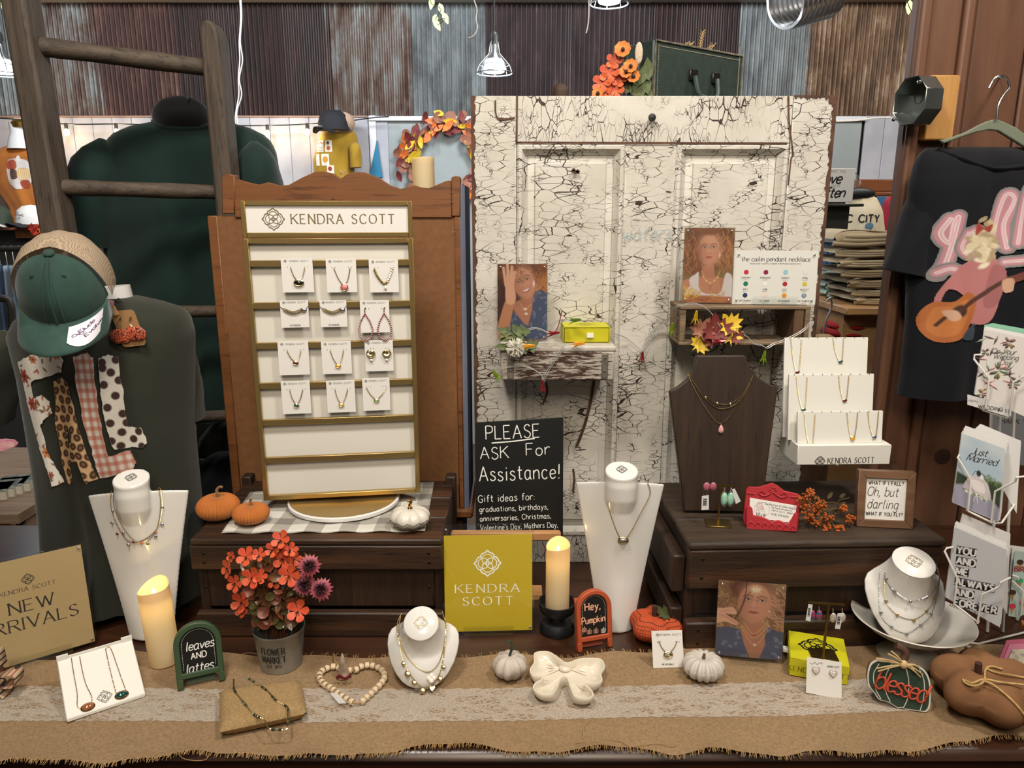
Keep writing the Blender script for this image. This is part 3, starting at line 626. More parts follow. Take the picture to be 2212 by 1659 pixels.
cp = cap_small(P(722,282,5.03),R_(-25),mat('navy_cap','17171d',.8),mat('navy_cap','17171d',.8),'black and tan trucker cap on top of the mustard tee',s=1.15)
o = obj('mesh_back',MB().sph((.03,.05,.05),(.085,.08,.07),14,8),mat('tan_mesh','a88c74',.8),cp)
o = obj('brim_label',MB().sph((-.02,-.135,.012),(.04,.022,.004),12,6),mat('gloss_white','dcdad6',.25),cp)
obj('hanging_banner',MB().prism([(a.x,a.z) for a in (P(810,300,5.1),P(822,382,5.1),P(793,382,5.1))],WALLY-.03,WALLY-.013),mat('teal_cloth','1d6c8c',.7),label='blue pointed cloth hanging beside the grey panel',category='cloth')
# wreath
w = T('wreath','round autumn leaf wreath hanging on the grey wall panel behind the candle','wreath',P(962,352,5.17)); rs = random.Random(11); Rw = .245
obj('twig_ring',MB().tube([(Rw*cos(a*pi/12),0,Rw*sin(a*pi/12)) for a in range(24)],.018,6,True),LM['brown'],w)
for i in range(150):
    a = rs.uniform(0,2*pi); r = Rw+rs.uniform(-.055,.075); key = rs.choice(['burgundy','burgundy','yellow','orange','brown','brown']) 
    o = obj('leaf',leaf(MB(),(0,0,0),rs.uniform(.03,.055),(rs.uniform(-.6,.6),-1,rs.uniform(-.5,.5)),a+rs.uniform(-1,1),'round' if key == 'brown' else 'oval'),LM[key],w); o.location = (r*cos(a),-rs.uniform(.02,.07),r*sin(a))
# right background goods
t = T('counter_rail','brown wooden ledge in front of the white boards by the post','ledge',P(1905,388,4.3)); off = Vector(t.location)
obj('ledge_board',MB().box(P(1848,400,4.3).x-off.x,P(2060,400,4.3).x-off.x,-.05,.89,P(0,415,4.3).z-off.z,0),wood('mahogany','5f3519','744325',.4,'x',.5),t,bevel=.006)
obj('ledge_lip',MB().box(P(1848,400,4.3).x-off.x,P(2060,400,4.3).x-off.x,-.07,.0,P(0,424,4.3).z-off.z,P(0,415,4.3).z-off.z),wood('mahogany','5f3519','744325',.4,'x',.5),t,bevel=.004)
tee,fr,off = shirt_thing('hanging_tee','cream tee with dark CITY lettering behind the khaki stack','shirt',[(420,1842,1885,.5),(428,1836,1900,.8),(455,1832,1912),(540,1834,1922),(640,1834,1924)],3.9,.06,cloth('cream_cotton','cfc2a4','c4b698'),seed=5)
q = MB(); A = P(1862,472,3.9); text(q,'C CITY',.036,A.x,A.z-.018,0,w=2.0); q.map(lambda v: (v.x-off.x,fr(v.x,v.z)-.002-off.y,v.z-off.z)); obj('lettering',q,blackm,tee)
q = MB().sph((P(1872,488,3.9).x-off.x,fr(P(1872,488,3.9).x,P(1872,488,3.9).z)-.001-off.y,P(1872,488,3.9).z-off.z),(.022,.0008,.018),14,6); obj('printed_badge',q,mat('badge_blue','4d7186',.7),tee)
obj('hanger_collar',MB().sph((P(1856,414,3.9).x-off.x,.0,P(1856,418,3.9).z-off.z),(.085,.02,.03),14,8),blackm,tee)
obj('hanger_hook',MB().tube(cr([P(x,y,3.9)-off for x,y in ((1849,408),(1849,390),(1854,382),(1849,374),(1844,378))],4),.0025,6),steel,tee)
shirt_thing('hanging_tee','crimson tee hanging right of the cream one','shirt',[(424,1925,1960,.6),(440,1915,1985,1),(500,1908,1990),(640,1912,1990)],4.05,.06,cloth('crimson_cotton','8e1f2e','7d1926'),seed=6)
obj('blue_panel',MB().box(P(1900,420,4.2).x,P(1990,420,4.2).x,4.2,4.22,1.0,P(0,425,4.2).z),mat('blue_card','28587e',.7),label='flat blue board behind the crimson tee',category='board')
t = T('dark_cabinet','black cabinet with moulded top right behind the door edge','cabinet',P(1810,640,3.1)); off = Vector(t.location); bk = mat('black_cabinet','23221d',.5)
xa,xb = P(1740,450,3.1).x-off.x,P(1846,450,3.1).x-off.x; zz = P(0,440,3.1).z-off.z
obj('cabinet_top',MB().box(xa,xb+.02,-.04,.3,zz-.012,zz),bk,t,bevel=.003); obj('cabinet_body',MB().box(xa,xb-.02,0,.3,zz-.14,zz-.012),bk,t); obj('corner_post',MB().box(xb-.06,xb-.02,-.005,.03,-1.4,zz-.14),bk,t); obj('rear_panel',MB().box(xa,xb-.03,.2,.3,-1.4,zz-.14),mat('navy_shade','161d2c',.7),t)
for k in range(4): obj('framed_back',MB().box(xa+.05+k*.035,xa+.08+k*.035,.02,.16,-.3,zz-.16),mat('pewter','6b6866' if k % 2 else '45628a',.5),t)
t = T('word_sign','white word sign with black script standing on the black cabinet','sign',P(1818,437,3.15)); 
obj('sign_board',MB().box(-.10,.045,0,.012,.0,.135),mat('sign_white','cfcdc9',.6),t,bevel=.002)
q = MB(); text(q,'love',.042,-.052,.075,w=1.5,slant=.3,sp=.6); text(q,'often',.04,-.045,.02,w=1.5,slant=.3,sp=.6); text(q,'WHAT YOU',.010,-.03,.118,w=.8); text(q,'DO IT',.010,-.03,.06,w=.8); obj('lettering',q,blackm,t)
# folded khaki stack on a shelf board
sb = T('display_shelf','light wooden shelf unit holding the folded khaki clothes','shelf',P(1880,760,2.55)); off = Vector(sb.location); YQ = 2.45
z1 = P(0,662,YQ).z; x0 = P(1830,662,YQ).x; x1 = P(2010,662,YQ).x; lw = wood('light_ply','9a7248','ae8658',.5,'x',.5,bs=.1)
mb = MB(); A = [(x0,YQ),(x1,YQ),(x1,YQ+.45),(P(1778,624,YQ+.2).x-.0,YQ+.45),(P(1778,624,YQ+.2).x,YQ+.2)]
mb.prism(A,z1-.03,z1-.004,'xy'); mb.map(lambda v: v-off); obj('shelf_board',mb,lw,sb,bevel=.004)
mb = MB().box(x0+.02,x1,YQ+.06,YQ+.4,0,z1-.031); mb.map(lambda v: v-off); obj('cabinet_box',mb,lw,sb)
mb = MB().box(x0-.10,x0-.08,YQ+.1,YQ+.4,0,z1-.031); mb.map(lambda v: v-off); obj('side_panel',mb,wood('mahogany','5f3519','744325',.4,'x',.5),sb)
kh = [cloth('khaki_%d' % k,c,c2) for k,(c,c2) in enumerate((('b3a283','9c8c70'),('9c8a6c','867658'),('7d8c7c','68776b'),('a5bcb1','8fa59c')))]
stk = [(648,630,1852,1995,0),(630,612,1846,1992,0),(612,590,1838,1990,1),(590,568,1824,1990,1),(568,546,1816,1985,0),(546,524,1812,1985,0),(524,486,1806,1985,0)]
names = ['bottom','second','third','fourth','fifth','sixth','topmost']
def folded(loc,w,dp,h,m,label,grp,seed):
    t = T('folded_trousers',label,'trousers',loc,group=grp); rs = random.Random(seed)
    mb = MB().grid(22,10,lambda u,v: (-w/2+w*u+.004*sin(v*11+seed),dp*(v-.35) if True else 0,h*(.5+.5*(1-abs(2*u-1)**6)**.4*(.86+.14*sin(u*7+seed)+.10*sin(v*9+u*3)))))
    mb.grid(22,6,lambda u,v: (-w/2+w*u+.006*sin(seed+v*3),-dp*.35-.012*sin(pi*v)-.006*sin(u*9+seed),h*(.0+.98*v*(1-.25*abs(2*u-1)**6)-.012*0)+.004*sin(u*8+seed)*sin(pi*v)))
    obj('cloth_fold',mb,m,t,sharp=80)
    c = MB(); 
    for q in range(3): c.tube(cr([(-w*.5+.012*q,-dp*.35-.004,h*(.25+.2*q)),(-w*.2,-dp*.35-.018,h*(.2+.22*q)),(w*.15,-dp*.35-.016,h*(.3+.18*q)),(w*.45,-dp*.35-.01,h*(.25+.2*q))],6),h*.17,7)
    obj('rolled_edge',c,m,t,sharp=80); return t
for k,(yb,yt,xl,xr,ci) in enumerate(stk):
    a,b = P(xl,yb,YQ+.05),P(xr,yb,YQ+.05); h = P(xl,yt,YQ+.05).z-a.z
    folded(((a.x+b.x)/2,YQ+.16,z1-.003+(a.z-P(xl,648,YQ+.05).z)),b.x-a.x,.24,h*1.02,kh[ci],names[k]+' folded khaki garment in the stack on the light shelf','folded khaki garments',k*3+1)
for k,(yb,yt,c,lab) in enumerate(((612,592,3,'lower'),(592,572,3,'middle'),(572,552,2,'upper'))):
    a,b = P(1796-k*2,yb,YQ+.25),P(1850,yb,YQ+.25); folded(((a.x+b.x)/2,YQ+.34,z1-.003+.03*k),b.x-a.x,.16,.03,kh[c],lab+' folded '+('pale green' if c == 3 else 'sage')+' garment left of the khaki stack','folded pale garments',k+30)
t = T('folded_cloth_heap','bright red folded cloth in the niche under the light shelf','cloth',P(1825,720,2.6)); mb = MB()
for k in range(3): mb.sph((-.01*(k % 2),0,-.02+k*.026),(.075-.004*k,.1,.019),16,8)
obj('red_cloth',mb,cloth('red_cotton','a81f22','8f1a20'),t,sharp=80)
obj('black_sign',MB().box(P(1880,900,2.2).x,P(1960,900,2.2).x,2.2,2.22,0,P(0,772,2.2).z),mat('matt_black','141414',.5),label='black board low between the white necklace stand and the post',category='board')
t = T('hanger_clips','wooden trouser hanger seen through the gap right of the door','hanger',P(1778,730,2.4)); obj('wooden_bar',MB().sph((0,0,-.02),(.05,.02,.035),12,8),wood('hanger_wood','9c7a52','b08c60',.5,'x',1),t); obj('hook',MB().tube(cr([(0,0,.01),(.005,0,.06),(.018,0,.10),(.012,0,.13),(.0,0,.12)],5),.003,6),steel,t)
t = T('price_board','pale board with a green tag in the gap right of the door','board',P(1790,740,3.0)); obj('pale_panel',MB().box(-.06,.05,0,.01,0,.28),mat('pale_grey','b5b3a8',.6),t); obj('green_tag',MB().box(.02,.04,-.01,0,.12,.2),mat('green_tag','3f9a35',.6),t)
# left table with cards, bundles
t = T('rustic_table','rough wooden table with a scalloped metal edge at the left frame edge','table',P(20,1200,1.9)); off = Vector(t.location)
zt_ = P(0,1095,1.8).z; mb = MB().box(P(-250,1095,1.8).x,P(66,1095,1.8).x,1.75,2.3,zt_-.025,zt_); mb.map(lambda v: v-off); obj('table_top',mb,wood('weathered_top','6a543e','86705a',.7,'x',.6),t)
mb = MB().box(P(40,1095,1.8).x,P(62,1095,1.8).x,1.78,1.84,0,zt_-.025); mb.map(lambda v: v-off); obj('leg',mb,wood('weathered_top','6a543e','86705a',.7,'x',.6),t)
for k in range(4):
    a = G(-8+k*17,1072+k*(-6),zt_); o = obj('postcard_stack',MB().box(-.05,.035,-.035,.05,0,.022),[mat('card_edge','b9b3a2',.7)],label=('leftmost','second','third','rightmost')[k]+' stack of dark printed cards on the rustic table at left',category='cards',group='card stacks on the left table'); o.location = a; o.rotation_euler.z = .3
    q = MB().box(-.049,.034,-.034,.049,.022,.0235); c_ = obj('card_face',q,mat('dark_print','3d4238',.5,col2='7b8070',ns=60,lo=.5,hi=.6),o)
t = T('folded_cloth_heap','pink and floral folded clothes at the left frame edge','cloth',P(10,1015,2.4)); mb = MB(); 
for k in range(3): mb.sph((-.02,0,.02+.03*k),(.09-.015*k,.08,.02),16,8)
obj('pink_cloth',mb,mat('floral_cloth','b5476c',.8,col2='c99a8a',ns=30),t)
tb = T('side_table','brown wooden table carrying the pink folded clothes','table',P(10,1030,2.45)); off = Vector(tb.location); obj('table_top',MB().box(-.5,.1,-.15,.3,-.02,.0),brown,tb); obj('apron',MB().box(-.48,.08,-.12,.28,-.2,-.02),brown,tb)
# ================================================================ plane frames: pixel -> local (x, z) on a board
class Fr:
    def __init__(s,B,yaw=0,tilt=0):
        s.B = Vector(B); s.yaw = yaw; s.tilt = tilt
        s.X = Vector((cos(yaw),sin(yaw),0)); s.U = Vector((-sin(yaw)*sin(tilt),cos(yaw)*sin(tilt),cos(tilt))); s.N = s.X.cross(s.U)
    def q(s,px,py):
        d = ray(px,py); t = (s.B-CAM).dot(s.N)/d.dot(s.N); p = CAM+d*t-s.B; return (p.dot(s.X),p.dot(s.U))
    def v(s,px,py,o=0): a = s.q(px,py); return Vector((a[0],-o,a[1]))
    def T(s,name,label,cat,group=None): return T(name,label,cat,s.B,s.yaw,-s.tilt,group)
    def poly(s,pts): return [s.q(*p) for p in pts]
gold = mat('gold_metal','e0c68e',.25,1); silver = mat('silver_metal','d6d6d8',.2,1); brass = mat('brushed_brass','bda067',.36,.9,aniso=.5)
def gem(name,c,**k): return mat('gem_'+name,c,.08,coat=1,**k)
cardw = mat('card_white','dddad4',.55); inkd = mat('ink_dark','2b2724',.6); ink_br = mat('ink_bronze','7b6a48',.4,.3)
# ---------------------------------------------------------------- ladder
lad = T('wooden_ladder','weathered grey-brown wooden ladder with round rungs behind the shirts at left','ladder',P(300,400,1.6)); lo = Vector(lad.location)
lw_ = wood('weathered_ladder_wood','372c23','52463a',.75,'z',.9,dark='1f1812',bs=.5)
lwx = wood('weathered_rung_wood','362b22','554839',.75,'x',.9,dark='1e1711',bs=.5)
def rail(p0,p1,Y,w,d,name='side_rail',rnd=False):
    a,b = P(*p0,Y),P(*p1,Y); mb = MB(); n = 10
    vs = []
    for k in range(n+1):
        t = k/n; c = a.lerp(b,t); ww = w/2
        if rnd and k == 0: ww *= .5
        vs += [(c.x-ww,Y-d/2,c.z),(c.x+ww,Y-d/2,c.z),(c.x+ww,Y+d/2,c.z),(c.x-ww,Y+d/2,c.z)]
    mb.add(vs,[(0,1,2,3),tuple(n*4+q for q in (3,2,1,0))]+[(k*4+q,k*4+(q+1) % 4,(k+1)*4+(q+1) % 4,(k+1)*4+q) for k in range(n) for q in range(4)]); mb.map(lambda v: v-lo)
    return obj(name,mb,lw_,lad,bevel=.008,seg=2)
a,b = P(42,-20,1.54),P(128,500,1.54); k = (.9-b.z)/(b.z-a.z); e = b+(b-a)*k; mb = MB()
for z0,z1,c0,c1 in ((.9,a.z,e.x,a.x),): mb.add([(c0-.0235,1.51,z0),(c0+.0235,1.51,z0),(c0+.0235,1.57,z0),(c0-.0235,1.57,z0),(c1-.0235,1.51,z1),(c1+.0235,1.51,z1),(c1+.0235,1.57,z1),(c1-.0235,1.57,z1)],[(0,3,2,1),(4,5,6,7),(0,1,5,4),(1,2,6,5),(2,3,7,6),(3,0,4,7)])
mb.map(lambda v: v-lo); obj('side_rail',mb,lw_,lad,bevel=.007,seg=2)
# right rail with rounded tip
a = P(461,60,1.66); b = P(500,500,1.66); zz = .9; k = (zz-b.z)/(b.z-a.z); e = b+(b-a)*k; w_ = .020
pl = [(e.x-w_,.9),(e.x+w_,.9),(a.x+w_,a.z-.03),(a.x+w_*.8,a.z-.008),(a.x+w_*.3,a.z+.008),(a.x-w_*.4,a.z+.010),(a.x-w_*.9,a.z-.004),(a.x-w_,a.z-.03)]
mb = MB().prism(pl,1.63,1.69); mb.map(lambda v: v-lo); obj('side_rail',mb,lw_,lad,bevel=.006,seg=2)
def rung(x0,y0,x1,y1,r=.0165):
    a,b = P(x0,y0,1.54),P(x1,y1,1.66); obj('rung',MB().tube([a.lerp(b,k/6)-lo for k in range(7)],[r*(1+.05*sin(k*2)) for k in range(7)],14),lwx,lad)
rung(52,96,462,148,.0175); rung(112,404,490,416,.0155); rung(150,676,500,672,.0135); rung(200,912,522,896,.0135)
# ---------------------------------------------------------------- green tee on a hanger
gt = cloth('bottle_green_cotton','10231f','152b27')
tee,fr_,off = shirt_thing('hanging_tee','plain dark green tee hanging back-to-front behind the ladder','shirt',
   [(256,318,468,.35),(263,285,500,.6),(275,240,535,.8),(292,216,562,.95),(320,205,578),(390,190,590),(470,188,585),(540,205,560),(700,235,545),(905,268,540)],1.76,.09,gt,
   [((222,300),(182,520),.055,.058,1.76,.06,.0),((548,305),(572,480),.05,.05,1.76,.06,.0)],folds=.006,seed=12)
obj('collar',MB().tube(cr([Vector((q.x,fr_(q.x,q.z),q.z))-off for q in (P(x,y,1.76) for x,y in ((316,258),(335,268),(365,277),(400,280),(440,278),(462,270)))],5),.005,6),gt,tee)
mb = MB().sph(P(392,252,1.775)-off,(.066,.04,.045),20,12); obj('inner_hood',mb,cloth('black_fleece','0b0b0c','101011'),tee)
obj('hanger_hook',MB().tube(cr([P(x,y,1.74)-off for x,y in ((404,215),(404,175),(403,160),(412,145),(412,134),(407,126),(401,131))],5),.0016,6),steel,tee)
# ---------------------------------------------------------------- FALL tee on a form
ol = cloth('olive_grey_cotton','26281f','2d2f26')
ft,ff,foff = shirt_thing('mannequin_tee','olive tee with patchwork FALL letters standing on the counter at left','shirt',
   [(650,190,262,.4),(658,130,300,.6),(672,60,345,.8),(690,5,372,.95),(730,-14,384),(820,8,384),(900,20,384),(980,34,388),(1060,50,396),(1140,62,404),(1220,66,410),(1312,62,406)],1.27,.10,ol,
   [((366,700),(398,905),.034,.040,1.37,.05,.0),((8,715),(-22,900),.036,.040,1.37,.05,.0)],folds=.007,seed=21,loc=G(230,1330,.9)+Vector((0,.10,0)))
o = obj('neck_form',MB().tube([P(232,700,1.33)-foff,P(236,660,1.33)-foff,P(228,620,1.33)-foff],[.055,.043,.04],20),mat('gloss_white','dcdad6',.25),ft)
obj('collar',MB().tube(cr([P(x,y,1.29)-foff for x,y in ((252,650),(262,657),(268,668))],4),.007,6),ol,ft)
pt = Paint(300,300,250); W_,K_ = 'd9d3c8','2c1f1c'
N = lambda pts: [((x-40)/300,(y-735)/300) for x,y in pts]
F_ = N([(45,775),(90,760),(160,748),(172,768),(160,795),(120,805),(80,815),(82,848),(105,840),(120,855),(122,880),(100,895),(92,905),(102,960),(120,995),(135,1025),(105,1035),(96,1000),(78,955),(62,905),(52,860),(50,820)])
A_ = N([(135,812),(160,805),(175,812),(190,860),(205,930),(228,1015),(202,1022),(188,972),(162,980),(160,1025),(142,1032),(135,980),(128,900)])
L1 = N([(198,760),(235,752),(248,762),(250,830),(252,900),(258,968),(300,960),(308,985),(300,1003),(230,1015),(222,950),(210,880),(200,810)])
L2 = N([(261,762),(280,757),(300,762),(304,830),(302,910),(332,912),(342,945),(330,955),(270,953),(262,900),(259,820)])
def jag(p,n=5,a=.006):
    r = random.Random(5); out = []
    for (x0,y0),(x1,y1) in zip(p,p[1:]+p[:1]):
        for k in range(n): out.append((x0+(x1-x0)*k/n+r.uniform(-a,a),y0+(y1-y0)*k/n+r.uniform(-a,a)))
    return out
mF,mA,mL,mM = [pt.mp(jag(p),.006) for p in (F_,A_,L1,L2)]
hole = pt.mp(N([(166,905),(176,935),(163,940)]),.006); mA = mA*(1-hole)
base = Paint(300,300,250); rs_ = np.random.RandomState(2)
pt.blend(mF,W_); pt.blend(mA,'d6ae80'); pt.blend(mL,'ddd6ca'); pt.blend(mM,'d8d2c6')
def within(mask,fn):
    c0 = pt.c.copy(); a0 = pt.a.copy(); fn(); pt.c = c0+(pt.c-c0)*mask[...,None]; pt.a = a0
def flowers():
    r = random.Random(3)
    for x,y,s,c in ((60,805,16,'9c3b2c'),(155,757,12,'c9793a'),(72,862,15,'a5432f'),(100,962,13,'c97a3e'),(97,768,9,'b5603a'),(105,1010,8,'a5432f')):
        for k in range(6): a = k*pi/3; X,Y = (x-40+s*.55*cos(a))/300,(y-735+s*.55*sin(a))/300; pt.E(X,Y,s*.5/300,s*.3/300,c,a,.006)
        pt.E((x-40)/300,(y-735)/300,s*.22/300,s*.22/300,'4a221c',0,.006)
    for k in range(46):
        x,y = r.choice([(r.uniform(50,165),r.uniform(755,800)),(r.uniform(50,85),r.uniform(800,900)),(r.uniform(80,120),r.uniform(845,885)),(r.uniform(65,130),r.uniform(900,1030))]); a = r.uniform(0,3)
        pt.E((x-40)/300,(y-735)/300,6/300,2.2/300,r.choice(['6b5a3a','a5532f','8a3a2c','75603c']),a,.006)
def leopard():
    r = random.Random(4); y = 812
    while y < 1035:
        x = 128+(8 if int(y/19) % 2 else 0)
        while x < 235:
            X,Y = (x-40+r.uniform(-3,3))/300,(y-735+r.uniform(-3,3))/300; a = r.uniform(0,3)
            pt.E(X,Y,9.5/300,7.5/300,'231a17',a,.01); pt.E(X,Y,4.5/300,3.4/300,'8a5a3c',a,.012); x += 22
        y += 19
def gingham():
    for k in range(9): x = 204+k*17; pt.L([((x-40)/300,0),((x-40+18)/300,1)],.028,'b65231',.012,a=.62)
    for k in range(15): y = 752+k*19.5; pt.L([(0,(y-735)/300),(1,(y-735-2)/300)],.030,'b65231',.012,a=.62)
def dots():
    for x,y in ((268,772),(296,768),(284,793),(268,817),(298,810),(288,841),(270,864),(297,880),(271,897),(290,919),(311,936),(325,920),(268,935),(284,948),(327,953),(302,900),(268,785-2)): pt.E((x-40)/300,(y-735)/300,8.5/300,8.5/300,'3a211d',0,.008)
within(mF,flowers); within(mA,leopard); within(mL,gingham); within(mM,dots)
sp_ = rs_.rand(*pt.X.shape) > .985; pt.c[sp_] = pt.c[sp_]*.5
al = np.maximum.reduce([mF,mA,mL,mM]); pt.a = al
patch(pt,ff,foff,40,735,340,1035,1.27,PR,ft,'letter_print',.002)
# ---------------------------------------------------------------- trucker cap hanging on the form
gc = mat('washed_green_twill','16342c',.85,col2='24463c',ns=14,bs=.2,bd=.002,sheen=.15); bm_ = MATS.get('x')
def mesh_mat():
    m,nt,b = new_mat('beige_cap_mesh'); b.inputs['Base Color'].default_value = (*lin('a08c74'),1); b.inputs['Roughness'].default_value = .8
    tc = coords(nt,(1,1,1),'Object'); v = nt.nodes.new('ShaderNodeTexVoronoi'); v.inputs['Scale'].default_value = 420; v.inputs['Randomness'].default_value = 0.0; nt.links.new(tc,v.inputs[0])
    f = mth(nt,'LESS_THAN',v.outputs['Distance'],.36); f = mth(nt,'SUBTRACT',1.0,mth(nt,'MULTIPLY',f,.75)); nt.links.new(f,b.inputs['Alpha']); return m
bmesh_m = mesh_mat()
cap = T('trucker_cap','dark green trucker cap with beige mesh back and white sticker, above the FALL tee','cap',P(141,630,1.19),R_(15),R_(38)); cap.scale = (.73,.74,.75)
RX,RY_,RZ_ = .088,.098,.108
def dome(u,v,e=0):  # u angle 0..1 around, v 0 rim .. 1 top ; front is -Y
    a = 2*pi*u; h = v*pi/2; return ((RX+e)*cos(h)**.85*cos(a),(RY_+e)*cos(h)**.85*sin(a),(RZ_+e)*sin(h)) if v < 1 else (0,0,RZ_+e)
fr1 = MB().grid(26,14,lambda u,v: dome(.5+.02+u*.46,v,0)); back = MB().grid(28,14,lambda u,v: (lambda p: (p[0]*1.12,p[1]*1.25+.012,p[2]*(1.06)+.004*sin(u*40)*(1-v)))(dome(-.04+u*.58,v,0)))
obj('front_panel',fr1,gc,cap,sharp=80); obj('mesh_back',back,bmesh_m,cap,sharp=80)
seam = MB().tube([Vector(dome(.75,k/12,.0015)) for k in range(12)],.0035,6); seam.tube([Vector(dome(.722,k/12,.001)) for k in range(12)],.0012,5); seam.tube([Vector(dome(.778,k/12,.001)) for k in range(12)],.0012,5); obj('seam',seam,gc,cap)
obj('button',MB().sph((0,-.004,RZ_+.003),(.011,.011,.006),14,8),gc,cap)
for u in (.66,.84): o = obj('eyelet',MB().tube([Vector(dome(u,.62,.001))+Vector((.0035*cos(k),0,.0035*sin(k))) for k in range(6)],.0012,5,True),gc,cap)
def brimf(u,v,dz=0): x = u*2-1; d = .082*v*(1-.30*x*x)*(1 if abs(x) < 1 else 0); a = pi*1.5+x*pi*.42; bx,by = RX*cos(a),RY_*sin(a); return (bx*(1+.02*v),by-d,-.001-.030*x*x*v-.010*v+dz)
br = obj('brim',MB().grid(26,8,brimf),gc,cap,sharp=80); so = br.modifiers.new('s','SOLIDIFY'); so.thickness = .003
st = MB(); st.grid(14,8,lambda u,v: brimf(.60+.34*u,.18+.76*v*(1-.35*abs(2*u-1)**2),.0052)); obj('sticker',st,mat('sticker_white','cfc9d2',.35),cap,label='white oval brand sticker on the brim',sharp=0)
stt = MB(); text(stt,'Evolve',.011,.012,-.006,0,w=1.4,slant=.25,sp=.6,rot=.55); text(stt,'Elude',.0105,.0,.012,0,w=1.4,slant=.25,sp=.6,rot=.55); stt.tube([(-.014+.006*cos(k*pi/8)*1.4,0,.004+.004*sin(k*pi/4)) for k in range(17)],.0006,4)
def onbrim(v): u = .77+v.x*6.0; w = .55-v.z*10; p = brimf(u,max(.05,min(w,.98)),.0060); return p
stt.map(onbrim); obj('sticker_lettering',stt,mat('ink_plum','4a2a52',.5),cap,sharp=0)
# ---------------------------------------------------------------- earring card clipped beside the cap
F1 = Fr(P(284,748,1.24),R_(0),R_(0))
ec = F1.T('earring_card','kraft card with two leopard pumpkin earrings clipped right of the cap','earrings')
kp = [F1.q(*p) for p in ((239,676),(243,672),(284,669),(290,673),(315,739),(312,745),(272,750),(266,747))]
obj('card',MB().prism(kp,-.0005,.0005),mat('kraft','9a734a',.7),ec)
for x,y,x1,y1 in ((262,694,263,726),(284,692,295,720)):
    e = obj('earring',MB().sph(F1.v(x1-6,y1,.004),(.0135,.003,.0125),14,8).sph(F1.v(x1+7,y1,.004),(.0125,.003,.012),14,8),mat('leopard_red','2b1512',.5,col2='c25a3c',ns=420,lo=.42,hi=.5,detail=1),ec,label='red-orange leopard pumpkin earring')
    obj('ear_hook',MB().tube(cr([F1.v(x,y-2,.002),F1.v(x+1,y-8,.003),F1.v(x-3,y-2,.003),F1.v(x-1,y+8,.003),F1.v(x1-2,y1-11,.003)],5),.0008,5),gold,e)
pg = obj('clothes_peg',MB().prism([F1.q(*p) for p in ((240,664),(248,660),(258,679),(251,682))],-.004,-.001),wood('peg_wood','b58a55','c79c66',.6,'z',1),ec)
obj('heart',MB().prism([F1.q(*p) for p in ((237,652),(240,647),(245,649),(249,652),(248,660),(242,664),(236,658))],-.007,-.004),mat('pink_heart','d08a96',.6),ec)
# ---------------------------------------------------------------- scalloped wooden cabinet seen from the back
YH = 1.52
dr = T('dresser_back','brown wooden dresser back with scalloped top behind the gold jewellery stand','furniture',P(740,1100,YH)); do = Vector(dr.location)
ow = wood('orange_brown_wood','69401f','7c4d29',.5,'x',.5,dark='4f2c14',bs=.1); mdf = mat('brown_hardboard','6f4826',.75,col2='79502c',ns=80,bs=.1,bd=.0005)
def zx(px,py): a = P(px,py,YH); return (a.x-do.x,a.z-do.z)
top = [(0,1425),(70,1405),(150,1430),(230,1425),(330,1370),(430,1325),(500,1320),(560,1335),(625,1380),(680,1340),(760,1325),(820,1330),(920,1370),(1010,1430),(1090,1455),(1150,1440),(1200,1428),(1250,1445),(1310,1450),(1380,1420),(1440,1395),(1475,1390)]
tp = [zx(508,386),zx(530,393)]+[zx(560+a/3.568,b/3.568) for a,b in top]
obj('scalloped_rail',MB().prism([zx(508,470)]+tp+[zx(976,470)],-.002,.02),ow,dr,bevel=.001)
for (a,b,c,d_,nm) in ((480,376,508,462,'upper_post'),(975,380,995,468,'upper_post')):
    obj(nm,MB().prism([zx(a,d_),zx(a,b+3),zx((a+c)/2,b),zx(c,b+2),zx(c,d_)],-.003,.022),ow,dr,bevel=.002)
x0,x1 = zx(490,800)[0],zx(993,800)[0]; zt_,zb_ = zx(0,466)[1],zx(0,1098)[1]
obj('back_board',MB().box(x0,x1,.002,.012,zb_,zt_),mdf,dr)
for a,b in ((x0-.012,x0+.008),(x1-.006,x1+.006)): obj('side_edge',MB().box(a,b,-.001,.03,zb_,zt_),ow,dr,bevel=.002)
obj('side_panel',MB().box(x1+.006,x1+.016,.0,.17,zb_,zx(0,400)[1]),mat('blue_grey_paint','6b7285',.6,col2='5c6378',ns=5),dr)
obj('foot_moulding',MB().box(x0,x1+.024,-.01,.175,zb_-.02,zb_),ow,dr,bevel=.004); obj('plinth',MB().box(x0+.02,x1,.02,.165,.9-do.z,zb_-.02),wood('dark_plinth','2a1a12','38241a',.6,'x'),dr)
s_ = MB()
for px,py in ((977,415),(976,437),(980,500),(990,620),(492,720),(720,428),(988,700),(500,428)): a = zx(px,py); s_.tube([(a[0]-.004,-.0035,a[1]),(a[0]+.004,-.0035,a[1]-.001)],.0005,4)
obj('staples',s_,steel,dr)
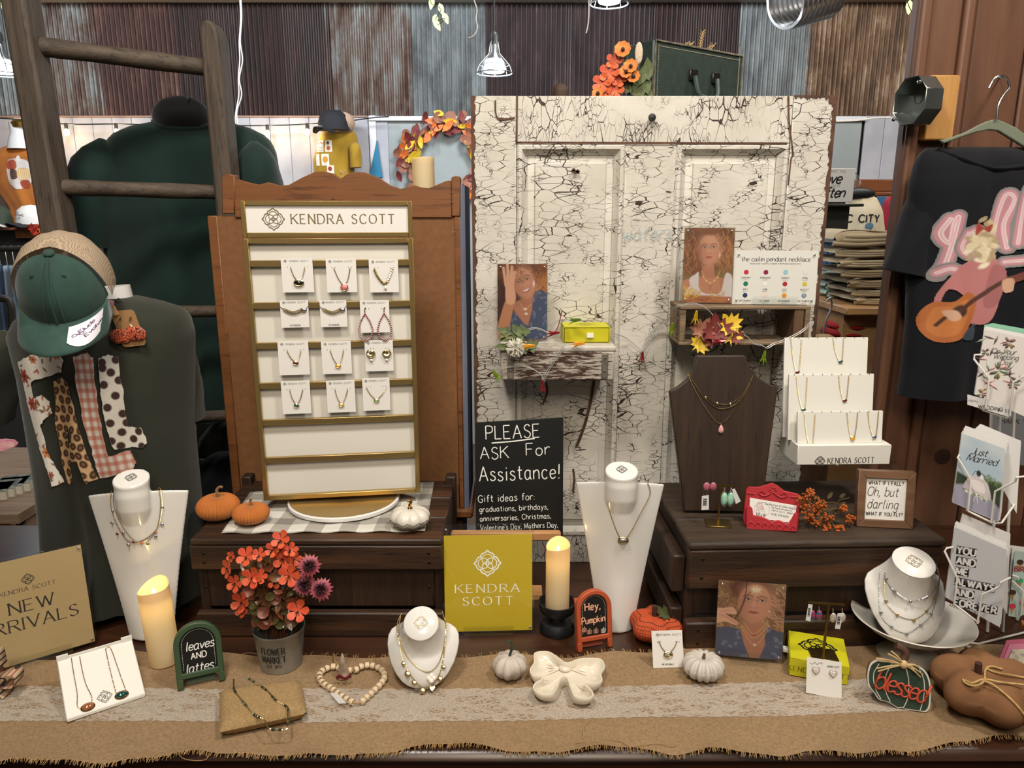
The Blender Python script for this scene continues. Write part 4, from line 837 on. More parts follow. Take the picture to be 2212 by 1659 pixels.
# ---------------------------------------------------------------- cracked white door
def crackmat(name,horiz):
    m,nt,b = new_mat(name)
    st = (1,1,2.6) if horiz else (2.4,1,1)
    v = coords(nt,st); nv = nt.nodes.new('ShaderNodeTexNoise'); nv.inputs['Scale'].default_value = 14; nv.inputs['Detail'].default_value = 3; nt.links.new(v,nv.inputs['Vector'])
    vm = nt.nodes.new('ShaderNodeVectorMath'); vm.operation = 'MULTIPLY_ADD'; nt.links.new(nv.outputs['Color'],vm.inputs[0]); vm.inputs[1].default_value = (.022,.022,.022); nt.links.new(v,vm.inputs[2])
    def crk(scale,th,nscale,lo,hi):
        vo = nt.nodes.new('ShaderNodeTexVoronoi'); vo.feature = 'DISTANCE_TO_EDGE'; vo.inputs['Scale'].default_value = scale; nt.links.new(vm.outputs[0],vo.inputs['Vector'])
        e = mth(nt,'LESS_THAN',vo.outputs['Distance'],th); n = noise(nt,coords(nt),nscale,2); g = ramp(nt,n,[(lo,0.0),(hi,1.0)])
        w = mth(nt,'MULTIPLY',g,th); return mth(nt,'LESS_THAN',vo.outputs['Distance'],w)
    c1 = crk(27,.032,12,.44,.66); c2 = crk(58,.050,20,.50,.66); c3 = crk(10,.014,5,.50,.68)
    c = mth(nt,'MAXIMUM',mth(nt,'MAXIMUM',c1,c2),c3)
    base = ramp(nt,noise(nt,coords(nt),9,4),[(.35,'cbc6bc'),(.7,'b9b3a7')])
    nt.links.new(mixc(nt,c,base,'2e2019'),b.inputs['Base Color']); b.inputs['Roughness'].default_value = .5
    h = mth(nt,'SUBTRACT',noise(nt,coords(nt),60,3),mth(nt,'MULTIPLY',c,3.0)); bump(nt,b,h,.5,.0008); return m
cvH,cvV = crackmat('crackled_white_paint',True),crackmat('crackled_white_paint_rail',False)
YD = 1.50; edge = mat('bare_door_edge','3b241a',.8,col2='5c3c28',ns=30)
door = T('panelled_door','old white panelled door with crackled peeling paint standing behind the displays','door',P(1400,1215,YD)); do_ = Vector(door.location); door['category'] = 'door'
def dx(px,py): a = P(px,py,YD); return (a.x-do_.x,a.z-do_.z)
DL,DR_ = dx(1019,300)[0],dx(1800,300)[0]; DT = dx(0,207)[1]; DBt = .9-do_.z
L1x,R1x = dx(1116,320)[0],dx(1352,320)[0]; L2x,R2x = dx(1461,320)[0],dx(1706,320)[0]; PT,PB = dx(0,310)[1],dx(0,1158)[1]
def dpart(n,a,b,c,d_,m,y0=0,y1=.038,bev=.0015): 
    cx,cz = (a+b)/2,(c+d_)/2; o = obj(n,MB().box(a-cx,b-cx,y0,y1,c-cz,d_-cz),m,door,bevel=bev); o.location = (cx,0,cz); return o
dpart('stile',DL,L1x-.001,DBt,DT,cvH); dpart('stile',R2x+.001,DR_,DBt,DT-.002,cvH)
dpart('top_rail',L1x,R2x,PT,DT,cvV,.001); dpart('bottom_rail',L1x,R2x,DBt,PB,cvV,.001); dpart('mullion',R1x,L2x,PB,PT-.001,cvH,.001)
dpart('core',L1x,R2x,DBt+.01,PT,edge,.02,.036,0)
for a,b in ((L1x,R1x),(L2x,R2x)):
    w = .021; mb = MB(); y0,y1,ym = .004,.014,.001; prf = [(0.0,.002),(.004,-.002),(.010,-.002),(.014,.004),(w,.010)]
    def rect(i): return [(a+i,PB+i),(b-i,PB+i),(b-i,PT-i),(a+i,PT-i)]
    vs = [(p[0],y,p[1]) for i,y in prf for p in rect(i)]
    mb.smooth = False; mb.add(vs,[(k*4+q,k*4+(q+1) % 4,(k+1)*4+(q+1) % 4,(k+1)*4+q) for k in range(len(prf)-1) for q in range(4)]); obj('moulding',mb,cvH,door)
    mb = MB(); mb.smooth = False; prf2 = [(w,.012),(w+.014,.009),(w+.016,.006),(w+.019,.006)]
    vs = [(p[0],y,p[1]) for i,y in prf2 for p in rect(i)]
    mb.add(vs,[(k*4+q,k*4+(q+1) % 4,(k+1)*4+(q+1) % 4,(k+1)*4+q) for k in range(3) for q in range(4)]+[(12,13,14,15)]); obj('panel',mb,cvH,door)
rs = random.Random(6)
for x,sg in ((DL,1),(DR_,-1)):
    mb = MB(); n = 170; pts = []; z = DBt
    for k in range(n+1): z = DBt+(DT-DBt)*k/n; pts.append((x+sg*(.006+rs.uniform(-.0026,.0026)+.0008*sin(k*.5)),z))
    pl = [(x-sg*.001,DBt)]+pts+[(x-sg*.001,DT)]
    if sg < 0: pl = pl[::-1]
    obj('worn_edge',MB().prism(pl,-.0012,.037),edge,door)
mb = MB(); n = 50; pts = []
for k in range(n+1): pts.append((R2x+(DR_-R2x)*k/n,DT-.001-abs(rs.gauss(0,.003))-(.012 if k > 40 else 0)))
obj('bare_patch',MB().prism([(DR_+.001,DT+.001),(R2x,DT+.001)]+pts,-.0016,.0),edge,door)
for pts,w in ((((1283,822),(1275,870),(1262,920),(1245,965)),.006),(((1180,826),(1182,845),(1177,862),(1172,872)),.004),(((1238,1012),(1240,1035),(1238,1060),(1241,1064)),.0045),(((1242,365),(1237,370),(1250,372),(1245,368)),.006),(((1070,217),(1071,245),(1080,258),(1112,255)),.003),((((1117,308)),(1700,310)),.004),(((1117,206),(1116,310)),.003),(((1703,208),(1704,262),(1712,330),(1708,345),(1702,400)),.0028)):
    mb = MB(); p2 = [(q.x,q.y) for q in cr([(*dx(*p),0) for p in pts],5)]; mb.ribbon(p2,w,-.0017); obj('deep_crack',mb,edge,door,sharp=0)
o = obj('knob',MB().lathe([(.0,.014),(.006,.013),(.0075,.009),(.004,.005),(.003,0)],14).xf(Matrix.Rotation(pi/2,4,'X')),blackm,door); o.location = (*[dx(1407,255)[0]],0,dx(1407,255)[1])
q = MB(); a = dx(1398,502); text(q,'waters',.026,a[0],a[1]-.014,-.0019,w=.5,slant=.1,sp=1.5); obj('faded_scrawl',q,mat('faded_chalk','9fb3b8',.8),door,label='faint blue chalk scrawl')
tc = T('tall_cabinet','tall dark cabinet whose top carries the suitcase, hidden behind the door','cabinet',(P(1400,300,YD).x,1.8,0)); CTZ = P(0,215,1.6).z
obj('carcass',MB().box(-.33,.36,-.09,.36,0,1.87),wood('dark_plinth','2a1a12','38241a',.6,'x'),tc)
# ---------------------------------------------------------------- suitcase, flowers, dome on top
gs = mat('suitcase_green','26322d',.45,col2='2e3b35',ns=50,bs=.3,bd=.0006)
ZC = 1.87
A,B = P(1409,207,1.80),P(1600,207,1.98); yaw = atan2(B.y-A.y,B.x-A.x); 
sc_ = T('suitcase','vintage dark green suitcase with stitched edges standing above the door','suitcase',((A.x+B.x)/2,(A.y+B.y)/2,ZC),yaw)
w = (B-A).length; sh_ = P(1430,82,1.80).z-ZC
obj('case_body',MB().box(-w/2,w/2,0,.045,0,sh_),gs,sc_,bevel=.006,seg=2); obj('case_lid',MB().box(-w/2+.001,w/2-.001,.047,.09,0,sh_-.001),mat('suitcase_side','33433f',.5),sc_,bevel=.006,seg=2)
mb = MB(); mb.tube([(-w/2+.004,-.001,.0),(-w/2+.004,-.001,sh_-.004),(w/2-.004,-.001,sh_-.004),(w/2-.004,-.001,0)],.0028,6); obj('piping',mb,mat('worn_piping','7a705c',.7,col2='3c4038',ns=60),sc_)
mb = MB(); z = .01
for k in range(70): mb.box(-w/2+.014,-.0+(-w/2+.0155),-.0012,0,z,z+.0016) if z < sh_-.01 else None; z += .0032
x = -w/2+.014
while x < w/2-.014: mb.box(x,x+.0016,-.0012,0,sh_-.0155,sh_-.014); mb.box(w/2-.0155,w/2-.014,-.0012,0,.0+(x+w/2)*.6,.0016+(x+w/2)*.6); x += .0032
obj('stitching',mb,mat('stitch','9a9078',.8),sc_)
for x in (-.025,.055): obj('handle_mount',MB().box(x-.014,x+.014,-.006,0,.085,.112),mat('dark_bronze','2a2521',.4,.6),sc_,bevel=.002)
obj('handle',MB().tube(cr([(-.025,-.008,.095),(-.018,-.016,.055),(.015,-.018,.047),(.048,-.016,.055),(.055,-.008,.095)],6),.006,8),mat('suitcase_side','33433f',.5),sc_)
for x,L,tl in ((.045,.05,.2),(.075,.03,.9),(-.01,.03,1.3)):
    mb = MB(); mb.tube(cr([(x,.045,sh_+.0),(x+L*.3*sin(tl),.045,sh_+L*.5),(x+L*sin(tl),.045,sh_+L*cos(tl*.8))],5),.0012,5)
    for k in range(14): c = Vector((x+L*sin(tl)*k/14,.045,sh_+L*cos(tl*.8)*k/14)); mb.tube([c,c+Vector((.008*(1 if k % 2 else -1),0,.008))],.0009,4)
    obj('dried_stem',mb,mat('dried_straw','b0905c',.8),T('dried_sprig',{.045: 'tallest dried straw sprig sticking up behind the suitcase',.075: 'bent dried sprig over the right top of the suitcase',-.01: 'low dried sprig along the suitcase top edge'}[x],'dried grass',(0,0,0))).parent.matrix_world = Matrix.Translation(sc_.location) @ Matrix.Rotation(yaw,4,'Z')
t = T('dome_lid','small round brown dome peeking over the top of the door','ornament',(P(1210,205,1.78).x,1.78,ZC)); obj('dome',MB().lathe([(.018,0),(.019,.045),(.0165,.056),(.009,.063),(0,.064)],18),mat('brown_felt','2c1b12',.7,col2='4f351f',ns=8),t)
# flower bouquet on top
def blossom(mb,c,n,s,petals=5,cup=.3):
    n = Vector(n).normalized(); q = n.to_track_quat('Z','Y')
    for k in range(petals):
        a = 2*pi*k/petals; pts = [(0,0,0)]
        for (r,w_) in ((.35,.22),(.75,.42),(1.0,.3)): pts += [(r,-w_,cup*r*r),(r,w_,cup*r*r)]
        pts.append((1.12,0,cup*1.1)); Rm = Matrix.Rotation(a,3,'Z')
        mb.add([Vector(c)+q @ (Rm @ Vector(p))*s for p in pts],[(0,1,2),(1,3,4,2),(3,5,6,4),(5,7,6)])
    return mb
bq = T('flower_bouquet','bouquet of orange poppies, yellow daisies and green leaves left of the suitcase','flowers',P(1350,207,1.79)); bq.location.z = ZC; bo = Vector(bq.location)
YF = 1.79
om = mat('poppy_orange','c2492c',.6,col2='d66a38',ns=30); ym = mat('daisy_yellow','d08a2c',.6,col2='c0602a',ns=40); dm = mat('flower_eye','3a1f14',.6)
for x,y,s in ((1327,132,.018),(1316,158,.022),(1300,180,.021),(1302,196,.019),(1330,196,.019),(1338,172,.017)):
    o = obj('poppy',blossom(MB(),(0,0,0),(-.3,-1,.2),s,5,.25),om,bq); o.location = P(x,y,YF)-bo
for x,y,s in ((1345,107,.017),(1362,143,.015),(1368,165,.014),(1352,155,.014),(1291,202,.012)):
    o = obj('daisy',blossom(MB(),(0,0,0),(-.2,-1,.3),s,9,.2),ym,bq); o.location = P(x,y,YF-.01)-bo; obj('daisy_eye',MB().sph((0,-.004,0),.0045,8,5),dm,o)
for k,(x,y,r) in enumerate(((1350,168,.8),(1372,178,-.6),(1390,160,-.3),(1396,180,.2),(1365,192,.9),(1384,195,-.2),(1345,190,1.3),(1400,150,.1),(1398,200,.5))):
    o = obj('leaf',leaf(MB(),(0,0,0),.026,(-.2,-1,.1),r),LM['green'],bq); o.location = P(x,y,YF+.01)-bo
obj('feather',MB().sph(P(1380,115,YF)-bo,(.009,.004,.024),10,8),mat('cream_plume','cbb8a2',.9,bs=.8,bd=.004,ns=200),bq)
for x,y in ((1345,107),(1380,130),(1362,143)): obj('stem',MB().tube([P(x,y,YF)-bo,P(1362,200,YF)-bo],.0015,5),LM['green'],bq)
t = T('string_bundle','frayed beige string bundle at the right end above the door','string',P(1612,204,1.78)); t.location.z = ZC
mb = MB()
for k in range(14): a,b = rs.uniform(-.012,.03),rs.uniform(-.01,.012); mb.tube(cr([(a,0,.002),(a+.01,b,rs.uniform(.005,.02)),(a+.025,0,.002)],4),.0007,4)
obj('fibres',mb,mat('dried_straw','b0905c',.8),t)
# ---------------------------------------------------------------- electrical box on the post
eb = T('junction_box','open galvanised octagonal electrical box fixed to the timber post','junction box',P(2000,220,PY-.05),R_(-72)); zn = mat('zinc','8f9492',.3,.9)
oc = [(.046*cos(pi/8+k*pi/4)*1.0,.052*sin(pi/8+k*pi/4)) for k in range(8)]; oi = [(a*.95,b*.95) for a,b in oc]
obj('box_wall',MB().ringprism(oc,oi,-.045,.0),zn,eb,bevel=.001); obj('box_back',MB().prism(oc,-.002,0),zn,eb)
for x,z in ((-.018,.01),(.018,-.012)): obj('knockout',MB().tube([(x+.011*cos(k*pi/8),-.0035,z+.011*sin(k*pi/8)) for k in range(16)],.0008,4,True),zn,eb)
for x,z in ((.028,.033),(-.030,-.034)): obj('screw',MB().tube([(x,-.05,z),(x,-.02,z)],.002,6).sph((x,-.052,z),.0045,8,5),silver,eb)
obj('drop_wire',MB().tube(cr([P(x,y,1.70) for x,y in ((1962,256),(1900,254),(1850,260),(1806,262))],4),.0018,5),wcord,label='thin pale cable running left from the junction box',category='cable')
# ---------------------------------------------------------------- black shirt on green hanger
YS_ = 1.60
jet = cloth('black_cotton','0d0e13','12131a',.1)
bt,bfr,boff = shirt_thing('hanging_tee','black tee with pink lettering and a guitar player print on a sage hanger','shirt',
   [(316,2025,2270,.35),(326,2012,2280,.6),(345,2002,2300,.85),(400,1988,2320),(480,1985,2325),(600,1982,2330),(700,1980,2335),(800,1970,2345),(862,1960,2350)],YS_,.07,jet,
   [((2036,338),(1953,590),.034,.050,YS_+.045,.045,.0)],folds=.006,seed=31)
obj('collar',MB().tube(cr([Vector((q.x,bfr(q.x,q.z)-.001,q.z))-boff for q in (P(x,y,YS_) for x,y in ((2040,320),(2075,345),(2120,362),(2160,364),(2212,356),(2260,330)))],5),.0045,6),jet,bt)
hg = T('clothes_hanger','sage green flocked hanger with silver hook on the timber post','hanger',P(2152,255,YS_+.01)); ho = Vector(hg.location)
hp = [(2035,301),(2042,310),(2075,298),(2110,286),(2140,280),(2160,282),(2190,300),(2230,325),(2290,350),(2292,340),(2235,302),(2200,275),(2172,262),(2155,256),(2140,260),(2118,270),(2090,285),(2060,296),(2045,300)]
obj('hanger_body',MB().prism([(P(x,y,YS_).x-ho.x,P(x,y,YS_).z-ho.z) for x,y in hp],-.005,.005),mat('sage_flock','6d7361',.9,sheen=.2),hg,bevel=.002)
obj('hook',MB().tube(cr([P(x,y,YS_)-ho for x,y in ((2153,256),(2157,225),(2170,202),(2180,190),(2176,172),(2163,164),(2148,170),(2136,191))],6),.0024,8),silver,hg)
obj('nail',MB().tube([P(2160,166,PY)-ho,P(2160,167,YS_-.01)-ho],.002,6),steel,hg)
# its print
pt = Paint(300,350,230); S = lambda pts: [((x-2010)/300,(y-395)/300) for x,y in pts]
PK,PK2,GY,WH = 'b9808a','cf9aa0','7d7b7a','d9d4d2'
def fat(pts,w,sm=6):
    q = S(pts); pt.L(q,w+.035,GY,.008,sm); pt.L(q,w,PK,.008,sm); pt.L(q,w*.35,WH,.008,sm); pt.L(q,w*.16,PK2,.008,sm)
fat([(2045,470),(2035,500),(2050,520),(2052,480),(2058,470),(2050,560),(2040,590)],.07)
fat([(2040,585),(2060,575),(2090,590)],.06); fat([(2080,500),(2072,530),(2090,545),(2105,520),(2095,495),(2082,500)],.06)
fat([(2125,530),(2128,460),(2135,420),(2150,430),(2140,480),(2150,530)],.06); fat([(2165,520),(2168,450),(2175,408),(2190,420),(2180,470),(2182,520)],.06)
fat([(2195,445),(2200,480),(2215,490)],.055); fat([(2230,440),(2215,510),(2190,550),(2150,560)],.055)
g = lambda pts,c,sm=5,s_=.01: pt.G(S(pts),c,s_,sm)
g([(2085,560),(2120,555),(2140,560),(2150,630),(2135,690),(2100,690),(2090,640),(2060,620),(2050,660),(2042,640),(2060,590)],'b0706f')
g([(2130,570),(2155,580),(2150,640),(2130,660),(2120,640)],'9c5f60')
for k in range(70):
    a = random.uniform(0,6.28); r = random.uniform(0,1); x,y = 2108+26*r*cos(a),520+52*r*sin(a); pt.E((x-2010)/300,(y-395)/300,.035,.018,random.choice(['d3c3a2','c4b08a','e0d4b8','a89474']),a*2,.012)
g([(2092,476),(2105,488),(2122,480),(2118,498),(2104,492),(2092,505)],'9c3b30',3)
g([(2040,650),(2070,645),(2095,625),(2110,645),(2105,690),(2090,725),(2055,738),(2028,715),(2022,680)],'a8602e'); g([(2044,662),(2068,656),(2092,640),(2100,655),(2094,690),(2080,716),(2055,725),(2036,705)],'b87038')
pt.E((2082-2010)/300,(666-395)/300,.045,.045,'3a2418'); pt.L(S([(2082,666),(2130,618),(2165,592)]),.03,'4b2c20'); pt.L(S([(2165,596),(2195,580)]),.055,'6b3328')
g([(2055,668),(2075,665),(2085,680),(2070,688)],'c49a80'); g([(2150,600),(2165,595),(2168,620),(2155,625)],'c49a80')
g([(2090,725),(2105,700),(2113,695),(2113,730)],'36404c'); pt.L(S([(2050,700),(2060,682)]),.02,'3a2418')
pt.a = (pt.a > .5)*1.0
patch(pt,bfr,boff,2010,395,2310,745,YS_,PR,bt,'figure_print',.002)
# ================================================================ shared builders for the displays
def necklace(F,label,pts,m=gold,surf=None,r=.0007,step=.0024,charms=(),sm=5,group=None,o=.0015,name='necklace',cat='necklace',plain=False):
    t = F.T(name,label,cat,group)
    def S3(px,py,e=0):
        x,z = F.q(px,py)
        if surf:
            for _ in range(6):      # walk the pixel ray onto the surface
                y = surf(x,z); d = ray(px,py); tt = ((F.B-CAM).dot(F.N)-y)/d.dot(F.N)
                p = CAM+d*tt-F.B; x,z = p.dot(F.X),p.dot(F.U)
            return Vector((x,surf(x,z)-o-e,z))
        return Vector((x,-o-e,z))
    L = cr([S3(*p) for p in pts],sm) if sm > 1 else [S3(*p) for p in pts]
    if surf and sm > 1: L = [Vector((p.x,min(p.y,surf(p.x,p.z)-o),p.z)) for p in L]
    obj('chain',MB().tube(L,r,6) if plain else MB().chain(L,r,step),m,t)
    for c in charms:
        px,py,kind,gm,s = c[:5]; p = S3(px,py,.001)
        if kind == 'oval':
            e = obj('pendant',MB().sph((0,0,0),(s,s*.45,s*.62),16,8),gm,t); e.location = p; obj('setting',MB().tube([(s*1.02*cos(a*pi/9),s*.1,s*.66*sin(a*pi/9)) for a in range(18)],s*.16,5,True),m,e)
        elif kind == 'round':
            e = obj('pendant',MB().sph((0,0,0),(s,s*.45,s),14,8),gm,t); e.location = p; obj('setting',MB().tube([(s*1.03*cos(a*pi/9),s*.1,s*1.03*sin(a*pi/9)) for a in range(18)],s*.15,5,True),m,e)
        elif kind == 'drop':
            e = obj('pendant',MB().lathe([(0,-s),(s*.45,-s*.75),(s*.6,-s*.2),(s*.35,s*.5),(0,s)],12,sy=.5),gm,t); e.location = p
        elif kind == 'charm':
            e = obj('charm',MB().sph((0,0,0),(s*.8,s*.4,s*.8),8,6),gm,t); e.location = p
        elif kind == 'heart':
            h = [(0,-1),(.55,-.45),(.95,.15),(.8,.65),(.4,.75),(0,.45),(-.4,.75),(-.8,.65),(-.95,.15),(-.55,-.45)]
            e = obj('charm',MB().prism([(a*s,b*s) for a,b in h],-s*.3,s*.3),gm,t,bevel=s*.15); e.location = p
        elif kind == 'clover':
            e = MB(); [e.sph((s*.45*cos(k*pi/2),0,s*.45*sin(k*pi/2)),(s*.5,s*.22,s*.5),10,6) for k in range(4)]; e = obj('pendant',e,gm,t); e.location = p
    return t
def pumpkin_mb(R,H,n,d,dim=.18,pw=6,N=None,M=22,soft=False):
    N = N or n*8; mb = MB(); vs = []
    for i in range(M+1):
        t = pi*i/M; r0 = R*max(sin(t),0)**.85; z = H/2*(1-cos(t)); k = math.exp(-(r0/R*2.6)**2)
        if t > pi/2: z -= H*dim*k
        else: z += H*dim*.4*k
        for j in range(N):
            a = 2*pi*j/N; f = 1-d*abs(cos(n*a/2))**pw*(sin(t)**.3 if sin(t) > 0 else 0); zz = z-(d*.35*H*abs(cos(n*a/2))**pw*sin(t)*(1 if t > pi/2 else -.3)); vs.append((r0*f*cos(a),r0*f*sin(a),zz))
    mb.add(vs,[(i*N+j,i*N+(j+1) % N,(i+1)*N+(j+1) % N,(i+1)*N+j) for i in range(M) for j in range(N)]); return mb
def acrylic_stand(F,w,h,label,cat,paint=None,paper=None,th=.004,base=True,lettering=None,group=None,name='acrylic_sign',inset=.004,screws=True):
    t = F.T(name,label,cat,group); ac = acrylic()
    obj('front_sheet',MB().box(-w/2,w/2,-th,-th*.45,0,h),ac,t,bevel=.0004); obj('rear_sheet',MB().box(-w/2,w/2,th*.1,th*.7,0,h),ac,t)
    if paint: paint(t)
    if paper: obj('insert',MB().box(-w/2+inset,w/2-inset,-th*.4,-th*.05,inset*.3,h-inset*(5 if name == 'logo_sign' else 1)),paper,t)
    if base: obj('foot',MB().box(-w*.27,w*.27,-th-.012,-th-.009,-.004,.016).box(-w*.27,w*.27,-th-.009,.012,-.004,-.001).box(-w*.27,w*.27,-th-.001,-th,-.001,.012),ac,t)
    if screws: 
        mb = MB(); [mb.sph((sx*(w/2-.008),-th-.0005,z),(.0022,.001,.0022),10,6) for sx in (-1,1) for z in (.008,h-.008)]; obj('screws',mb,silver,t)
    return t
HD = inkd
# ---------------------------------------------------------------- crates
cw = wood('dark_crate_wood','211208','3c2412',.55,'x',.8,dark='110804',bs=.6,c3='52341d'); cwx = wood('dark_crate_end','1e1109','341f11',.55,'z',.8,dark='0e0704',bs=.5)
CL = T('wooden_crate','dark wooden crate of heavy slats carrying the gold jewellery stand','crate',(-.345,1.355,.9)); ztop = .191
def cslat(name,par,x0,x1,y0,y1,z0,z1,m,b=.0035):
    c = Vector(((x0+x1)/2,(y0+y1)/2,(z0+z1)/2)); mb = MB().box(x0-c.x,x1-c.x,y0-c.y,y1-c.y,z0-c.z,z1-c.z); o = obj(name,mb,m,par,bevel=b,seg=2); o.location = c; return o
for z0,z1,d in ((.132,ztop-.012,0),(.0,.048,0)): cslat('slat',CL,-.224,.222,-.149+d,-.131,z0,z1,cw)
cslat('slat',CL,-.205,.205,-.131,-.118,.05,.13,cwx)
for y in (-.149,-.05,.05): cslat('top_slat',CL,-.222,.222,y,y+.097,ztop-.012,ztop,cw)
for x in (-.222,.204): cslat('end_panel',CL,x,x+.018,-.13,.145,0,ztop-.012,cwx)
cslat('back_post',CL,.205,.226,.12,.149,0,ztop+.018,cwx); cslat('back_post',CL,-.226,-.205,.12,.149,0,ztop+.018,cwx)
nm = MB()
for x in (-.2,.198):
    for z in (.148,.165,.012,.03,.10): nm.sph((x+random.uniform(-.004,.004),-.1495,z),(.003,.0012,.003),8,5)
obj('nails',nm,mat('dark_nail','1a1310',.5,.5),CL)
CR = T('wooden_crate','dark wooden crate of heavy slats at right carrying the walnut necklace board','crate',(.515,1.315,.9),R_(2)); zt2 = .205
for z0,z1,d in ((.118,zt2-.014,0),(.0,.054,0)): cslat('slat',CR,-.218,.222,-.145+d,-.122,z0,z1,cw)
cslat('slat',CR,-.2,.21,-.122,-.11,.056,.11,cwx)
for y,w in ((-.147,.10),(-.045,.095),(.052,.095)): cslat('top_slat',CR,-.22,.226,y,y+w,zt2-.014,zt2,wood('worn_crate_top','2a1c12','40301f',.7,'x',.7,dark='170e08',bs=.5),.005)
for x in (-.216,.2): cslat('end_panel',CR,x,x+.02,-.121,.14,0,zt2-.014,cwx)
cslat('end_batten',CR,-.24,-.217,-.12,.14,.02,.07,cwx); cslat('end_batten',CR,-.24,-.217,-.12,.14,.1,.17,cwx)
nm = MB()
for x in (-.195,.2):
    for z in (.14,.175,.015,.04): nm.sph((x,-.1455,z),(.003,.0012,.003),8,5)
obj('nails',nm,mat('dark_nail','1a1310',.5,.5),CR)
ZL,ZR = .9+ztop,.9+zt2
# ---------------------------------------------------------------- gingham cloth on the left crate
def gingham_mat():
    m,nt,b = new_mat('gingham_linen'); v = coords(nt,(1,1,1)); sx = nt.nodes.new('ShaderNodeSeparateXYZ'); nt.links.new(v,sx.inputs[0])
    def st(o): return mth(nt,'GREATER_THAN',mth(nt,'FRACT',mth(nt,'MULTIPLY',o,1/.062)),.5)
    k = mth(nt,'MULTIPLY',mth(nt,'ADD',st(sx.outputs[0]),st(sx.outputs[1])),.5)
    c = ramp(nt,k,[(0.0,'c3bfb5'),(.5,'918b80'),(1.0,'625c53')]); nt.nodes[-1]
    n = noise(nt,coords(nt,(1,12,12)),60,3); nt.links.new(mixc(nt,mth(nt,'MULTIPLY',n,.25),c,'d9d5cc'),b.inputs['Base Color']); b.inputs['Roughness'].default_value = .85
    bump(nt,b,noise(nt,v,500,2),.2,.0005); return m
gq = [G(478,1152,ZL+.002),G(918,1148,ZL+.002),G(938,1040,ZL+.002),G(540,1062,ZL+.002)]; gc0 = (gq[0]+gq[2])/2
def gf(u,v): p = gq[0].lerp(gq[1],u).lerp(gq[3].lerp(gq[2],u),v); return (p.x-gc0.x,p.y-gc0.y,.0012+.0014*(1+sin(u*34+v*3))*(1-v)**2+.0006*sin(v*14))
o = obj('gingham_cloth',MB().grid(60,16,gf),gingham_mat(),label='grey and white checked cloth spread on the left crate',category='cloth'); o.location = (gc0.x,gc0.y,ZL); so = o.modifiers.new('s','SOLIDIFY'); so.thickness = .001
# ---------------------------------------------------------------- velvet pumpkins
vel = mat('orange_velvet','a05210',.8,col2='b56a1c',ns=12,sheen=.2,bs=.1); stemm = mat('dry_stem','8d7449',.8,col2='6b5534',ns=50,bs=.5)
def stem_mb(pts,r): return MB().tube(cr(pts,4),[r*(1.7 if k < 2 else 1-.02*k) for k in range((len(pts)-1)*4+1)],8)
def place_pumpkin(label,px0,px1,pyb,pyt,z,n,d,m,sm,dim=.16,stem=None,name='pumpkin',pw=5,extra=None,seed=0,N=None,group=None):
    g = G((px0+px1)/2,pyb,z); dist = (g-CAM).dot(FW); R = (px1-px0)/2/FPX*dist*1.0; c = Vector((g.x,g.y+R*.75,z)); 
    dist = (c-CAM).dot(FW); R = (px1-px0)/2/FPX*dist; h = solve_h(c,0,0,pyt)
    t = T(name,label,'pumpkin',c,seed,group=group); H = h
    obj('body',pumpkin_mb(R,H,n,d,dim,pw,N),m,t,sharp=70)
    if stem: obj('stem',stem_mb([(a*R,b*R,H*(1-dim)+c_*R) for a,b,c_ in stem],R*.085),sm,t)
    return t,R,H
place_pumpkin('larger orange velvet pumpkin with a curled stem, left on the crate',415,506,1134,1068,ZL,34,.07,vel,stemm,.12,[(0,0,-.08),(.03,0,.15),(.0,0,.35),(.16,0,.52),(.3,0,.5)],pw=2)
place_pumpkin('smaller orange velvet pumpkin in front of the gold stand',495,573,1141,1088,ZL+.003,34,.07,vel,stemm,.12,[(0,0,-.08),(.02,0,.15),(.02,0,.34),(.1,0,.42)],pw=2)
wc = mat('white_ceramic','cfc8bb',.35,coat=.4); gs_ = mat('gold_glaze','b98c3c',.12,1)
t,R,H = place_pumpkin('white ceramic pumpkin with pierced dots and gold stem at the crate corner',839,926,1152,1094,ZL+.003,8,.09,wc,gs_,.1,[(0,0,-.05),(.0,0,.18),(.06,0,.36),(-.12,0,.40)])
mb = MB()
for row in range(2):
    for k in range(72):
        a = 2*pi*k/72; z = H*(.40-.16*row+.10*abs(((k/6) % 1)*2-1)); t_ = math.acos(1-2*z/H); r = R*sin(t_)**.85*(1-.09*abs(cos(4*a))**5); mb.sph((r*cos(a),r*sin(a),z),.0011,6,4)
obj('pierced_dots',mb,mat('hole_dark','3a332c',.8),t)
# ---------------------------------------------------------------- gold jewellery stand
c,wG,_,yG = board(572,1077,908,1060,ZL+.022,500); FG = Fr(c,yG,0)
js = FG.T('jewellery_stand','gold framed counter stand with white panel and rails on a round base','display stand')
wp = mat('panel_white','d6d1c6',.6)
def bar(name,a,b,wd,y0,y1,m=brass,par=js,F=FG,bev=.0006):
    a,b = F.q(*a),F.q(*b); dx_,dz_ = b[0]-a[0],b[1]-a[1]; L = sqrt(dx_*dx_+dz_*dz_); an = atan2(dz_,dx_)
    o = obj(name,MB().box(0,L,y0,y1,-wd/2,wd/2),m,par,bevel=bev); o.location = (a[0],0,a[1]); o.rotation_euler = (0,-an,0); return o
xl,xr = -wG/2,wG/2; zt0 = FG.q(720,514)[1]; hz0,hz1 = zt0+.002,FG.q(720,434)[1]
fwid = .009
obj('frame',MB().box(xl,xl+fwid,-.012,.008,0,zt0).box(xr-fwid,xr,-.012,.008,0,zt0).box(xl+fwid,xr-fwid,-.012,.008,0,fwid).box(xl+fwid,xr-fwid,-.012,.008,zt0-fwid,zt0),brass,js,bevel=.0008)
obj('panel',MB().box(xl+fwid,xr-fwid,-.003,.004,fwid,zt0-fwid),wp,js)
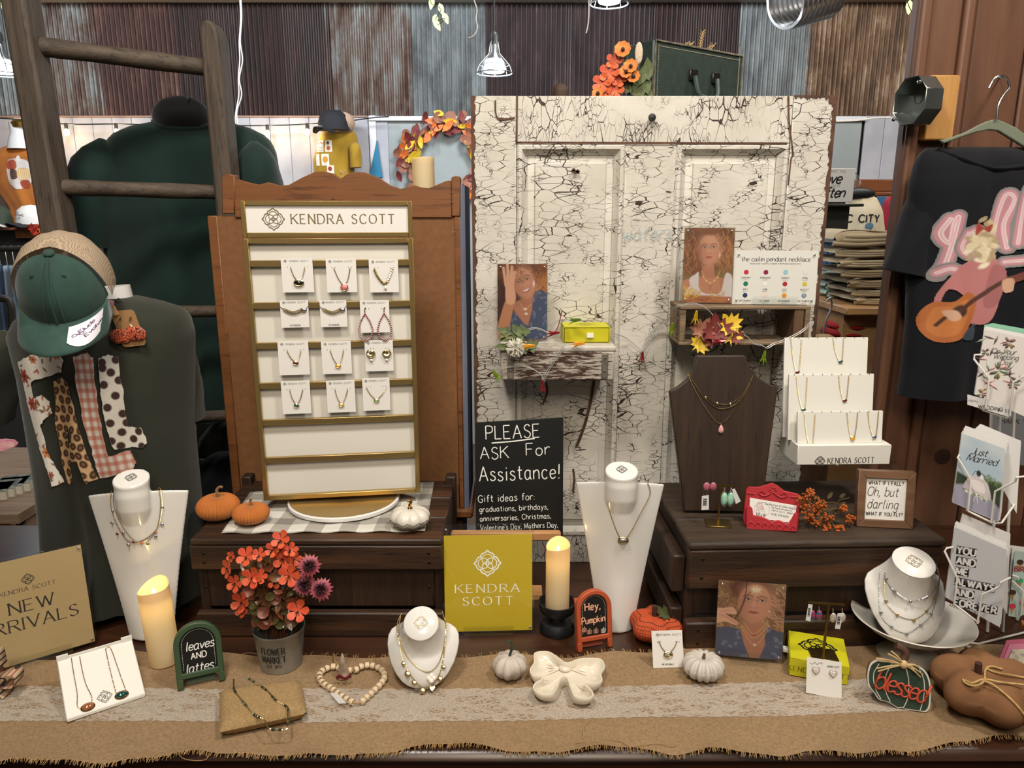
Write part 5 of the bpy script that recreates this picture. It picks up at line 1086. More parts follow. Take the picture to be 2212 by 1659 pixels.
obj('header_frame',MB().box(xl,xl+.008,-.012,.006,hz0,hz1).box(xr-.008,xr,-.012,.006,hz0,hz1).box(xl+.008,xr-.008,-.012,.006,hz0,hz0+.008).box(xl+.008,xr-.008,-.012,.006,hz1-.008,hz1),brass,js,bevel=.0008)
obj('header_panel',MB().box(xl+.008,xr-.008,-.008,.003,hz0+.008,hz1-.008),cardw,js)
mb = MB(); a = FG.q(592,471); hh = hz1-hz0; text(mb,'KENDRA SCOTT',hh*.255,FG.q(742,470)[0],(hz0+hz1)/2-hh*.125,-.0084,sp=3.1,**SER); logo(mb,a[0],(hz0+hz1)/2,hh*.305,-.0084,.055); obj('lettering',mb,ink_br,js,sharp=0)
rails = [567,656,741,826,904,984]
for y in rails: z = FG.q(740,y)[1]; obj('rail',MB().box(xl+fwid,xr-fwid,-.013,-.004,z-.0055,z+.0055),brass,js,bevel=.0006)
db = obj('turntable',MB().lathe([(.105,0),(.108,.002),(.108,.008),(.104,.010)],48),mat('gloss_white','dcdad6',.25),js); db.location = FG.B-FG.B+Vector((.0,.012,-.0185)); obj('brass_plate',MB().lathe([(.1045,0),(.1045,.0012)],48),brass,db).location = (0,0,.0102)
js_k = dict(o=.0135)
def kcard(idx,x0,y0,x1,y1,label,build,ext=False):
    a = FG.q(x0,y0); b = FG.q(x1,y1); cx,w,h = (a[0]+b[0])/2,b[0]-a[0],a[1]-b[1]
    t = T('jewellery_card',label,'jewellery card',FG.B+FG.X*cx+FG.U*b[1]+FG.N*(.0 if FG.N.y > 0 else .0)-Vector((0,0,0)),FG.yaw,group='white jewellery cards on the gold stand')
    sg = 1; yv = -.0150
    obj('card',MB().box(-w/2,w/2,yv-.0006,yv,0,h).box(-w/2,w/2,yv,.0-.0132,h-.0012,h),cardw,t)
    q = MB(); text(q,'KENDRA SCOTT',.0031,w*.07,h*.895,yv-.0008,w=1.0,sp=2.6,n=1); r = .0027; X0,Z0 = -w*.36,h*.918
    for k in range(2): rr = r*(1-.5*k); q.ribbon([(X0,Z0+rr),(X0+rr,Z0),(X0,Z0-rr),(X0-rr,Z0),(X0,Z0+rr)],.0005,yv-.0008)
    if ext: text(q,'EXTENDER',.0028,0,h*.05,yv-.0008,w=1.6,n=1)
    obj('lettering',q,inkd,t,sharp=0); slots = MB()
    if not ext:
        for X in (-.30*w,-.20*w,.24*w,.34*w): slots.sph((X,yv-.0007,h*.745),(.0007,.0003,.0007),6,4)
        obj('slots',slots,inkd,t)
    build(t,w,h,yv-.0018); return t
def vneck(w,h,y,t,gx,gz,gm,s,kind='oval',m=gold,x0=-.20,x1=.25,r=.00075,step=.0024,bow=.03):
    A = Vector((x0*w,y,h*.73)); Bv = Vector((x1*w,y,h*.73)); C = Vector((gx*w,y,gz*h))
    p1 = cr([A,A.lerp(C,.5)+Vector((-bow*w,0,-.02*h)),C],6); p2 = cr([C,C.lerp(Bv,.5)+Vector((bow*w,0,-.02*h)),Bv],6)
    obj('chain',MB().chain(p1+p2[1:],r,step),m,t)
    if kind == 'oval': e = obj('pendant',MB().sph((0,0,0),(s,s*.5,s*.6),16,8),gm,t)
    elif kind == 'round': e = obj('pendant',MB().sph((0,0,0),(s,s*.5,s),16,8),gm,t)
    else: e = obj('pendant',MB().lathe([(0,-s),(s*.42,-s*.7),(s*.5,-s*.2),(s*.25,s*.5),(0,s)],12),gm,t)
    e.location = C+Vector((0,-.0012,0 if kind != 'drop' else -s)); 
    if kind != 'drop': obj('setting',MB().tube([(s*1.04*cos(a*pi/9),0,s*(.64 if kind == 'oval' else 1.04)*sin(a*pi/9)) for a in range(18)],s*.17,5,True),m,e)
jet_g,garnet,citrine,emerald,champ,lgreen,pinkg,sapp,pearl = gem('black','0c0c0c'),gem('garnet','5c0f1c'),gem('citrine','d99a1c'),gem('emerald','0c4a3c'),gem('champagne','d8a85a'),gem('light_green','7aa860'),mat('pink_speckled','c2525c',.3,col2='e0a0a0',ns=400),gem('sapphire','1a2a4c'),mat('pearl','e6e2dc',.15,coat=1)
def b_ring(t,w,h,y):
    mb = MB(); P0,P1 = Vector((-.36*w,y,.66*h)),Vector((.38*w,y,.66*h)); n = 11
    for k in range(n): u = k/(n-1); c = Vector((P0.x+(P1.x-P0.x)*u*.82+.02*w,y-.001,.66*h-.12*h*4*u*(1-u)*.9)); mb.tube([c+Vector((.0032*cos(q*pi/5),.0008*sin(q*pi/5*2),.0026*sin(q*pi/5))) for q in range(10)],.00055,5,True)
    obj('ring_chain',mb,silver if w > .053 else gold,t); obj('clasp',MB().sph((.34*w,y-.001,.64*h),(.0055,.0022,.0035),12,7),silver,t); obj('cord',MB().tube([(-.5*w,y,.78*h),(-.36*w,y,.66*h)],.0005,4).tube([(.5*w,y,.78*h),(.38*w,y,.66*h)],.0005,4),inkd,t)
def b_drop(t,w,h,y):
    for X in (-.34,.32):
        e = obj('earring',MB(),garnet,t) if False else None
        ol = [(0,.0),(.32,-.30),(.5,-.62),(.40,-.92),(0,-1.1),(-.40,-.92),(-.5,-.62),(-.32,-.30),(0,0)]; s = .047; x0 = X*w; z0 = h*.60
        pts = [Vector((x0+a*s*.55,y,z0+b*s)) for a,b in ol]; mb = MB().tube(pts,.0009,5); L = []
        for a,b in zip(pts,pts[1:]):
            for k in range(4): mb.sph(a.lerp(b,k/4),.0017,6,4)
        o = obj('earring_hoop',mb,mat('garnet_beads','7c2238',.2,.2,coat=1),t); obj('ear_wire',MB().tube([(x0,y,z0),(x0,y,z0+.009),(x0+.002,y,z0+.011)],.0008,5),gold,o)
def b_swirl(t,w,h,y):
    for X,sg in ((-.30,1),(.28,-1)):
        mb = MB(); mb.tube(cr([(X*w-sg*.004,y,.70*h),(X*w-sg*.006,y-.001,.58*h),(X*w,y-.002,.50*h),(X*w+sg*.006,y-.001,.57*h),(X*w+sg*.002,y-.002,.66*h),(X*w-sg*.002,y-.002,.58*h)],5),[.0012+.0022*sin(pi*k/25) for k in range(26)],8)
        o = obj('earring',mb,gold,t); obj('pearl',MB().sph((X*w+sg*.001,y-.001,.37*h),.0028,10,7),pearl,o)
def b_chain(t,w,h,y):
    A = [Vector((-.32*w,y,.72*h)),Vector((-.22*w,y,.50*h)),Vector((.02*w,y,.26*h)),Vector((.2*w,y,.50*h)),Vector((.30*w,y,.72*h))]; obj('chain',MB().chain(cr(A,8),.0019,.0042,6),gold,t); e = obj('pearl_drop',MB().sph((.04*w,y,.14*h),(.0026,.0026,.0042),10,8),pearl,t)
kcard(1,609,557,681,629,'necklace card with a black oval pendant, top row left',lambda t,w,h,y: vneck(w,h,y,t,.03,.28,jet_g,.0078))
kcard(2,705,558,773,629,'necklace card with a round pink pendant, top row middle',lambda t,w,h,y: vneck(w,h,y,t,.08,.15,pinkg,.0058,'round',x0=-.24,x1=.30))
kcard(3,797,559,862,629,'necklace card with a thick gold chain and pearl, top row right',b_chain)
kcard(4,607,647,671,704,'extender card with silver rings and steel clasp, second row left',b_ring,True)
kcard(5,692,647,752,703,'extender card with pale gold rings, second row middle',b_ring,True)
kcard(6,778,647,843,715,'card with large garnet teardrop hoop earrings, second row right',b_drop)
kcard(7,602,735,672,805,'necklace card with a dark red pendant, third row left',lambda t,w,h,y: vneck(w,h,y,t,.06,.36,garnet,.0044,m=silver if False else gold))
kcard(8,695,735,762,803,'necklace card with an amber yellow pendant, third row middle',lambda t,w,h,y: vneck(w,h,y,t,.04,.25,citrine,.0044))
kcard(9,788,733,851,797,'card with gold swirl earrings and pearl drops, third row right',b_swirl)
kcard(10,609,820,675,888,'necklace card with a dark green pendant, fourth row left',lambda t,w,h,y: vneck(w,h,y,t,.0,.26,emerald,.0044))
kcard(11,706,819,770,885,'necklace card with a champagne pendant, fourth row middle',lambda t,w,h,y: vneck(w,h,y,t,.0,.24,champ,.0044))
kcard(12,783,814,844,881,'necklace card with a light green pendant, fourth row right',lambda t,w,h,y: vneck(w,h,y,t,.0,.32,lgreen,.0044,x0=-.36,x1=.38))
# pillar candle on top of the dresser rail + small things behind the rail
def candle(label,loc,r,h,glow=0,lean=0,slope=.012,flame=True,name='pillar_candle'):
    t = T(name,label,'candle',loc,0,0,ry=lean)
    m = MATS.get('candle_wax')
    if not m:
        m,nt,b = new_mat('candle_wax'); MATS['candle_wax'] = m; out = nt.nodes['Material Output']; b.inputs['Base Color'].default_value = (*lin('e8dcb8'),1); b.inputs['Roughness'].default_value = .5
        tr = nt.nodes.new('ShaderNodeBsdfTranslucent'); tr.inputs[0].default_value = (*lin('ffe2a6'),1); mx = nt.nodes.new('ShaderNodeMixShader'); mx.inputs[0].default_value = .45; nt.links.new(b.outputs[0],mx.inputs[1]); nt.links.new(tr.outputs[0],mx.inputs[2]); nt.links.new(mx.outputs[0],out.inputs[0])
    N = 40; mb = MB(); vs = []
    rimz = lambda a: h-slope*(.5-.5*sin(a+.5))-slope*.5*(.5+.5*cos(2*a))
    prof = [(r*.97,0),(r,.003),(r,h*.25),(r,h*.5),(r,h*.8),(r,None),(r*.96,None),(r*.93,'i'),(r*.90,h*.80),(r*.2,h*.78),(0.0001,h*.78)]
    for rr,z in prof:
        for k in range(N):
            a = 2*pi*k/N; zz = rimz(a) if z is None else (rimz(a)-.003 if z == 'i' else z); vs.append((rr*cos(a),rr*sin(a),zz))
    mb.add(vs,[(i*N+k,i*N+(k+1) % N,(i+1)*N+(k+1) % N,(i+1)*N+k) for i in range(len(prof)-1) for k in range(N)]+[tuple(range(N-1,-1,-1))]); obj('wax',mb,m,t,sharp=60)
    if flame:
        fz = h-slope*1.3
        if glow: obj('flame_tip',MB().lathe([(.0035,-.006),(.004,0),(.002,.006),(0,.009)],10),mat('led_flame','ffe9a0',.3,emit=6,emitc='ffd060'),t).location = (0,0,fz-.004)
        else: obj('flame_tip',MB().lathe([(.0035,-.006),(.004,0),(.002,.006),(0,.009)],10),mat('flame_off','cdbf9a',.5),t).location = (0,0,fz-.004)
        if glow:
            l = point('candle_light',(0,0,0),.004,glow,(1,.74,.30)); l.parent = t; l.location = (0,0,fz+.002)
            l = point('candle_light',(0,0,0),.004,glow*.18,(1,.74,.30)); l.parent = t; l.location = (0,0,h*.70)
    return t
a = P(910,406,1.555); a.z += .0; candle('unlit cream pillar candle standing behind the dresser top in front of the wreath',(a.x,1.60,a.z-.02),.023,P(910,336,1.60).z-a.z+.02,0,0,.006,False)
cs = T('candle_shelf','narrow wooden ledge behind the dresser top carrying the candle','shelf',(a.x,1.60,a.z-.02)); obj('ledge',MB().box(-.05,.05,-.055,.06,-.01,0),ow,cs)
for x,y,lab in ((742,372,'dried seed head rising from the notch in the dresser top'),(770,374,'small dried sprig behind the dresser top')):
    t = T('dried_sprig',lab,'dried grass',P(x,y+20,1.56)); mb = MB().tube([(0,0,-.1),(0,0,.02)],.001,4)
    for k in range(22): mb.sph((random.uniform(-.006,.006),0,random.uniform(-.01,.028 if x < 750 else .012)),(.0016,.0016,.004),6,4)
    obj('seed_head',mb,mat('dried_straw','b0905c',.8),t)
# ---------------------------------------------------------------- chalkboard
c,w,h,yw = board(1028,1140,1216,1160,.985,905); ZCB = P(1120,1152,1.36).z
FB = Fr(P(1122,1152,1.37),R_(2.5),R_(6)); cb = FB.T('chalkboard','black chalkboard reading please ask for assistance propped before the door','sign')
bp = FB.poly([(1029,1166),(1027,913),(1217,902),(1216,1160)]); obj('board',MB().prism(bp,0,.004),mat('chalk_black','0c0d0d',.45),cb,bevel=.0005)
chalk = mat('chalk_white','dcdcd6',.8)
mb = MB()
def wr(s,x0,y0,x1,h,w=.7,sp=2.0,**k):
    a,b = FB.q(x0,y0),FB.q(x1,y0-(x1-x0)*.045); L = b[0]-a[0]; hh = h/FPX*1.40; tw = text_w(s,hh/10,sp); text(mb,s,hh,a[0],a[1],-.0006,'l',w=w,sp=sp,sx=L/tw,rot=atan2(b[1]-a[1],L),wob=.35,**k)
wr('PLEASE',1050,949,1166,30,.75); p = [FB.q(*q) for q in ((1062,957),(1110,953),(1155,947))]; mb.ribbon(p,.0025,-.0006)
wr('ASK',1038,992,1099,27,.8); wr('For',1137,984,1188,27,.8); wr('Assistance!',1036,1040,1210,33,.75)
wr('Gift ideas for:',1033,1085,1155,16,1); wr('graduations, birthdays,',1036,1106,1184,12,1.1); wr('anniversaries, Christmas,',1037,1126,1190,12,1.1)
wr("Valentine's Day, Mothers Day,",1038,1146,1205,12,1.1); wr('Just because!',1148,1158,1208,10,1.1)
obj('chalk_writing',mb,chalk,cb,sharp=0)
hd = T('board_holder','pale pine block holding up the chalkboard','stand',P(1150,1166,1.36)); hd.location.z = .9; zz = P(1180,1150,1.34).z
lwd = wood('pale_pine','a37448','bb8b5a',.6,'x',.8,bs=.1)
obj('top_block',MB().box(-.16,.055,-.022,-.006,zz-.9-.018,zz-.9),lwd,hd,bevel=.003); obj('upright',MB().box(-.06,-.04,-.01,.012,0,zz-.918),lwd,hd); obj('foot',MB().box(-.12,.02,-.02,.02,0,.01),lwd,hd)
# ---------------------------------------------------------------- shelves on the door
wwm = mat('distressed_white_wood','a39a8d',.8,col2='b8b1a6',ns=40,bs=.4)
def distress():
    m,nt,b = new_mat('brushed_brown_on_white'); v = coords(nt,(3,1,26)); n = noise(nt,v,9,5,.7,.5); o_ = nt.nodes.new('ShaderNodeSeparateXYZ'); nt.links.new(coords(nt),o_.inputs[0])
    k = mth(nt,'MULTIPLY',mth(nt,'ABSOLUTE',o_.outputs[0]),9.0); e = mth(nt,'SUBTRACT',n,mth(nt,'MULTIPLY',mth(nt,'POWER',k,4.0),.18))
    nt.links.new(ramp(nt,e,[(.44,'aaa297'),(.50,'3d2519')]),b.inputs['Base Color']); b.inputs['Roughness'].default_value = .8; bump(nt,b,n,.6,.002); return m
A,B_ = P(1078,748,1.40),P(1332,748,1.40); zs_ = A.z; zb2 = P(0,822,1.40).z; bs_ = T('brick_mould_shelf','distressed white and brown brick mould used as a shelf on the left of the door','shelf',((A.x+B_.x)/2,1.40,zb2)); w = B_.x-A.x; h = zs_-zb2
obj('top_board',MB().box(-w/2,w/2,0,.095,h-.012,h),wwm,bs_,bevel=.004,seg=2); obj('front_board',MB().box(-w/2+.003,w/2-.003,-.002,.012,0,h-.011),distress(),bs_,bevel=.004,seg=2)
for x in (-w/2+.002,w/2-.014): obj('end_board',MB().box(x,x+.012,.012,.09,0,h-.012),wwm,bs_)
for x in (-w/2+.022,w/2-.022): o = obj('strap',MB().box(x-.006,x+.006,-.005,-.002,.004,h-.014),mat('old_tin','6b645b',.5,.6,col2='8a8378',ns=80),bs_,bevel=.001); obj('rivet',MB().sph((x,-.006,h*.3),(.0022,.001,.0022),8,5).sph((x,-.006,h*.68),(.0022,.001,.0022),8,5),steel,o)
ZS = zs_
grayw = wood('grey_crate_board','66543f','846e54',.8,'x',1,dark='3f3225',bs=.6)
A,B_ = P(1470,662,1.40),P(1753,662,1.40); C_ = P(0,746,1.40); wsf = T('box_shelf','open weathered wooden box fixed to the door as a shelf holding maple leaves','shelf',((A.x+B_.x)/2,1.40,C_.z)); w = B_.x-A.x; h = A.z-C_.z
cslat('top_board',wsf,-w/2,w/2,0,.096,h-.006,h,grayw,.0015); cslat('bottom_board',wsf,-w/2,w/2,0,.096,0,.006,grayw,.0015)
cslat('end_board',wsf,-w/2+.001,-w/2+.012,.002,.094,.006,h-.006,grayw,.001); cslat('end_board',wsf,w/2-.03,w/2-.012,.002,.094,.006,h-.006,wood('brown_crate_end','4e3722','654a30',.7,'z',1),.001); cslat('corner_batten',wsf,w/2-.010,w/2-.001,-.001,.012,.006,h-.006,grayw,.001)
mb = MB(); text(mb,'MEXICAN',.012,0,0,0,w=1.8); mb.xf(Matrix.Translation((-w/2+.0005,.028,h*.5)) @ Matrix.Rotation(-pi/2,4,'Z') @ Matrix.Rotation(pi/2,4,'Y') ); obj('stencil',mb,inkd,wsf,sharp=0)
ZT = A.z
# ---------------------------------------------------------------- portraits
PRg = attr_mat('glossy_print',.35,.2)
SK,SKL,SKD = 'b98263','d3a384','8a5540'
def face(p,cx,cy,s,rot,smile=0,hair='7a4a30',gaze=0):
    c_,s_ = cos(rot),sin(rot)
    def R(x,y): return (cx+s*(x*c_-y*s_),cy+s*(x*s_+y*c_))
    def el(x,y,rx,ry,col,r=0,so=.02,a=1): q = R(x,y); p.E(q[0],q[1],rx*s,ry*s,col,rot+r,so,a)
    el(0,.05,.72,1.0,SK,so=.03); el(0,.55,.50,.52,SK,so=.05); el(.1,.0,.5,.75,SKL,so=.3,a=.55); el(.0,-.6,.5,.3,SKL,so=.2,a=.4); el(-.5,.2,.22,.6,SKD,so=.2,a=.5)
    for x in (-.30,.30):
        el(x,-.14,.19,.10,SKD,so=.06,a=.6); el(x,-.12,.14,.05,'e9ddd0',so=.015,a=.5 if smile else .8); el(x+.01,-.12,.055,.05,'2b1c16',so=.015)
        p.L([R(x-.17,-.10),R(x-.04,-.185),R(x+.15,-.12)],.035*s,'3a241b',.012,3); p.L([R(x-.22,-.27),R(x,-.36),R(x+.2,-.30)],.055*s,'6b4330',.02,3,.8)
    p.L([R(.07,-.1),R(.10,.1),R(.12,.22)],.05*s,SKD,.03,3,.45); el(.02,.27,.12,.05,SKD,so=.04,a=.7); el(.02,.18,.07,.1,SKL,so=.06,a=.7)
    el(.32,.25,.17,.13,'c9776a',so=.12,a=.4); el(-.32,.25,.17,.13,'c9776a',so=.12,a=.3)
    if smile:
        p.G([R(-.30,.42),R(-.1,.47),R(.12,.47),R(.34,.38),R(.20,.62),R(0,.68),R(-.18,.60)],'a8524a',.015,4); p.G([R(-.22,.465),R(0,.50),R(.25,.44),R(.12,.565),R(0,.59),R(-.13,.56)],'efe6de',.012,4)
    else:
        p.G([R(-.22,.50),R(-.08,.455),R(0,.48),R(.08,.455),R(.24,.50),R(.1,.59),R(0,.61),R(-.1,.59)],'a85a50',.015,4); p.L([R(-.2,.50),R(0,.515),R(.22,.50)],.02*s,'6b3530',.01,3)
def leop(p,mask,seed=1):
    r = np.random.RandomState(seed); c0 = p.c.copy()
    for k in range(90):
        x,y = r.rand(),r.rand()*p.H; a = r.rand()*3; p.E(x,y,.032,.02,'7a8496',a,.01); p.E(x,y,.018,.010,'45506a',a,.008)
    m = mask[...,None]; p.c = c0*(1-m)+p.c*m
def photo1():
    p = Paint(.11,.163,110); p.fill('7a6a42'); p.E(.9,.25,.5,.5,'8f7f4c',0,.5)
    p.E(.12,.7,.35,.8,'3a2018',0,.1); p.E(.85,.3,.25,.45,'9a6238',0,.1); p.E(.45,.1,.5,.3,'6a3f28',0,.1)
    p.strands(90,(.6,.0,1,.5),(.9,1.9),['c28a55','7a4528','a8703f'],.012,.25); p.strands(70,(0,.1,.3,1.2),(1.2,1.9),['4a281c','2c1610','5a3524'],.014,.3)
    p.G([(.45,.7),(.72,.6),(.74,.8),(.62,1.2),(.35,1.0),(.3,.75)],'a8725a',.03); p.G([(.35,.85),(.6,.8),(.7,.75),(.66,1.0),(.58,1.25),(.5,1.15)],'b07a5c',.04)
    m1 = p.mp([(.72,.55),(.85,.5),(1.0,.55),(1.02,1.5),(.2,1.5),(.25,1.2),(.32,.9),(.5,1.12),(.62,1.22),(.70,.9)],.015); p.blend(m1,'46536c'); leop(p,m1,3)
    face(p,.52,.36,.30,-.35,1)
    p.strands(25,(.1,.0,.5,.25),(.5,1.6),['6a3f28','4a281c','a8703f'],.012,.2)
    p.G([(0,1.5),(.0,1.25),(.08,.95),(.17,.7),(.30,.68),(.36,.72),(.30,.95),(.25,1.2),(.2,1.5)],'b8815f',.02,3); p.G([(.17,.72),(.16,.45),(.18,.2),(.24,.12),(.28,.3),(.36,.55),(.36,.72),(.27,.8)],SKL,.02,3)
    for x0,x1,yy in ((.17,.12,.08),(.22,.20,.02),(.27,.29,.06),(.31,.34,.16)): p.L([(x0,.42),(x1,yy)],.055,SKL,.02); p.L([(x0+.028,.42),(x1+.028,yy)],.008,SKD,.01,a=.6)
    p.L([(.18,.76),(.33,.74)],.012,'d9b070'); p.L([(.45,.75),(.55,.88),(.68,.78)],.008,'d9b070',.008,3); p.E(.56,.88,.03,.02,'efe0d0'); p.E(.58,.97,.03,.02,'efe0d0'); p.E(.73,.38,.015,.05,'e8e8ee')
    return p
def photo2():
    p = Paint(.11,.163,110); p.fill('80683f'); p.E(.5,.35,.52,.5,'6a4026',0,.1); p.E(.2,.6,.25,.35,'7a4c2c',0,.1); p.E(.82,.5,.2,.3,'9a6840',0,.1)
    p.strands(150,(.05,.0,.98,.75),(.9,2.3),['8a5832','54301e','b58050','3c2014','c59560'],.012,.22,.04)
    p.G([(.38,.75),(.62,.72),(.64,.95),(.9,1.0),(.95,1.3),(.25,1.3),(.25,1.0),(.38,.95)],'b0785a',.03); p.G([(.3,1.0),(.72,.98),(.80,1.28),(.38,1.28)],SK,.04)
    p.G([(.12,1.05),(.25,.92),(.32,.88),(.33,1.15),(.42,1.28),(.62,1.3),(.78,1.26),(.84,.95),(.9,.88),(1.0,1.0),(1.0,1.5),(.12,1.5)],'d2ccc8',.02,3); p.G([(.0,1.05),(.12,1.0),(.16,1.15),(.05,1.25),(0,1.2)],SK,.02)
    p.L([(.56,1.25),(.57,1.08)],.01,SKD,.03); face(p,.50,.42,.30,-.03,0); p.G([(.69,.4),(.74,.38),(.75,.5),(.70,.55)],SK,.01,3); p.E(.72,.52,.012,.05,'e8e0c8')
    p.strands(30,(.15,.1,.3,.7),(1.1,2.0),['6a4026','a87245'],.012,.25); p.strands(30,(.76,.1,.95,.7),(1.1,2.0),['6a4026','b58050'],.012,.25); p.E(.48,-.02,.3,.16,'7a4c2c',0,.06)
    p.L([(.38,.85),(.45,1.02),(.56,1.08),(.68,1.0),(.74,.85)],.010,'d9b070',.008,4)
    for x,y in ((.42,.97),(.48,1.04),(.56,1.09),(.64,1.04),(.7,.97)): p.E(x,y,.016,.02,'dcb87a')
    p.G([(.08,1.32),(1.0,1.36),(1.0,1.5),(0,1.5)],'a0643c',.04); p.strands(60,(.0,1.25,.35,1.42),(3.6,5.8),['c9a23c','e0bf5a','9c7420'],.012,.12); p.strands(30,(.5,1.3,.9,1.4),(3.6,5.8),['c9a23c','9c7420'],.01,.08); p.strands(20,(0,1.4,.9,1.46),(0,.1),['7c452a','c07f50'],.01,.3)
    return p
def photo3():
    p = Paint(.14,.19,130); p.fill('9a7c58'); p.E(.15,.3,.25,.6,'8a6848',0,.2); p.strands(160,(.0,.0,.3,.8),(.9,2.2),['6a4a34','9a7550','4a3020','b8946a'],.012,.2,.04)
    p.strands(160,(.62,.05,1.0,.8),(-.3,1.3),['7a4a34','b08060','54301f','c8a080'],.014,.28,.03); p.E(.48,.12,.32,.22,'5c3626',0,.1)
    p.G([(.42,.75),(.68,.70),(.72,.95),(.8,1.36),(.45,1.36),(.36,.95)],'a8745a',.03)
    m = p.mp([(.0,.85),(.2,.83),(.36,.86),(.42,1.1),(.52,1.36),(0,1.36)],.01)+p.mp([(.76,.78),(.9,.84),(1,.86),(1,1.36),(.66,1.36),(.74,1.1),(.72,.9)],.01); m = np.clip(m,0,1); p.blend(m,'454f66'); leop(p,m,5)
    face(p,.55,.36,.34,.05,0)
    p.L([(.42,.0),(.40,.3),(.30,.62),(.24,.72)],.014,'33302a',.01,3); p.L([(.5,.12),(.42,.3),(.33,.6)],.010,'4a4636',.01,3)
    for k in range(9): a = k*.7; p.E(.56+.05*cos(a),.13+.035*sin(a),.032,.012,'e0d8b0',a)
    p.G([(.0,.52),(.1,.5),(.22,.47),(.29,.55),(.27,.60),(.12,.60),(.28,.70),(.33,.76),(.28,.79),(.12,.74),(.02,.78),(0,.75)],SKL,.015,3); p.L([(.03,.62),(.15,.66),(.3,.76)],.012,SKD,.01,3,.7); p.L([(.05,.56),(.2,.53)],.01,SKD,.01,a=.6)
    for pts in (((.40,.72),(.56,.92),(.74,.72)),((.38,.78),(.56,1.0),(.76,.80)),((.36,.80),(.58,1.12),(.77,.84))): p.L(list(pts),.008,'d9a878',.008,5)
    p.E(.57,.945,.02,.015,'9a3a2c'); p.E(.585,1.12,.02,.02,'e0c8a0'); p.E(.77,.50,.012,.012,'e0d0a0'); return p
def photo_stand(F,w,h,pf,label,base=False):
    t = acrylic_stand(F,w,h,label,'photo',base=base,name='photo_stand',th=.006)
    p = pf(); p.c = p.c*np.array([.80,.74,.76]); k = min((w-.004)/p.w,9); s_x = (w-.004)/p.w; s_z = (h-.004)/(p.H*p.w); o = obj('portrait_print',p.mesh('portrait',None,PRg),PRg,t,label='portrait print of a woman with wavy hair wearing fine necklaces',sharp=0); o.location = (0,-.0020,.002); o.scale = (s_x,1,s_z); return t
c1 = P(1128,735,1.455); c1.z = ZS+.002; F = Fr(c1,R_(-1),R_(3)); photo_stand(F,.1015,solve_h(c1,F.yaw,F.tilt,568),photo1,'acrylic photo of a smiling woman with hand on her head, on the brick shelf')
c,w,h,yw = board(1468,650,1571,656,ZT+.001,489,R_(3)); F = Fr(Vector((c.x,1.435,ZT+.001)),R_(-7),R_(5)); photo_stand(F,.098,solve_h(F.B,F.yaw,F.tilt,490),photo2,'acrylic photo of a long-haired woman in a white top, on the box shelf')
# months sign
F = Fr(Vector((P(1668,655,1.43).x,1.425,ZT+.001)),R_(-4),R_(4)); w,h = .157,solve_h(F.B,F.yaw,F.tilt,541)
ms = acrylic_stand(F,w,h,'white acrylic sign with twelve coloured birthstone dots on the box shelf','sign',paper=cardw,name='birthstone_sign',inset=.0)
mb = MB(); text(mb,'the cailin pendant necklace',h*.085,0,h*.80,-.0017,w=1.3,nib=0,thin=.35,sp=1.1); text(mb,'Bound to be a favorite, available in birthstone-inspired colors.',h*.026,0,h*.745,-.0017,w=1.2,sp=1.4,n=1)
mon = 'JANUARY FEBRUARY MARCH APRIL MAY JUNE JULY AUGUST SEPTEMBER OCTOBER NOVEMBER DECEMBER'.split(); mcx = ['c2273c','8a1e4a','6fb4bf','d6d2cc','1c7458','e6e2da','a82a33','d0b53a','26335c','e3cfc4','d98b2f','5c7896']
for k in range(12):
    x = -.345*w+(k % 4)*w*.235; z = h*(.585-(k//4)*.215); text(mb,mon[k],h*.030,x,z-h*.105,-.0017,w=1.6,sp=2.2,n=1)
    text(mb,'gemstone',h*.016,x,z-h*.135,-.0017,w=1,sp=2,n=1)
    o = obj('birthstone_dot',MB().sph((x,-.0017,z+.0012),(.0046,.00012,.0046),18,6),mat('stone_'+mon[k].lower(),mcx[k],.3,col2='f0e8e8' if k in (3,2,11) else None,ns=500,lo=.5,hi=.7),ms)
obj('lettering',mb,inkd,ms,sharp=0)
# yellow drawer box on the brick shelf
yel = mat('yellow_card','b9b318',.45); 
c,w,h,yw = board(1216,741,1318,741,ZS,706); yb = T('gift_box','small yellow drawer box with white pull tab on the brick shelf','box',c,R_(1)); w = (P(1318,725,c.y).x-P(1216,725,c.y).x)
dp = .065; obj('sleeve',MB().box(-w/2,w/2,.001,dp,h-.002,h).box(-w/2,-w/2+.002,.001,dp,0,h).box(w/2-.002,w/2,.001,dp,0,h).box(-w/2,w/2,.001,dp,0,.001),yel,yb,bevel=.0005); obj('drawer',MB().box(-w/2+.003,w/2-.003,.0,dp-.004,.002,h-.003),yel,yb,bevel=.0004)
obj('pull_tab',MB().box(.0,.013,-.004,.0,h*.35,h*.62),cardw,yb); mb = MB(); logo(mb,0,0,.02,0,.04); mb.map(lambda v: (v.x,dp/2+v.z,h+.0003)); obj('logo_print',mb,mat('dull_gold_ink','8f8a1a',.5),yb)
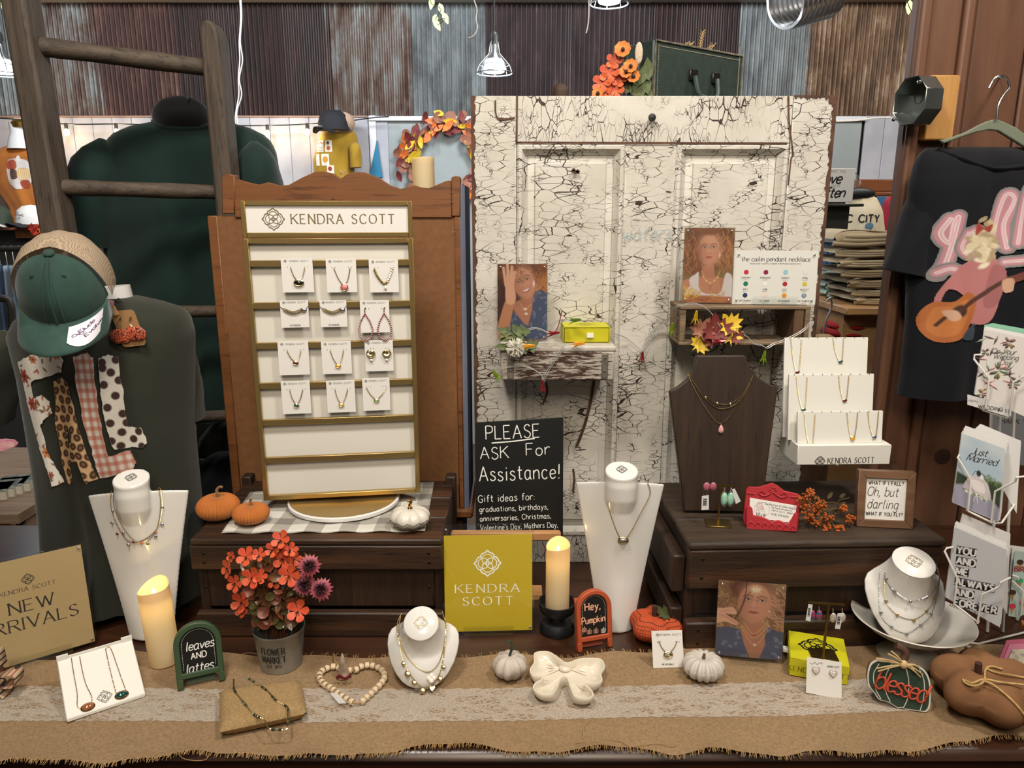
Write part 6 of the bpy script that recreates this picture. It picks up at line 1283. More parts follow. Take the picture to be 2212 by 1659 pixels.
# pompom flower and greens on the shelf
fl = T('artificial_sprig','white pompom flower with green leaves lying on the brick shelf','flowers',P(1112,742,1.395)); fo = Vector(fl.location)
mb = MB(); r = random.Random(2)
for k in range(170):
    v = Vector((r.gauss(0,1),r.gauss(0,1),r.gauss(0,1))).normalized(); mb.tube([v*.004,v*.0185],.0009,4)
o = obj('pompom',mb,mat('pompom_white','d6d3c4',.8),fl); o.location = P(1114,751,1.375)-fo
for k in range(20):
    a = r.uniform(-1.5,1.4); x,y = r.uniform(1075,1160),r.uniform(712,752); o = obj('leaf',leaf(MB(),(0,0,0),r.uniform(.010,.017),(r.uniform(-.3,.3),-1,.4),a),LM['green'],fl); o.location = P(x,y,1.392)-fo
obj('stem',MB().tube(cr([P(x,y,1.405)-fo for x,y in ((1090,745),(1120,728),(1160,735),(1200,715),(1214,672))],5),.001,5),LM['burgundy'],fl)
mls = T('maple_sprig','artificial maple leaf sprig in burgundy and yellow inside the box shelf','leaves',P(1540,745,1.40)); mo = Vector(mls.location)
for x,y,s,ky,rl in ((1548,712,.033,'burgundy',.2),(1518,712,.026,'brown',-.5),(1576,700,.026,'yellow',.7),(1512,742,.022,'yellow',-.9),(1578,722,.024,'yellow',0),(1592,728,.016,'burgundy',1.0),(1535,730,.02,'burgundy',1.2)):
    o = obj('leaf',leaf(MB(),(0,0,0),s,(r.uniform(-.2,.2),-1,.2),rl,'maple',.3),LM[ky],mls); o.location = P(x,y,1.393 if ky != 'burgundy' else 1.388)-mo
obj('stem',MB().tube(cr([P(x,y,1.43)-mo for x,y in ((1590,722),(1620,723),(1650,735),(1700,728),(1712,725))],4),.0012,5),blackm,mls)
# fairy lights with leaf caps
fa = T('fairy_lights','clear wire fairy lights with red, amber and green leaf caps over the shelves','string lights',P(1300,760,1.385)); fo = Vector(fa.location); cw_ = mat('clear_wire','b5b5b0',.2,.3)
def wire(pts,Y=1.39): obj('wire',MB().tube(cr([P(*p,p[2] if len(p) > 2 else Y) if False else P(p[0],p[1],p[2] if len(p) > 2 else Y) for p in pts],6),.0007,5).tube(cr([P(p[0]+2,p[1]+3,p[2] if len(p) > 2 else Y) for p in pts],6),.0007,5),cw_,fa)
fa_off = [Vector((0,0,0))]
def fw(pts,Y=1.39):
    mb = MB(); 
    for d in (0,2.5): mb.tube(cr([P(p[0]+d,p[1]+d,p[2] if len(p) > 2 else Y)-fo for p in pts],6),.0007,5)
    obj('wire',mb,cw_,fa)
fw([(1072,812),(1082,795),(1110,790),(1140,792),(1168,808),(1172,822),(1182,800),(1205,765),(1218,745),(1232,742)]); fw([(1150,745),(1125,735),(1130,715),(1160,708),(1193,722),(1190,705),(1205,692),(1228,690)],1.41)
fw([(1318,718,1.46),(1350,728,1.49),(1380,752,1.493),(1388,758,1.493),(1395,735,1.493),(1415,705,1.49),(1440,690,1.47),(1455,665,1.40),(1480,656,1.392),(1510,657,1.392),(1535,675,1.39),(1555,705,1.39)])
fw([(1388,758,1.493),(1410,725,1.495),(1440,720,1.495),(1455,745,1.495)]); fw([(1600,718),(1615,728),(1625,740),(1645,745),(1655,750),(1670,742),(1690,735),(1730,715),(1753,693)])
for x,y,Yb,col,c2,lab in ((1172,835,1.388,'red','8c1624',1),(1387,772,1.488,'red','8c1624',1),(1194,720,1.39,'red','8c1624',0),(1552,738,1.38,'red','8c1624',0),(1073,812,1.385,'green','6f8a14',2),(1451,712,1.39,'green','6f8a14',1),(1650,772,1.385,'green','6f8a14',1),(1140,748,1.372,'amber','d98e12',0),(1248,743,1.39,'amber','d98e12',0),(1503,686,1.385,'amber','c9a012',1),(1240,692,1.42,'green','4a6a12',0)):
    m = mat('leaf_cap_'+col+c2,c2,.15,.5,coat=1,emit=.25 if col != 'red' else .05); mb = MB()
    for k in range(7): a = k*2*pi/7; mb.add([(0,0,.006),(.0045*cos(a-.4),.0045*sin(a-.4),-.002),(.010*cos(a),.010*sin(a),-.012),(.0045*cos(a+.4),.0045*sin(a+.4),-.002)],[(0,1,2,3)])
    mb.lathe([(.002,.014),(.0035,.006),(.004,0),(0,-.004)],8)
    o = obj('leaf_bulb',mb,m,fa,label=col+' leaf shaped bulb cap'); o.location = P(x,y,Yb)-fo; o.rotation_euler = (R_(20),R_({0: 80,1: 0,2: -35}[lab]),0)
# ---------------------------------------------------------------- walnut necklace board on right crate
WB = P(1556,1105,1.285); WB.z = ZR; FW_ = Fr(WB,R_(-2),R_(7)); wb = FW_.T('necklace_board','walnut-stained wooden neck-shaped necklace board on the right crate','display stand')
ol_ = FW_.poly([(1478,1104),(1447,846),(1466,836),(1486,820),(1500,797),(1505,768),(1611,768),(1620,794),(1640,818),(1662,830),(1681,836),(1645,1106)])
wal = wood('walnut_stain','21150e','362417',.5,'z',.7,dark='160d08',bs=.15); obj('board',MB().prism(ol_,0,.018),wal,wb,bevel=.002,seg=2)
obj('easel_leg',MB().box(-.03,.03,.05,.06,0,.2),wal,wb)
necklace(FW_,'gold chain necklace with a pink drop stone, lowest on the walnut board',[(1486,808),(1500,840),(1530,890),(1557,916),(1585,885),(1610,850),(1627,808)],r=.0007,charms=[(1557,926,'drop',gem('blush','cf9a94'),.0085)],sm=3)
necklace(FW_,'gold paperclip chain, middle one on the walnut board',[(1487,806),(1502,832),(1522,860),(1550,882),(1580,878),(1602,858),(1620,825),(1629,806)],r=.0009,step=.006)
necklace(FW_,'fine gold chain with three tiny stones, highest on the walnut board',[(1488,808),(1506,835),(1524,857),(1548,871),(1577,872),(1603,852),(1620,822),(1627,810)],r=.0005,charms=[(x,y,'round',gold,.0018) for x,y in ((1524,858),(1549,871),(1577,872))])
# ---------------------------------------------------------------- brass earring T-stand on crate
def tstand(base,ptop,pl,pr,z,label,plate=.022):
    b = G(*base,z); h = solve_h(b,0,0,ptop[1]); t = T('earring_stand',label,'earring stand',b,R_(-8)); L = (P(*pl,b.y).x-b.x,P(*pr,b.y).x-b.x)
    br = mat('antique_brass','8a7440',.35,1); obj('base_plate',MB().box(-plate,plate,-plate*.8,plate*.8,0,.003),br,t,bevel=.0006); obj('post',MB().box(-.0018,.0018,-.0018,.0018,.003,h),br,t); obj('crossbar',MB().box(L[0],L[1],-.0015,.0015,h,h+.003),br,t); return t,b,h
ts,tb_,th_ = tstand((1551,1132),(1551,1050),(1516,1052),(1586,1052),ZR,'thin brass earring stand on the right crate before the walnut board')
tag_m = mat('tag_white','d5d3d0',.5)
def swing_tag(par,F,pts,bars=True):
    p = F.poly(pts); obj('price_tag',MB().prism(p,-.004,-.0032),tag_m,par); 
    if bars:
        cx = sum(a[0] for a in p)/4; cz = sum(a[1] for a in p)/4; mb = MB(); w_ = abs(p[1][0]-p[0][0])*.35; hh = abs(p[2][1]-p[1][1])
        for k in range(9): mb.box(cx-w_,cx+w_*.6,-.0043,-.0041,cz-hh*.2+k*hh*.055,cz-hh*.2+k*hh*.055+hh*(.015+.015*(k % 3)))
        obj('barcode',mb,inkd,par)
F = Fr(tb_,0,0); e = F.T('earrings','pink stone earrings with a white barcode tag on the brass stand before the walnut board','earrings')
for x in (1526,1540): o = obj('stone',MB().sph(F.v(x,1050,.002),(.006,.003,.008),14,8),mat('pink_druzy','9a4a5c',.3,col2='b56a78',ns=300),e); obj('rim',MB().tube([F.v(x+7*cos(a),1050+9*sin(a),.002) for a in [k*pi/6 for k in range(12)]],.0006,5,True),silver,o)
swing_tag(e,F,[(1515,1070),(1530,1068),(1530,1099),(1514,1100)]); obj('loop',MB().tube([F.v(1521,1058),F.v(1520,1070)],.0006,4).tube([F.v(1526,1056),F.v(1526,1070)],.0006,4),silver,e)
e = F.T('earrings','long mint green stone earrings with blank tag on the brass stand','earrings')
for x in (1564,1578): o = obj('stone',MB().sph(F.v(x,1077,.002),(.0062,.003,.0125),14,8),mat('mint_stone','7fb59a',.3,col2='a8d0b8',ns=200),e); mb = MB().tube([F.v(x+8*cos(a),1077+16*sin(a),.002) for a in [k*pi/6 for k in range(12)]],.0011,5,True); mb.tube([F.v(x,1061,.002),F.v(x+1,1052,.002)],.0012,5); obj('rim',mb,silver,o)
swing_tag(e,F,[(1580,1056),(1586,1054),(1599,1081),(1588,1087)],False)
# ---------------------------------------------------------------- red card holder
c,w,h,yw = board(1607,1134,1724,1145,ZR,1062,R_(12)); F = Fr(c,yw,R_(12)); rm = mat('red_cast_iron','a3242c',.45,bs=.2,ns=90,bd=.001); ch = F.T('card_holder','red cast iron business card holder with scrollwork on the right crate','card holder')
ol2 = F.poly([(1607,1134),(1605,1120),(1612,1056),(1618,1051),(1640,1052),(1655,1047),(1668,1043),(1681,1050),(1694,1060),(1724,1067),(1730,1072),(1729,1085),(1724,1140),(1720,1146)]); obj('back_plate',MB().prism(ol2,0,.004),rm,ch,bevel=.0012)
mb = MB(); 
for s_ in (-1,1):
    mb.tube(cr([(s_*.003,-.001,h*.95),(s_*.014,-.001,h*.86),(s_*.024,-.001,h*.92),(s_*.019,-.001,h*1.0),(s_*.013,-.001,h*.93)],5),.0014,6); mb.tube([(s_*.030,-.001,h*.90),(s_*.044,-.001,h*.90)],.0012,6)
for k in range(6): mb.sph((.005*cos(k),-.001,h*1.05+.005*sin(k)),.0018,6,4)
obj('scrollwork',mb,rm,ch)
ol3 = F.poly([(1610,1140),(1611,1094),(1617,1088),(1624,1095),(1626,1110),(1640,1112),(1652,1116),(1666,1123),(1680,1120),(1700,1128),(1709,1115),(1714,1104),(1722,1106),(1720,1146)]); pk = obj('front_pocket',MB().prism(ol3,-.014,-.011),rm,ch,bevel=.0012)
obj('pocket_floor',MB().box(-w*.46,w*.46,-.012,.001,0,.003),rm,ch); mb = MB()
for k in range(7): a = F.q(1620+k*15,1128+k*1.5); mb.tube(cr([(a[0]-.004,-.0145,a[1]-.003),(a[0],-.0145,a[1]+.004),(a[0]+.004,-.0145,a[1])],4),.0011,5)
obj('pocket_scrolls',mb,rm,ch)
bc = F.T('business_card','white business card with a pink cup drawing in the red holder','card'); bcp = F.poly([(1619,1073),(1719,1090),(1714,1128),(1617,1114)]); obj('card',MB().prism(bcp,-.0105,-.0098),cardw,bc)
mb = MB(); rt = atan2(bcp[1][1]-bcp[0][1],bcp[1][0]-bcp[0][0])
for s_,px,py,hh in (('Due Boutique & Collections, LLC',1686,1093,.0030),('108 South Division St',1686,1099,.0028),('Norris City, IL  62869',1688,1105,.0028),('(618) 379-9200',1683,1113,.0034)): a = F.q(px,py); text(mb,s_,hh,a[0],a[1],-.0107,w=1.3,n=1,rot=rt,sp=1.4)
a = F.q(1639,1112); text(mb,'due',.0075,a[0]+.002,a[1],-.0109,w=.9,rot=rt,slant=.2); obj('lettering',mb,inkd,bc,sharp=0)
mb = MB(); cc = F.q(1645,1098); mb.ribbon([(cc[0]+.0135*cos(pi/8+k*pi/4),cc[1]+.0135*sin(pi/8+k*pi/4)) for k in range(9)],.0004,-.0107); mb.ribbon([(cc[0]-.009,cc[1]-.002),(cc[0]-.0085,cc[1]-.013),(cc[0]+.004,cc[1]-.014),(cc[0]+.004,cc[1]-.003),(cc[0]-.009,cc[1]-.002)],.0004,-.0108); obj('cup_outline',mb,mat('ink_grey','8a8580',.6),bc,sharp=0)
mb = MB(); r = random.Random(9)
for k in range(60): x,z = cc[0]-.003+r.uniform(-.007,.006),cc[1]+r.uniform(-.001,.011); mb.ribbon([(x,z),(x+.0015,z+.0008)],.0006,-.0107)
obj('pink_flowers',mb,mat('ink_pink','c28a92',.6),bc,sharp=0)
# ---------------------------------------------------------------- orange berry sprig
bs2 = T('berry_sprig','bunch of rust orange dried berries between the red holder and the framed quote','flowers',G(1760,1140,ZR)); bo2 = Vector(bs2.location); ber = mat('rust_berry','9c4a17',.5,col2='b96022',ns=90)
for (x,y,rx,ry) in ((1752,1063,9,9),(1733,1078,12,12),(1757,1088,20,14),(1775,1090,12,12),(1740,1098,12,14),(1768,1108,20,15),(1790,1118,12,10),(1765,1130,10,8),(1812,1143,12,7),(1838,1122,12,11),(1786,1140,10,10),(1822,1098,8,8),(1750,1120,12,10)):
    mb = MB()
    for k in range(26): a,q = r.uniform(0,2*pi),r.uniform(0,1)**.5; p = P(x+rx*q*cos(a),y+ry*q*sin(a),bo2.y-.005+r.uniform(-.012,.012))-bo2; p.z = max(p.z,.002); mb.sph(p,r.uniform(.0014,.0026),6,4)
    obj('berry_cluster',mb,ber,bs2)
mb = MB()
for pts in (((1760,1090),(1800,1085),(1822,1095)),((1780,1110),(1808,1100),(1835,1120)),((1775,1120),(1800,1132),(1812,1143)),((1752,1063),(1765,1090),(1790,1130)),((1835,1075),(1810,1085),(1822,1125))): mb.tube(cr([P(x,y,bo2.y+.01)-bo2 for x,y in pts],4),.0010,4)
for k in range(30): a = P(r.uniform(1730,1830),r.uniform(1070,1130),bo2.y+.012)-bo2; leaf(mb,a,.008,(r.uniform(-.5,.5),-1,.3),r.uniform(-3,3))
obj('twigs',mb,mat('dry_twig','4a3c22',.8),bs2)
# ---------------------------------------------------------------- framed quote
c,w,h,yw = board(1846,1136,1968,1139,ZR,1016,R_(8)); c.y = min(c.y,1.30); F = Fr(c,R_(-7),R_(8)); w = F.q(1968,1139)[0]-F.q(1846,1133)[0]; h = solve_h(c,F.yaw,F.tilt,1016)
fq = F.T('framed_quote','small square wooden framed quote sign at the right end of the crate','sign'); wn = wood('walnut_frame','5c412c','785840',.5,'x',.9,bs=.1); bwid = .0135
for a,b,c_,d_ in (((-w/2,0),(w/2,0),(w/2-bwid,bwid),(-w/2+bwid,bwid)),((-w/2,h),(-w/2+bwid,h-bwid),(w/2-bwid,h-bwid),(w/2,h)),((-w/2,0),(-w/2+bwid,bwid),(-w/2+bwid,h-bwid),(-w/2,h)),((w/2,0),(w/2,h),(w/2-bwid,h-bwid),(w/2-bwid,bwid))): obj('frame_side',MB().prism([a,b,c_,d_],-.008,.008),wn,fq,bevel=.0008)
obj('panel',MB().box(-w/2+bwid,w/2-bwid,-.003,.006,bwid,h-bwid),cardw,fq)
mb = MB(); iw = w-2*bwid; text(mb,'WHAT IF I FALL?',.0062,0,h-bwid-.012,-.0034,w=1.5,sp=2.6,sx=iw*.86/text_w('WHAT IF I FALL?',.00062,2.6),serif=.8); text(mb,'WHAT IF YOU FLY?',.0062,0,bwid+.007,-.0034,w=1.5,sp=2.6,sx=iw*.9/text_w('WHAT IF YOU FLY?',.00062,2.6),serif=.8)
text(mb,'Oh, but',.0165,-.005,h*.55,-.0034,sx=.76,w=.6,slant=.22,sp=1.6); text(mb,'darling',.0165,-.004,h*.33,-.0034,sx=.8,w=.6,slant=.22,sp=1.6); obj('lettering',mb,inkd,fq,sharp=0)
# ---------------------------------------------------------------- clear riser with white tiered necklace display
RZ = .093; a = G(1665,1000,ZR+RZ); b = G(1925,1000,ZR+RZ)
rb = T('acrylic_riser','clear acrylic riser on the right crate under the white tiered display','riser',(P(1800,1010,1.34).x+.005,1.35,ZR)); rw = .098; ac = acrylic()
obj('riser_panel',MB().box(-rw,rw,-.055,.055,RZ-.003,RZ),ac,rb,bevel=.0006)
for x in (-rw,rw-.003): obj('riser_leg',MB().box(x,x+.003,-.055,.055,0,RZ-.003),ac,rb,bevel=.0005)
HB = Vector((P(1806,1010,1.31).x,1.295,ZR+RZ+.0005)); F = Fr(HB,R_(1.5),0); td = F.T('tiered_necklace_display','white three-tier slatted necklace display with dark lettering on the acrylic riser','display stand'); lac = mat('matt_white_board','d8d5cc',.5)
x0,z0 = F.q(1721,1017); x1,z1_ = F.q(1925,1009); hb = F.q(1800,962)[1]
x0 = F.q(1721,1000)[0]; x1 = F.q(1922,1000)[0]
obj('base_box',MB().box(x0,x1,0,.085,0,hb),lac,td,bevel=.001)
mb = MB(); text(mb,'KENDRA SCOTT',.0105,F.q(1838,996)[0],F.q(1837,1000)[1],-.0004,sp=2.4,rot=.01,sx=.78,**SER); a = F.q(1771,996); logo(mb,a[0],a[1],.0098,-.0004,.07,5); obj('lettering',mb,inkd,td,sharp=0)
tiers = []
for k,(xa,xb,yt,y0) in enumerate(((1724,1908,888,.012),(1706,1889,808,.032),(1697,1877,729,.052))):
    Ft = Fr(HB+Vector((0,y0,hb)),F.yaw,R_(8)); tiers.append(Ft); X0,X1 = Ft.q(xa,yt+10)[0],Ft.q(xb,yt+10)[0]; h = Ft.q((xa+xb)/2,yt)[1]
    o = obj('tier',MB().box(X0,X1,0,.006,0,h),lac,td,bevel=.0008); o.location = (0,y0,hb); o.rotation_euler = (-R_(8),0,0)
    nt_ = MB(); 
    for q in range(9): nt_.box(X0+(X1-X0)*(q+.5)/9-.0008,X0+(X1-X0)*(q+.5)/9+.0008,-.0004,.001,h-.002,h+.0003)
    obj('notches',nt_,mat('notch_grey','8f8c86',.6),o)
NK_ = [(2,1708,730,1731,730,1722,804,'oval',garnet,'dark red','left on the top tier'),(2,1799,729,1822,729,1815,781,'oval',gem('teal','1d4a5c'),'teal','right on the top tier'),(1,1720,812,1743,812,1735,885,'oval',emerald,'green','left on the middle tier'),(1,1811,810,1833,810,1824,865,'oval',garnet,'deep red','right on the middle tier'),(0,1737,893,1760,893,1751,965,'oval',sapp,'dark blue','left on the bottom tier'),(0,1829,890,1852,890,1841,947,'round',citrine,'yellow','middle of the bottom tier'),(0,1874,888,1897,888,1888,944,'oval',gem('blue','2c4a8a'),'blue','right on the bottom tier')]
for k,xa,ya,xb,yb_,gx,gy,kd,gm,cn,ps in NK_:
    necklace(tiers[k],'gold chain with a tiny '+cn+' stone, '+ps,[(xa,ya),(xa+(gx-xa)*.25,ya+(gy-ya)*.5),(gx-3,gy-1),(gx+3,gy-1),(xb-(xb-gx)*.25,yb_+(gy-yb_)*.5),(xb,yb_)],r=.0007,sm=3,charms=[(gx,gy,kd,gm,.0038)],group='necklaces on the tiered display')
# ================================================================ FOREGROUND
ZC0 = .9
def burlap(name,c1,c2,pitch=.0017,rot=0):
    m,nt,b = new_mat(name); v = coords(nt,(1,1,1),'Object',(0,0,rot)); s = nt.nodes.new('ShaderNodeSeparateXYZ'); nt.links.new(v,s.inputs[0])
    nz = noise(nt,v,90,2); wob = mth(nt,'MULTIPLY',nz,3.0)
    a = mth(nt,'SINE',mth(nt,'ADD',mth(nt,'MULTIPLY',s.outputs[0],2*pi/pitch),wob)); c = mth(nt,'SINE',mth(nt,'ADD',mth(nt,'MULTIPLY',s.outputs[1],2*pi/pitch),wob))
    k = mth(nt,'MULTIPLY',a,c); h = mth(nt,'MULTIPLY_ADD',k,.5); nt.nodes[-1].inputs[2].default_value = .5
    n2 = noise(nt,v,260,3); f = mth(nt,'MULTIPLY',mth(nt,'ADD',h,n2),.5)
    col = ramp(nt,f,[(.28,c1),(.72,c2)]); nt.links.new(mixc(nt,mth(nt,'MULTIPLY',noise(nt,v,5,3),.35),col,c1),b.inputs['Base Color']); b.inputs['Roughness'].default_value = .9; b.inputs['Specular IOR Level'].default_value = .15
    bump(nt,b,f,.8,.0009); MATS[name] = m; return m
bur = burlap('burlap_weave','6b533a','ad9270')
FE = [(-80,1652),(40,1650),(200,1650),(350,1642),(430,1628),(520,1630),(640,1642),(760,1636),(880,1620),(1000,1614),(1100,1624),(1200,1632),(1300,1620),(1370,1616),(1450,1634),(1530,1626),(1600,1632),(1680,1640),(1740,1622),(1850,1636),(1960,1628),(2060,1608),(2150,1600),(2300,1596)]
BE = [(-80,1450),(150,1425),(270,1412),(490,1417),(655,1422),(840,1424),(1000,1422),(1130,1418),(1240,1424),(1330,1414),(1400,1412),(1480,1396),(1600,1400),(1700,1404),(1850,1392),(2060,1396),(2300,1404)]
def ev(E,x): return float(np.interp(x,[p[0] for p in E],[p[1] for p in E]))
fx = lambda u: -80+2380*u
def rf(u,v):
    px = fx(u); f = G(px,ev(FE,px),.9005); b = G(px,ev(BE,px),.9005); p = f.lerp(b,v)
    e = math.exp(-v*14); z = .0012+.0035*e*(1+sin(px*.021)+.5*sin(px*.05))+.0012*(1+sin(px*.013+v*9))*.5+.003*math.exp(-(1-v)*14)*(1+sin(px*.03))
    return (p.x,p.y-1.05,z)
run = T('table_runner','tan burlap runner with frayed edges laid along the counter','runner',(0,1.05,.9))
o = obj('burlap_cloth',MB().grid(240,30,rf),bur,run,sharp=0)
mb = MB(); rr = random.Random(1); k = 0
while k < 1500:
    u = rr.random(); back_ = k % 3 == 0; p = Vector(rf(u,1 if back_ else 0)); d = (.010 if back_ else -.007)*rr.uniform(.4,1.15); sx = rr.uniform(-.004,.003)
    if back_ and not (600 < fx(u) < 1420): k += 1; continue
    mb.tube([p+Vector((0,-d*.2,0)),p+Vector((sx*.4,d*.5,.0012)),p+Vector((sx,d,-.0002 if back_ else -.002))],.00045,3,cap=False); k += 1
obj('fringe',mb,mat('jute_thread','9c7c50',.9),run,sharp=0,kind='stuff')
for pts in (((1240,1606),(1290,1600),(1335,1600),(1360,1612)),((1260,1595),(1262,1570),(1275,1555)),((1370,1612),(1420,1606),(1452,1612),(1462,1606)),((380,1624),(400,1640),(440,1642),(455,1628)),((506,1422),(530,1411),(552,1412),(560,1418)),((1500,1398),(1540,1402),(1570,1418))):
    obj('loose_thread',MB().tube(cr([G(x,y,.905)-Vector((0,1.05,.9)) for x,y in pts],5),.0005,4),MATS['jute_thread'],run)
def lace_mat():
    m,nt,b = new_mat('lace_net'); v = coords(nt,(1,1,1)); nv = nt.nodes.new('ShaderNodeTexNoise'); nv.inputs['Scale'].default_value = 45; nt.links.new(v,nv.inputs[0])
    vm = nt.nodes.new('ShaderNodeVectorMath'); vm.operation = 'MULTIPLY_ADD'; nt.links.new(nv.outputs[1],vm.inputs[0]); vm.inputs[1].default_value = (.012,.012,0); nt.links.new(v,vm.inputs[2])
    mp = nt.nodes.new('ShaderNodeMapping'); mp.inputs['Scale'].default_value = (.5,1.5,1); nt.links.new(vm.outputs[0],mp.inputs[0])
    def vo(s): n = nt.nodes.new('ShaderNodeTexVoronoi'); n.feature = 'DISTANCE_TO_EDGE'; n.inputs['Scale'].default_value = s; nt.links.new(mp.outputs[0],n.inputs[0]); return n.outputs[0]
    a = mth(nt,'LESS_THAN',vo(34),.10); c = mth(nt,'MULTIPLY',mth(nt,'LESS_THAN',vo(210),.17),.8); n = ramp(nt,noise(nt,mp.outputs[0],34,5,.75),[(.50,0.0),(.54,.95)])
    al = mth(nt,'MAXIMUM',mth(nt,'MAXIMUM',mth(nt,'MULTIPLY',a,.9),c),n); al = mth(nt,'MULTIPLY',al,ramp(nt,noise(nt,v,400,2),[(.3,.45),(.6,1.0)]))
    nt.links.new(mth(nt,'MULTIPLY',al,.74),b.inputs['Alpha']); b.inputs['Base Color'].default_value = (*lin('bdb2a4'),1); b.inputs['Roughness'].default_value = .9; return m
LF = [(-80,1560),(0,1557),(150,1556),(600,1560),(1060,1557),(1400,1549),(1700,1546),(1900,1538),(2010,1532)]; LB = [(-80,1478),(0,1482),(160,1484),(500,1488),(1060,1487),(1400,1480),(1600,1476),(1840,1468),(1900,1462),(2010,1470)]
def lf_(u,v):
    px = -80+2090*u; f,b = G(px,ev(LF,px)+1.5*sin(px*.2),.903),G(px,ev(LB,px)+1.5*sin(px*.17),.903); p = f.lerp(b,v); F0,B0 = G(px,ev(FE,px),.9005),G(px,ev(BE,px),.9005); vv = (p.y-F0.y)/(B0.y-F0.y); return (p.x,p.y-1.05,rf((px+80)/2380,vv)[2]+.0009)
lc = obj('lace_strip',MB().grid(160,8,lf_),lace_mat(),label='white lace strip lying along the middle of the burlap runner',category='lace',sharp=0); lc.location = (0,1.05,.9)
ZB = .9035
# ---------------------------------------------------------------- white busts
gw = mat('gloss_porcelain','d8d5cf',.18,coat=.6)
def tall_bust(F,label,Wt,Wb,Hs,Hn,rn,yawlab=''):
    t = F.T('necklace_bust',label,'necklace bust',group=None)
    def hw(v): return (Wb+(Wt-Wb)*(max(v,0)**1.15))/2
    def surf(x,z):
        v = min(max(z/Hs,0),1.05); u = min(abs(x)/hw(min(v,1)),1); k = min(max((v-.35)/.65,0),1); k = k*k*(3-2*k)
        return -(.004+.018*(1-u*u))-(.024)*math.exp(-(x/(rn*1.25))**2)*k
    def gp(u,v): x_ = u*2-1; top_ = Hs+.016*(1-abs(x_)); z = v*top_; x = x_*hw(min(z/Hs,1)); return (x,surf(x,z),z)
    mb = MB(); vs = []; N = 40; bg = MB().grid(48,40,gp); nb_ = len(bg.v); bg.add([(a,b+.0065,c) for a,b,c in bg.v],[f[::-1] for f in bg.f]); ed = [k for k in range(49)]+[j*49+48 for j in range(1,41)]+[40*49+k for k in range(47,-1,-1)]+[j*49 for j in range(39,0,-1)]; bg.add([],[]); bg.f += [(ed[(k+1) % len(ed)],ed[k],ed[k]+nb_,ed[(k+1) % len(ed)]+nb_) for k in range(len(ed))]; bg.m += [0]*len(ed); bg.sm += [True]*len(ed); zs = [Hs-.075,Hs-.045,Hs-.02,Hs+.005,Hn*.5+Hs*.5,Hn-.003,Hn,Hn]; rs_ = [.70,.88,1.0,1.0,.97,1.03,1.0,.0001]; cy_ = [-.010,-.021,-.028,-.032,-.032,-.032,-.032,-.032]
    for z,r,cy in zip(zs,rs_,cy_):
        for k in range(N): a = 2*pi*k/N; sl = (.010*sin(a) if z > Hs+.02 else 0)*(r if r < .5 else 1); vs.append((rn*r*cos(a),cy+rn*.85*r*sin(a),z+sl))
    mb.add(vs,[(i*N+k,i*N+(k+1) % N,(i+1)*N+(k+1) % N,(i+1)*N+k) for i in range(len(zs)-1) for k in range(N)]+[tuple(range(N-1,-1,-1))]); bg.add(mb.v,mb.f); o = obj('body',bg,gw,t,sharp=0); rm_ = o.modifiers.new('r','REMESH'); rm_.mode = 'VOXEL'; rm_.voxel_size = .0017; rm_.use_smooth_shade = True; s2 = o.modifiers.new('s','SMOOTH'); s2.iterations = 9; s2.factor = .6
    q = MB(); logo(q,0,0,rn*.34,0,.055,5); q.map(lambda v: (v.x,-.032+v.z,Hn+.0012+.010*v.z/(rn*.85))); obj('logo_print',q,inkd,t,sharp=0)
    obj('support',MB().box(-.012,.012,.004,.008,.02,Hs*.8),gw,t).rotation_euler = (R_(6),0,0); return t,surf
FBL = Fr(G(330,1376,.9),R_(9),R_(4)); FBL.B.z = ZB; hs = FBL.q(300,1064)[1]; wt = (FBL.q(407,1047)[0]-FBL.q(184,1076)[0]); wb_ = FBL.q(378,1368)[0]-FBL.q(283,1385)[0]; hn = Fr(FBL.B+FBL.N*.032,FBL.yaw,FBL.tilt).q(295,1031)[1]
_,sL = tall_bust(FBL,'tall white necklace bust at left in front of the olive tee',wt*.97,wb_,hs,hn*1.0,.029)
necklace(FBL,'gold two-strand charm necklace on the tall bust at left',[(241,1060),(240,1090),(252,1130),(278,1168),(310,1166),(340,1140),(351,1100),(349,1062),(344,1050)],surf=sL,charms=[(243,1128,'charm',silver,.0035),(254,1152,'charm',garnet,.003),(278,1176,'charm',silver,.0035),(289,1170,'charm',garnet,.0028),(307,1172,'charm',mat('coral','c06a4c',.3),.003),(320,1174,'charm',gold,.0035),(337,1158,'charm',silver,.0035),(351,1132,'charm',silver,.0035)])
necklace(FBL,'finer inner gold strand with a few charms on the tall bust at left',[(246,1060),(246,1090),(262,1130),(290,1166),(315,1168),(336,1148),(345,1115),(347,1080),(342,1052)],surf=sL,r=.0005,charms=[(244,1102,'charm',silver,.003),(267,1150,'charm',silver,.003),(352,1095,'charm',silver,.003),(338,1148,'charm',mat('coral','c06a4c',.3),.0025)])
FBC = Fr(G(1330,1356,.9),R_(-4),R_(4)); hs = FBC.q(1290,1042)[1]; wt = FBC.q(1460,1055)[0]-FBC.q(1263,1035)[0]; wb_ = FBC.q(1366,1356)[0]-FBC.q(1293,1345)[0]; hn = Fr(FBC.B+FBC.N*.032,FBC.yaw,FBC.tilt).q(1356,1015)[1]
_,sC = tall_bust(FBC,'tall white necklace bust in the middle before the white door',wt*.97,wb_*1.05,hs,hn,.0285)
necklace(FBC,'gold chain with an oval cut-out pendant on the tall middle bust',[(1318,1040),(1309,1062),(1310,1080),(1322,1120),(1338,1160),(1345,1166),(1355,1160),(1380,1115),(1401,1075),(1404,1058),(1398,1040)],surf=sC,r=.0008,sm=4,charms=[(1346,1167,'oval',mat('pierced_silver','c9c4b8',.25,.8,col2='3a332c',ns=700),.0085)])
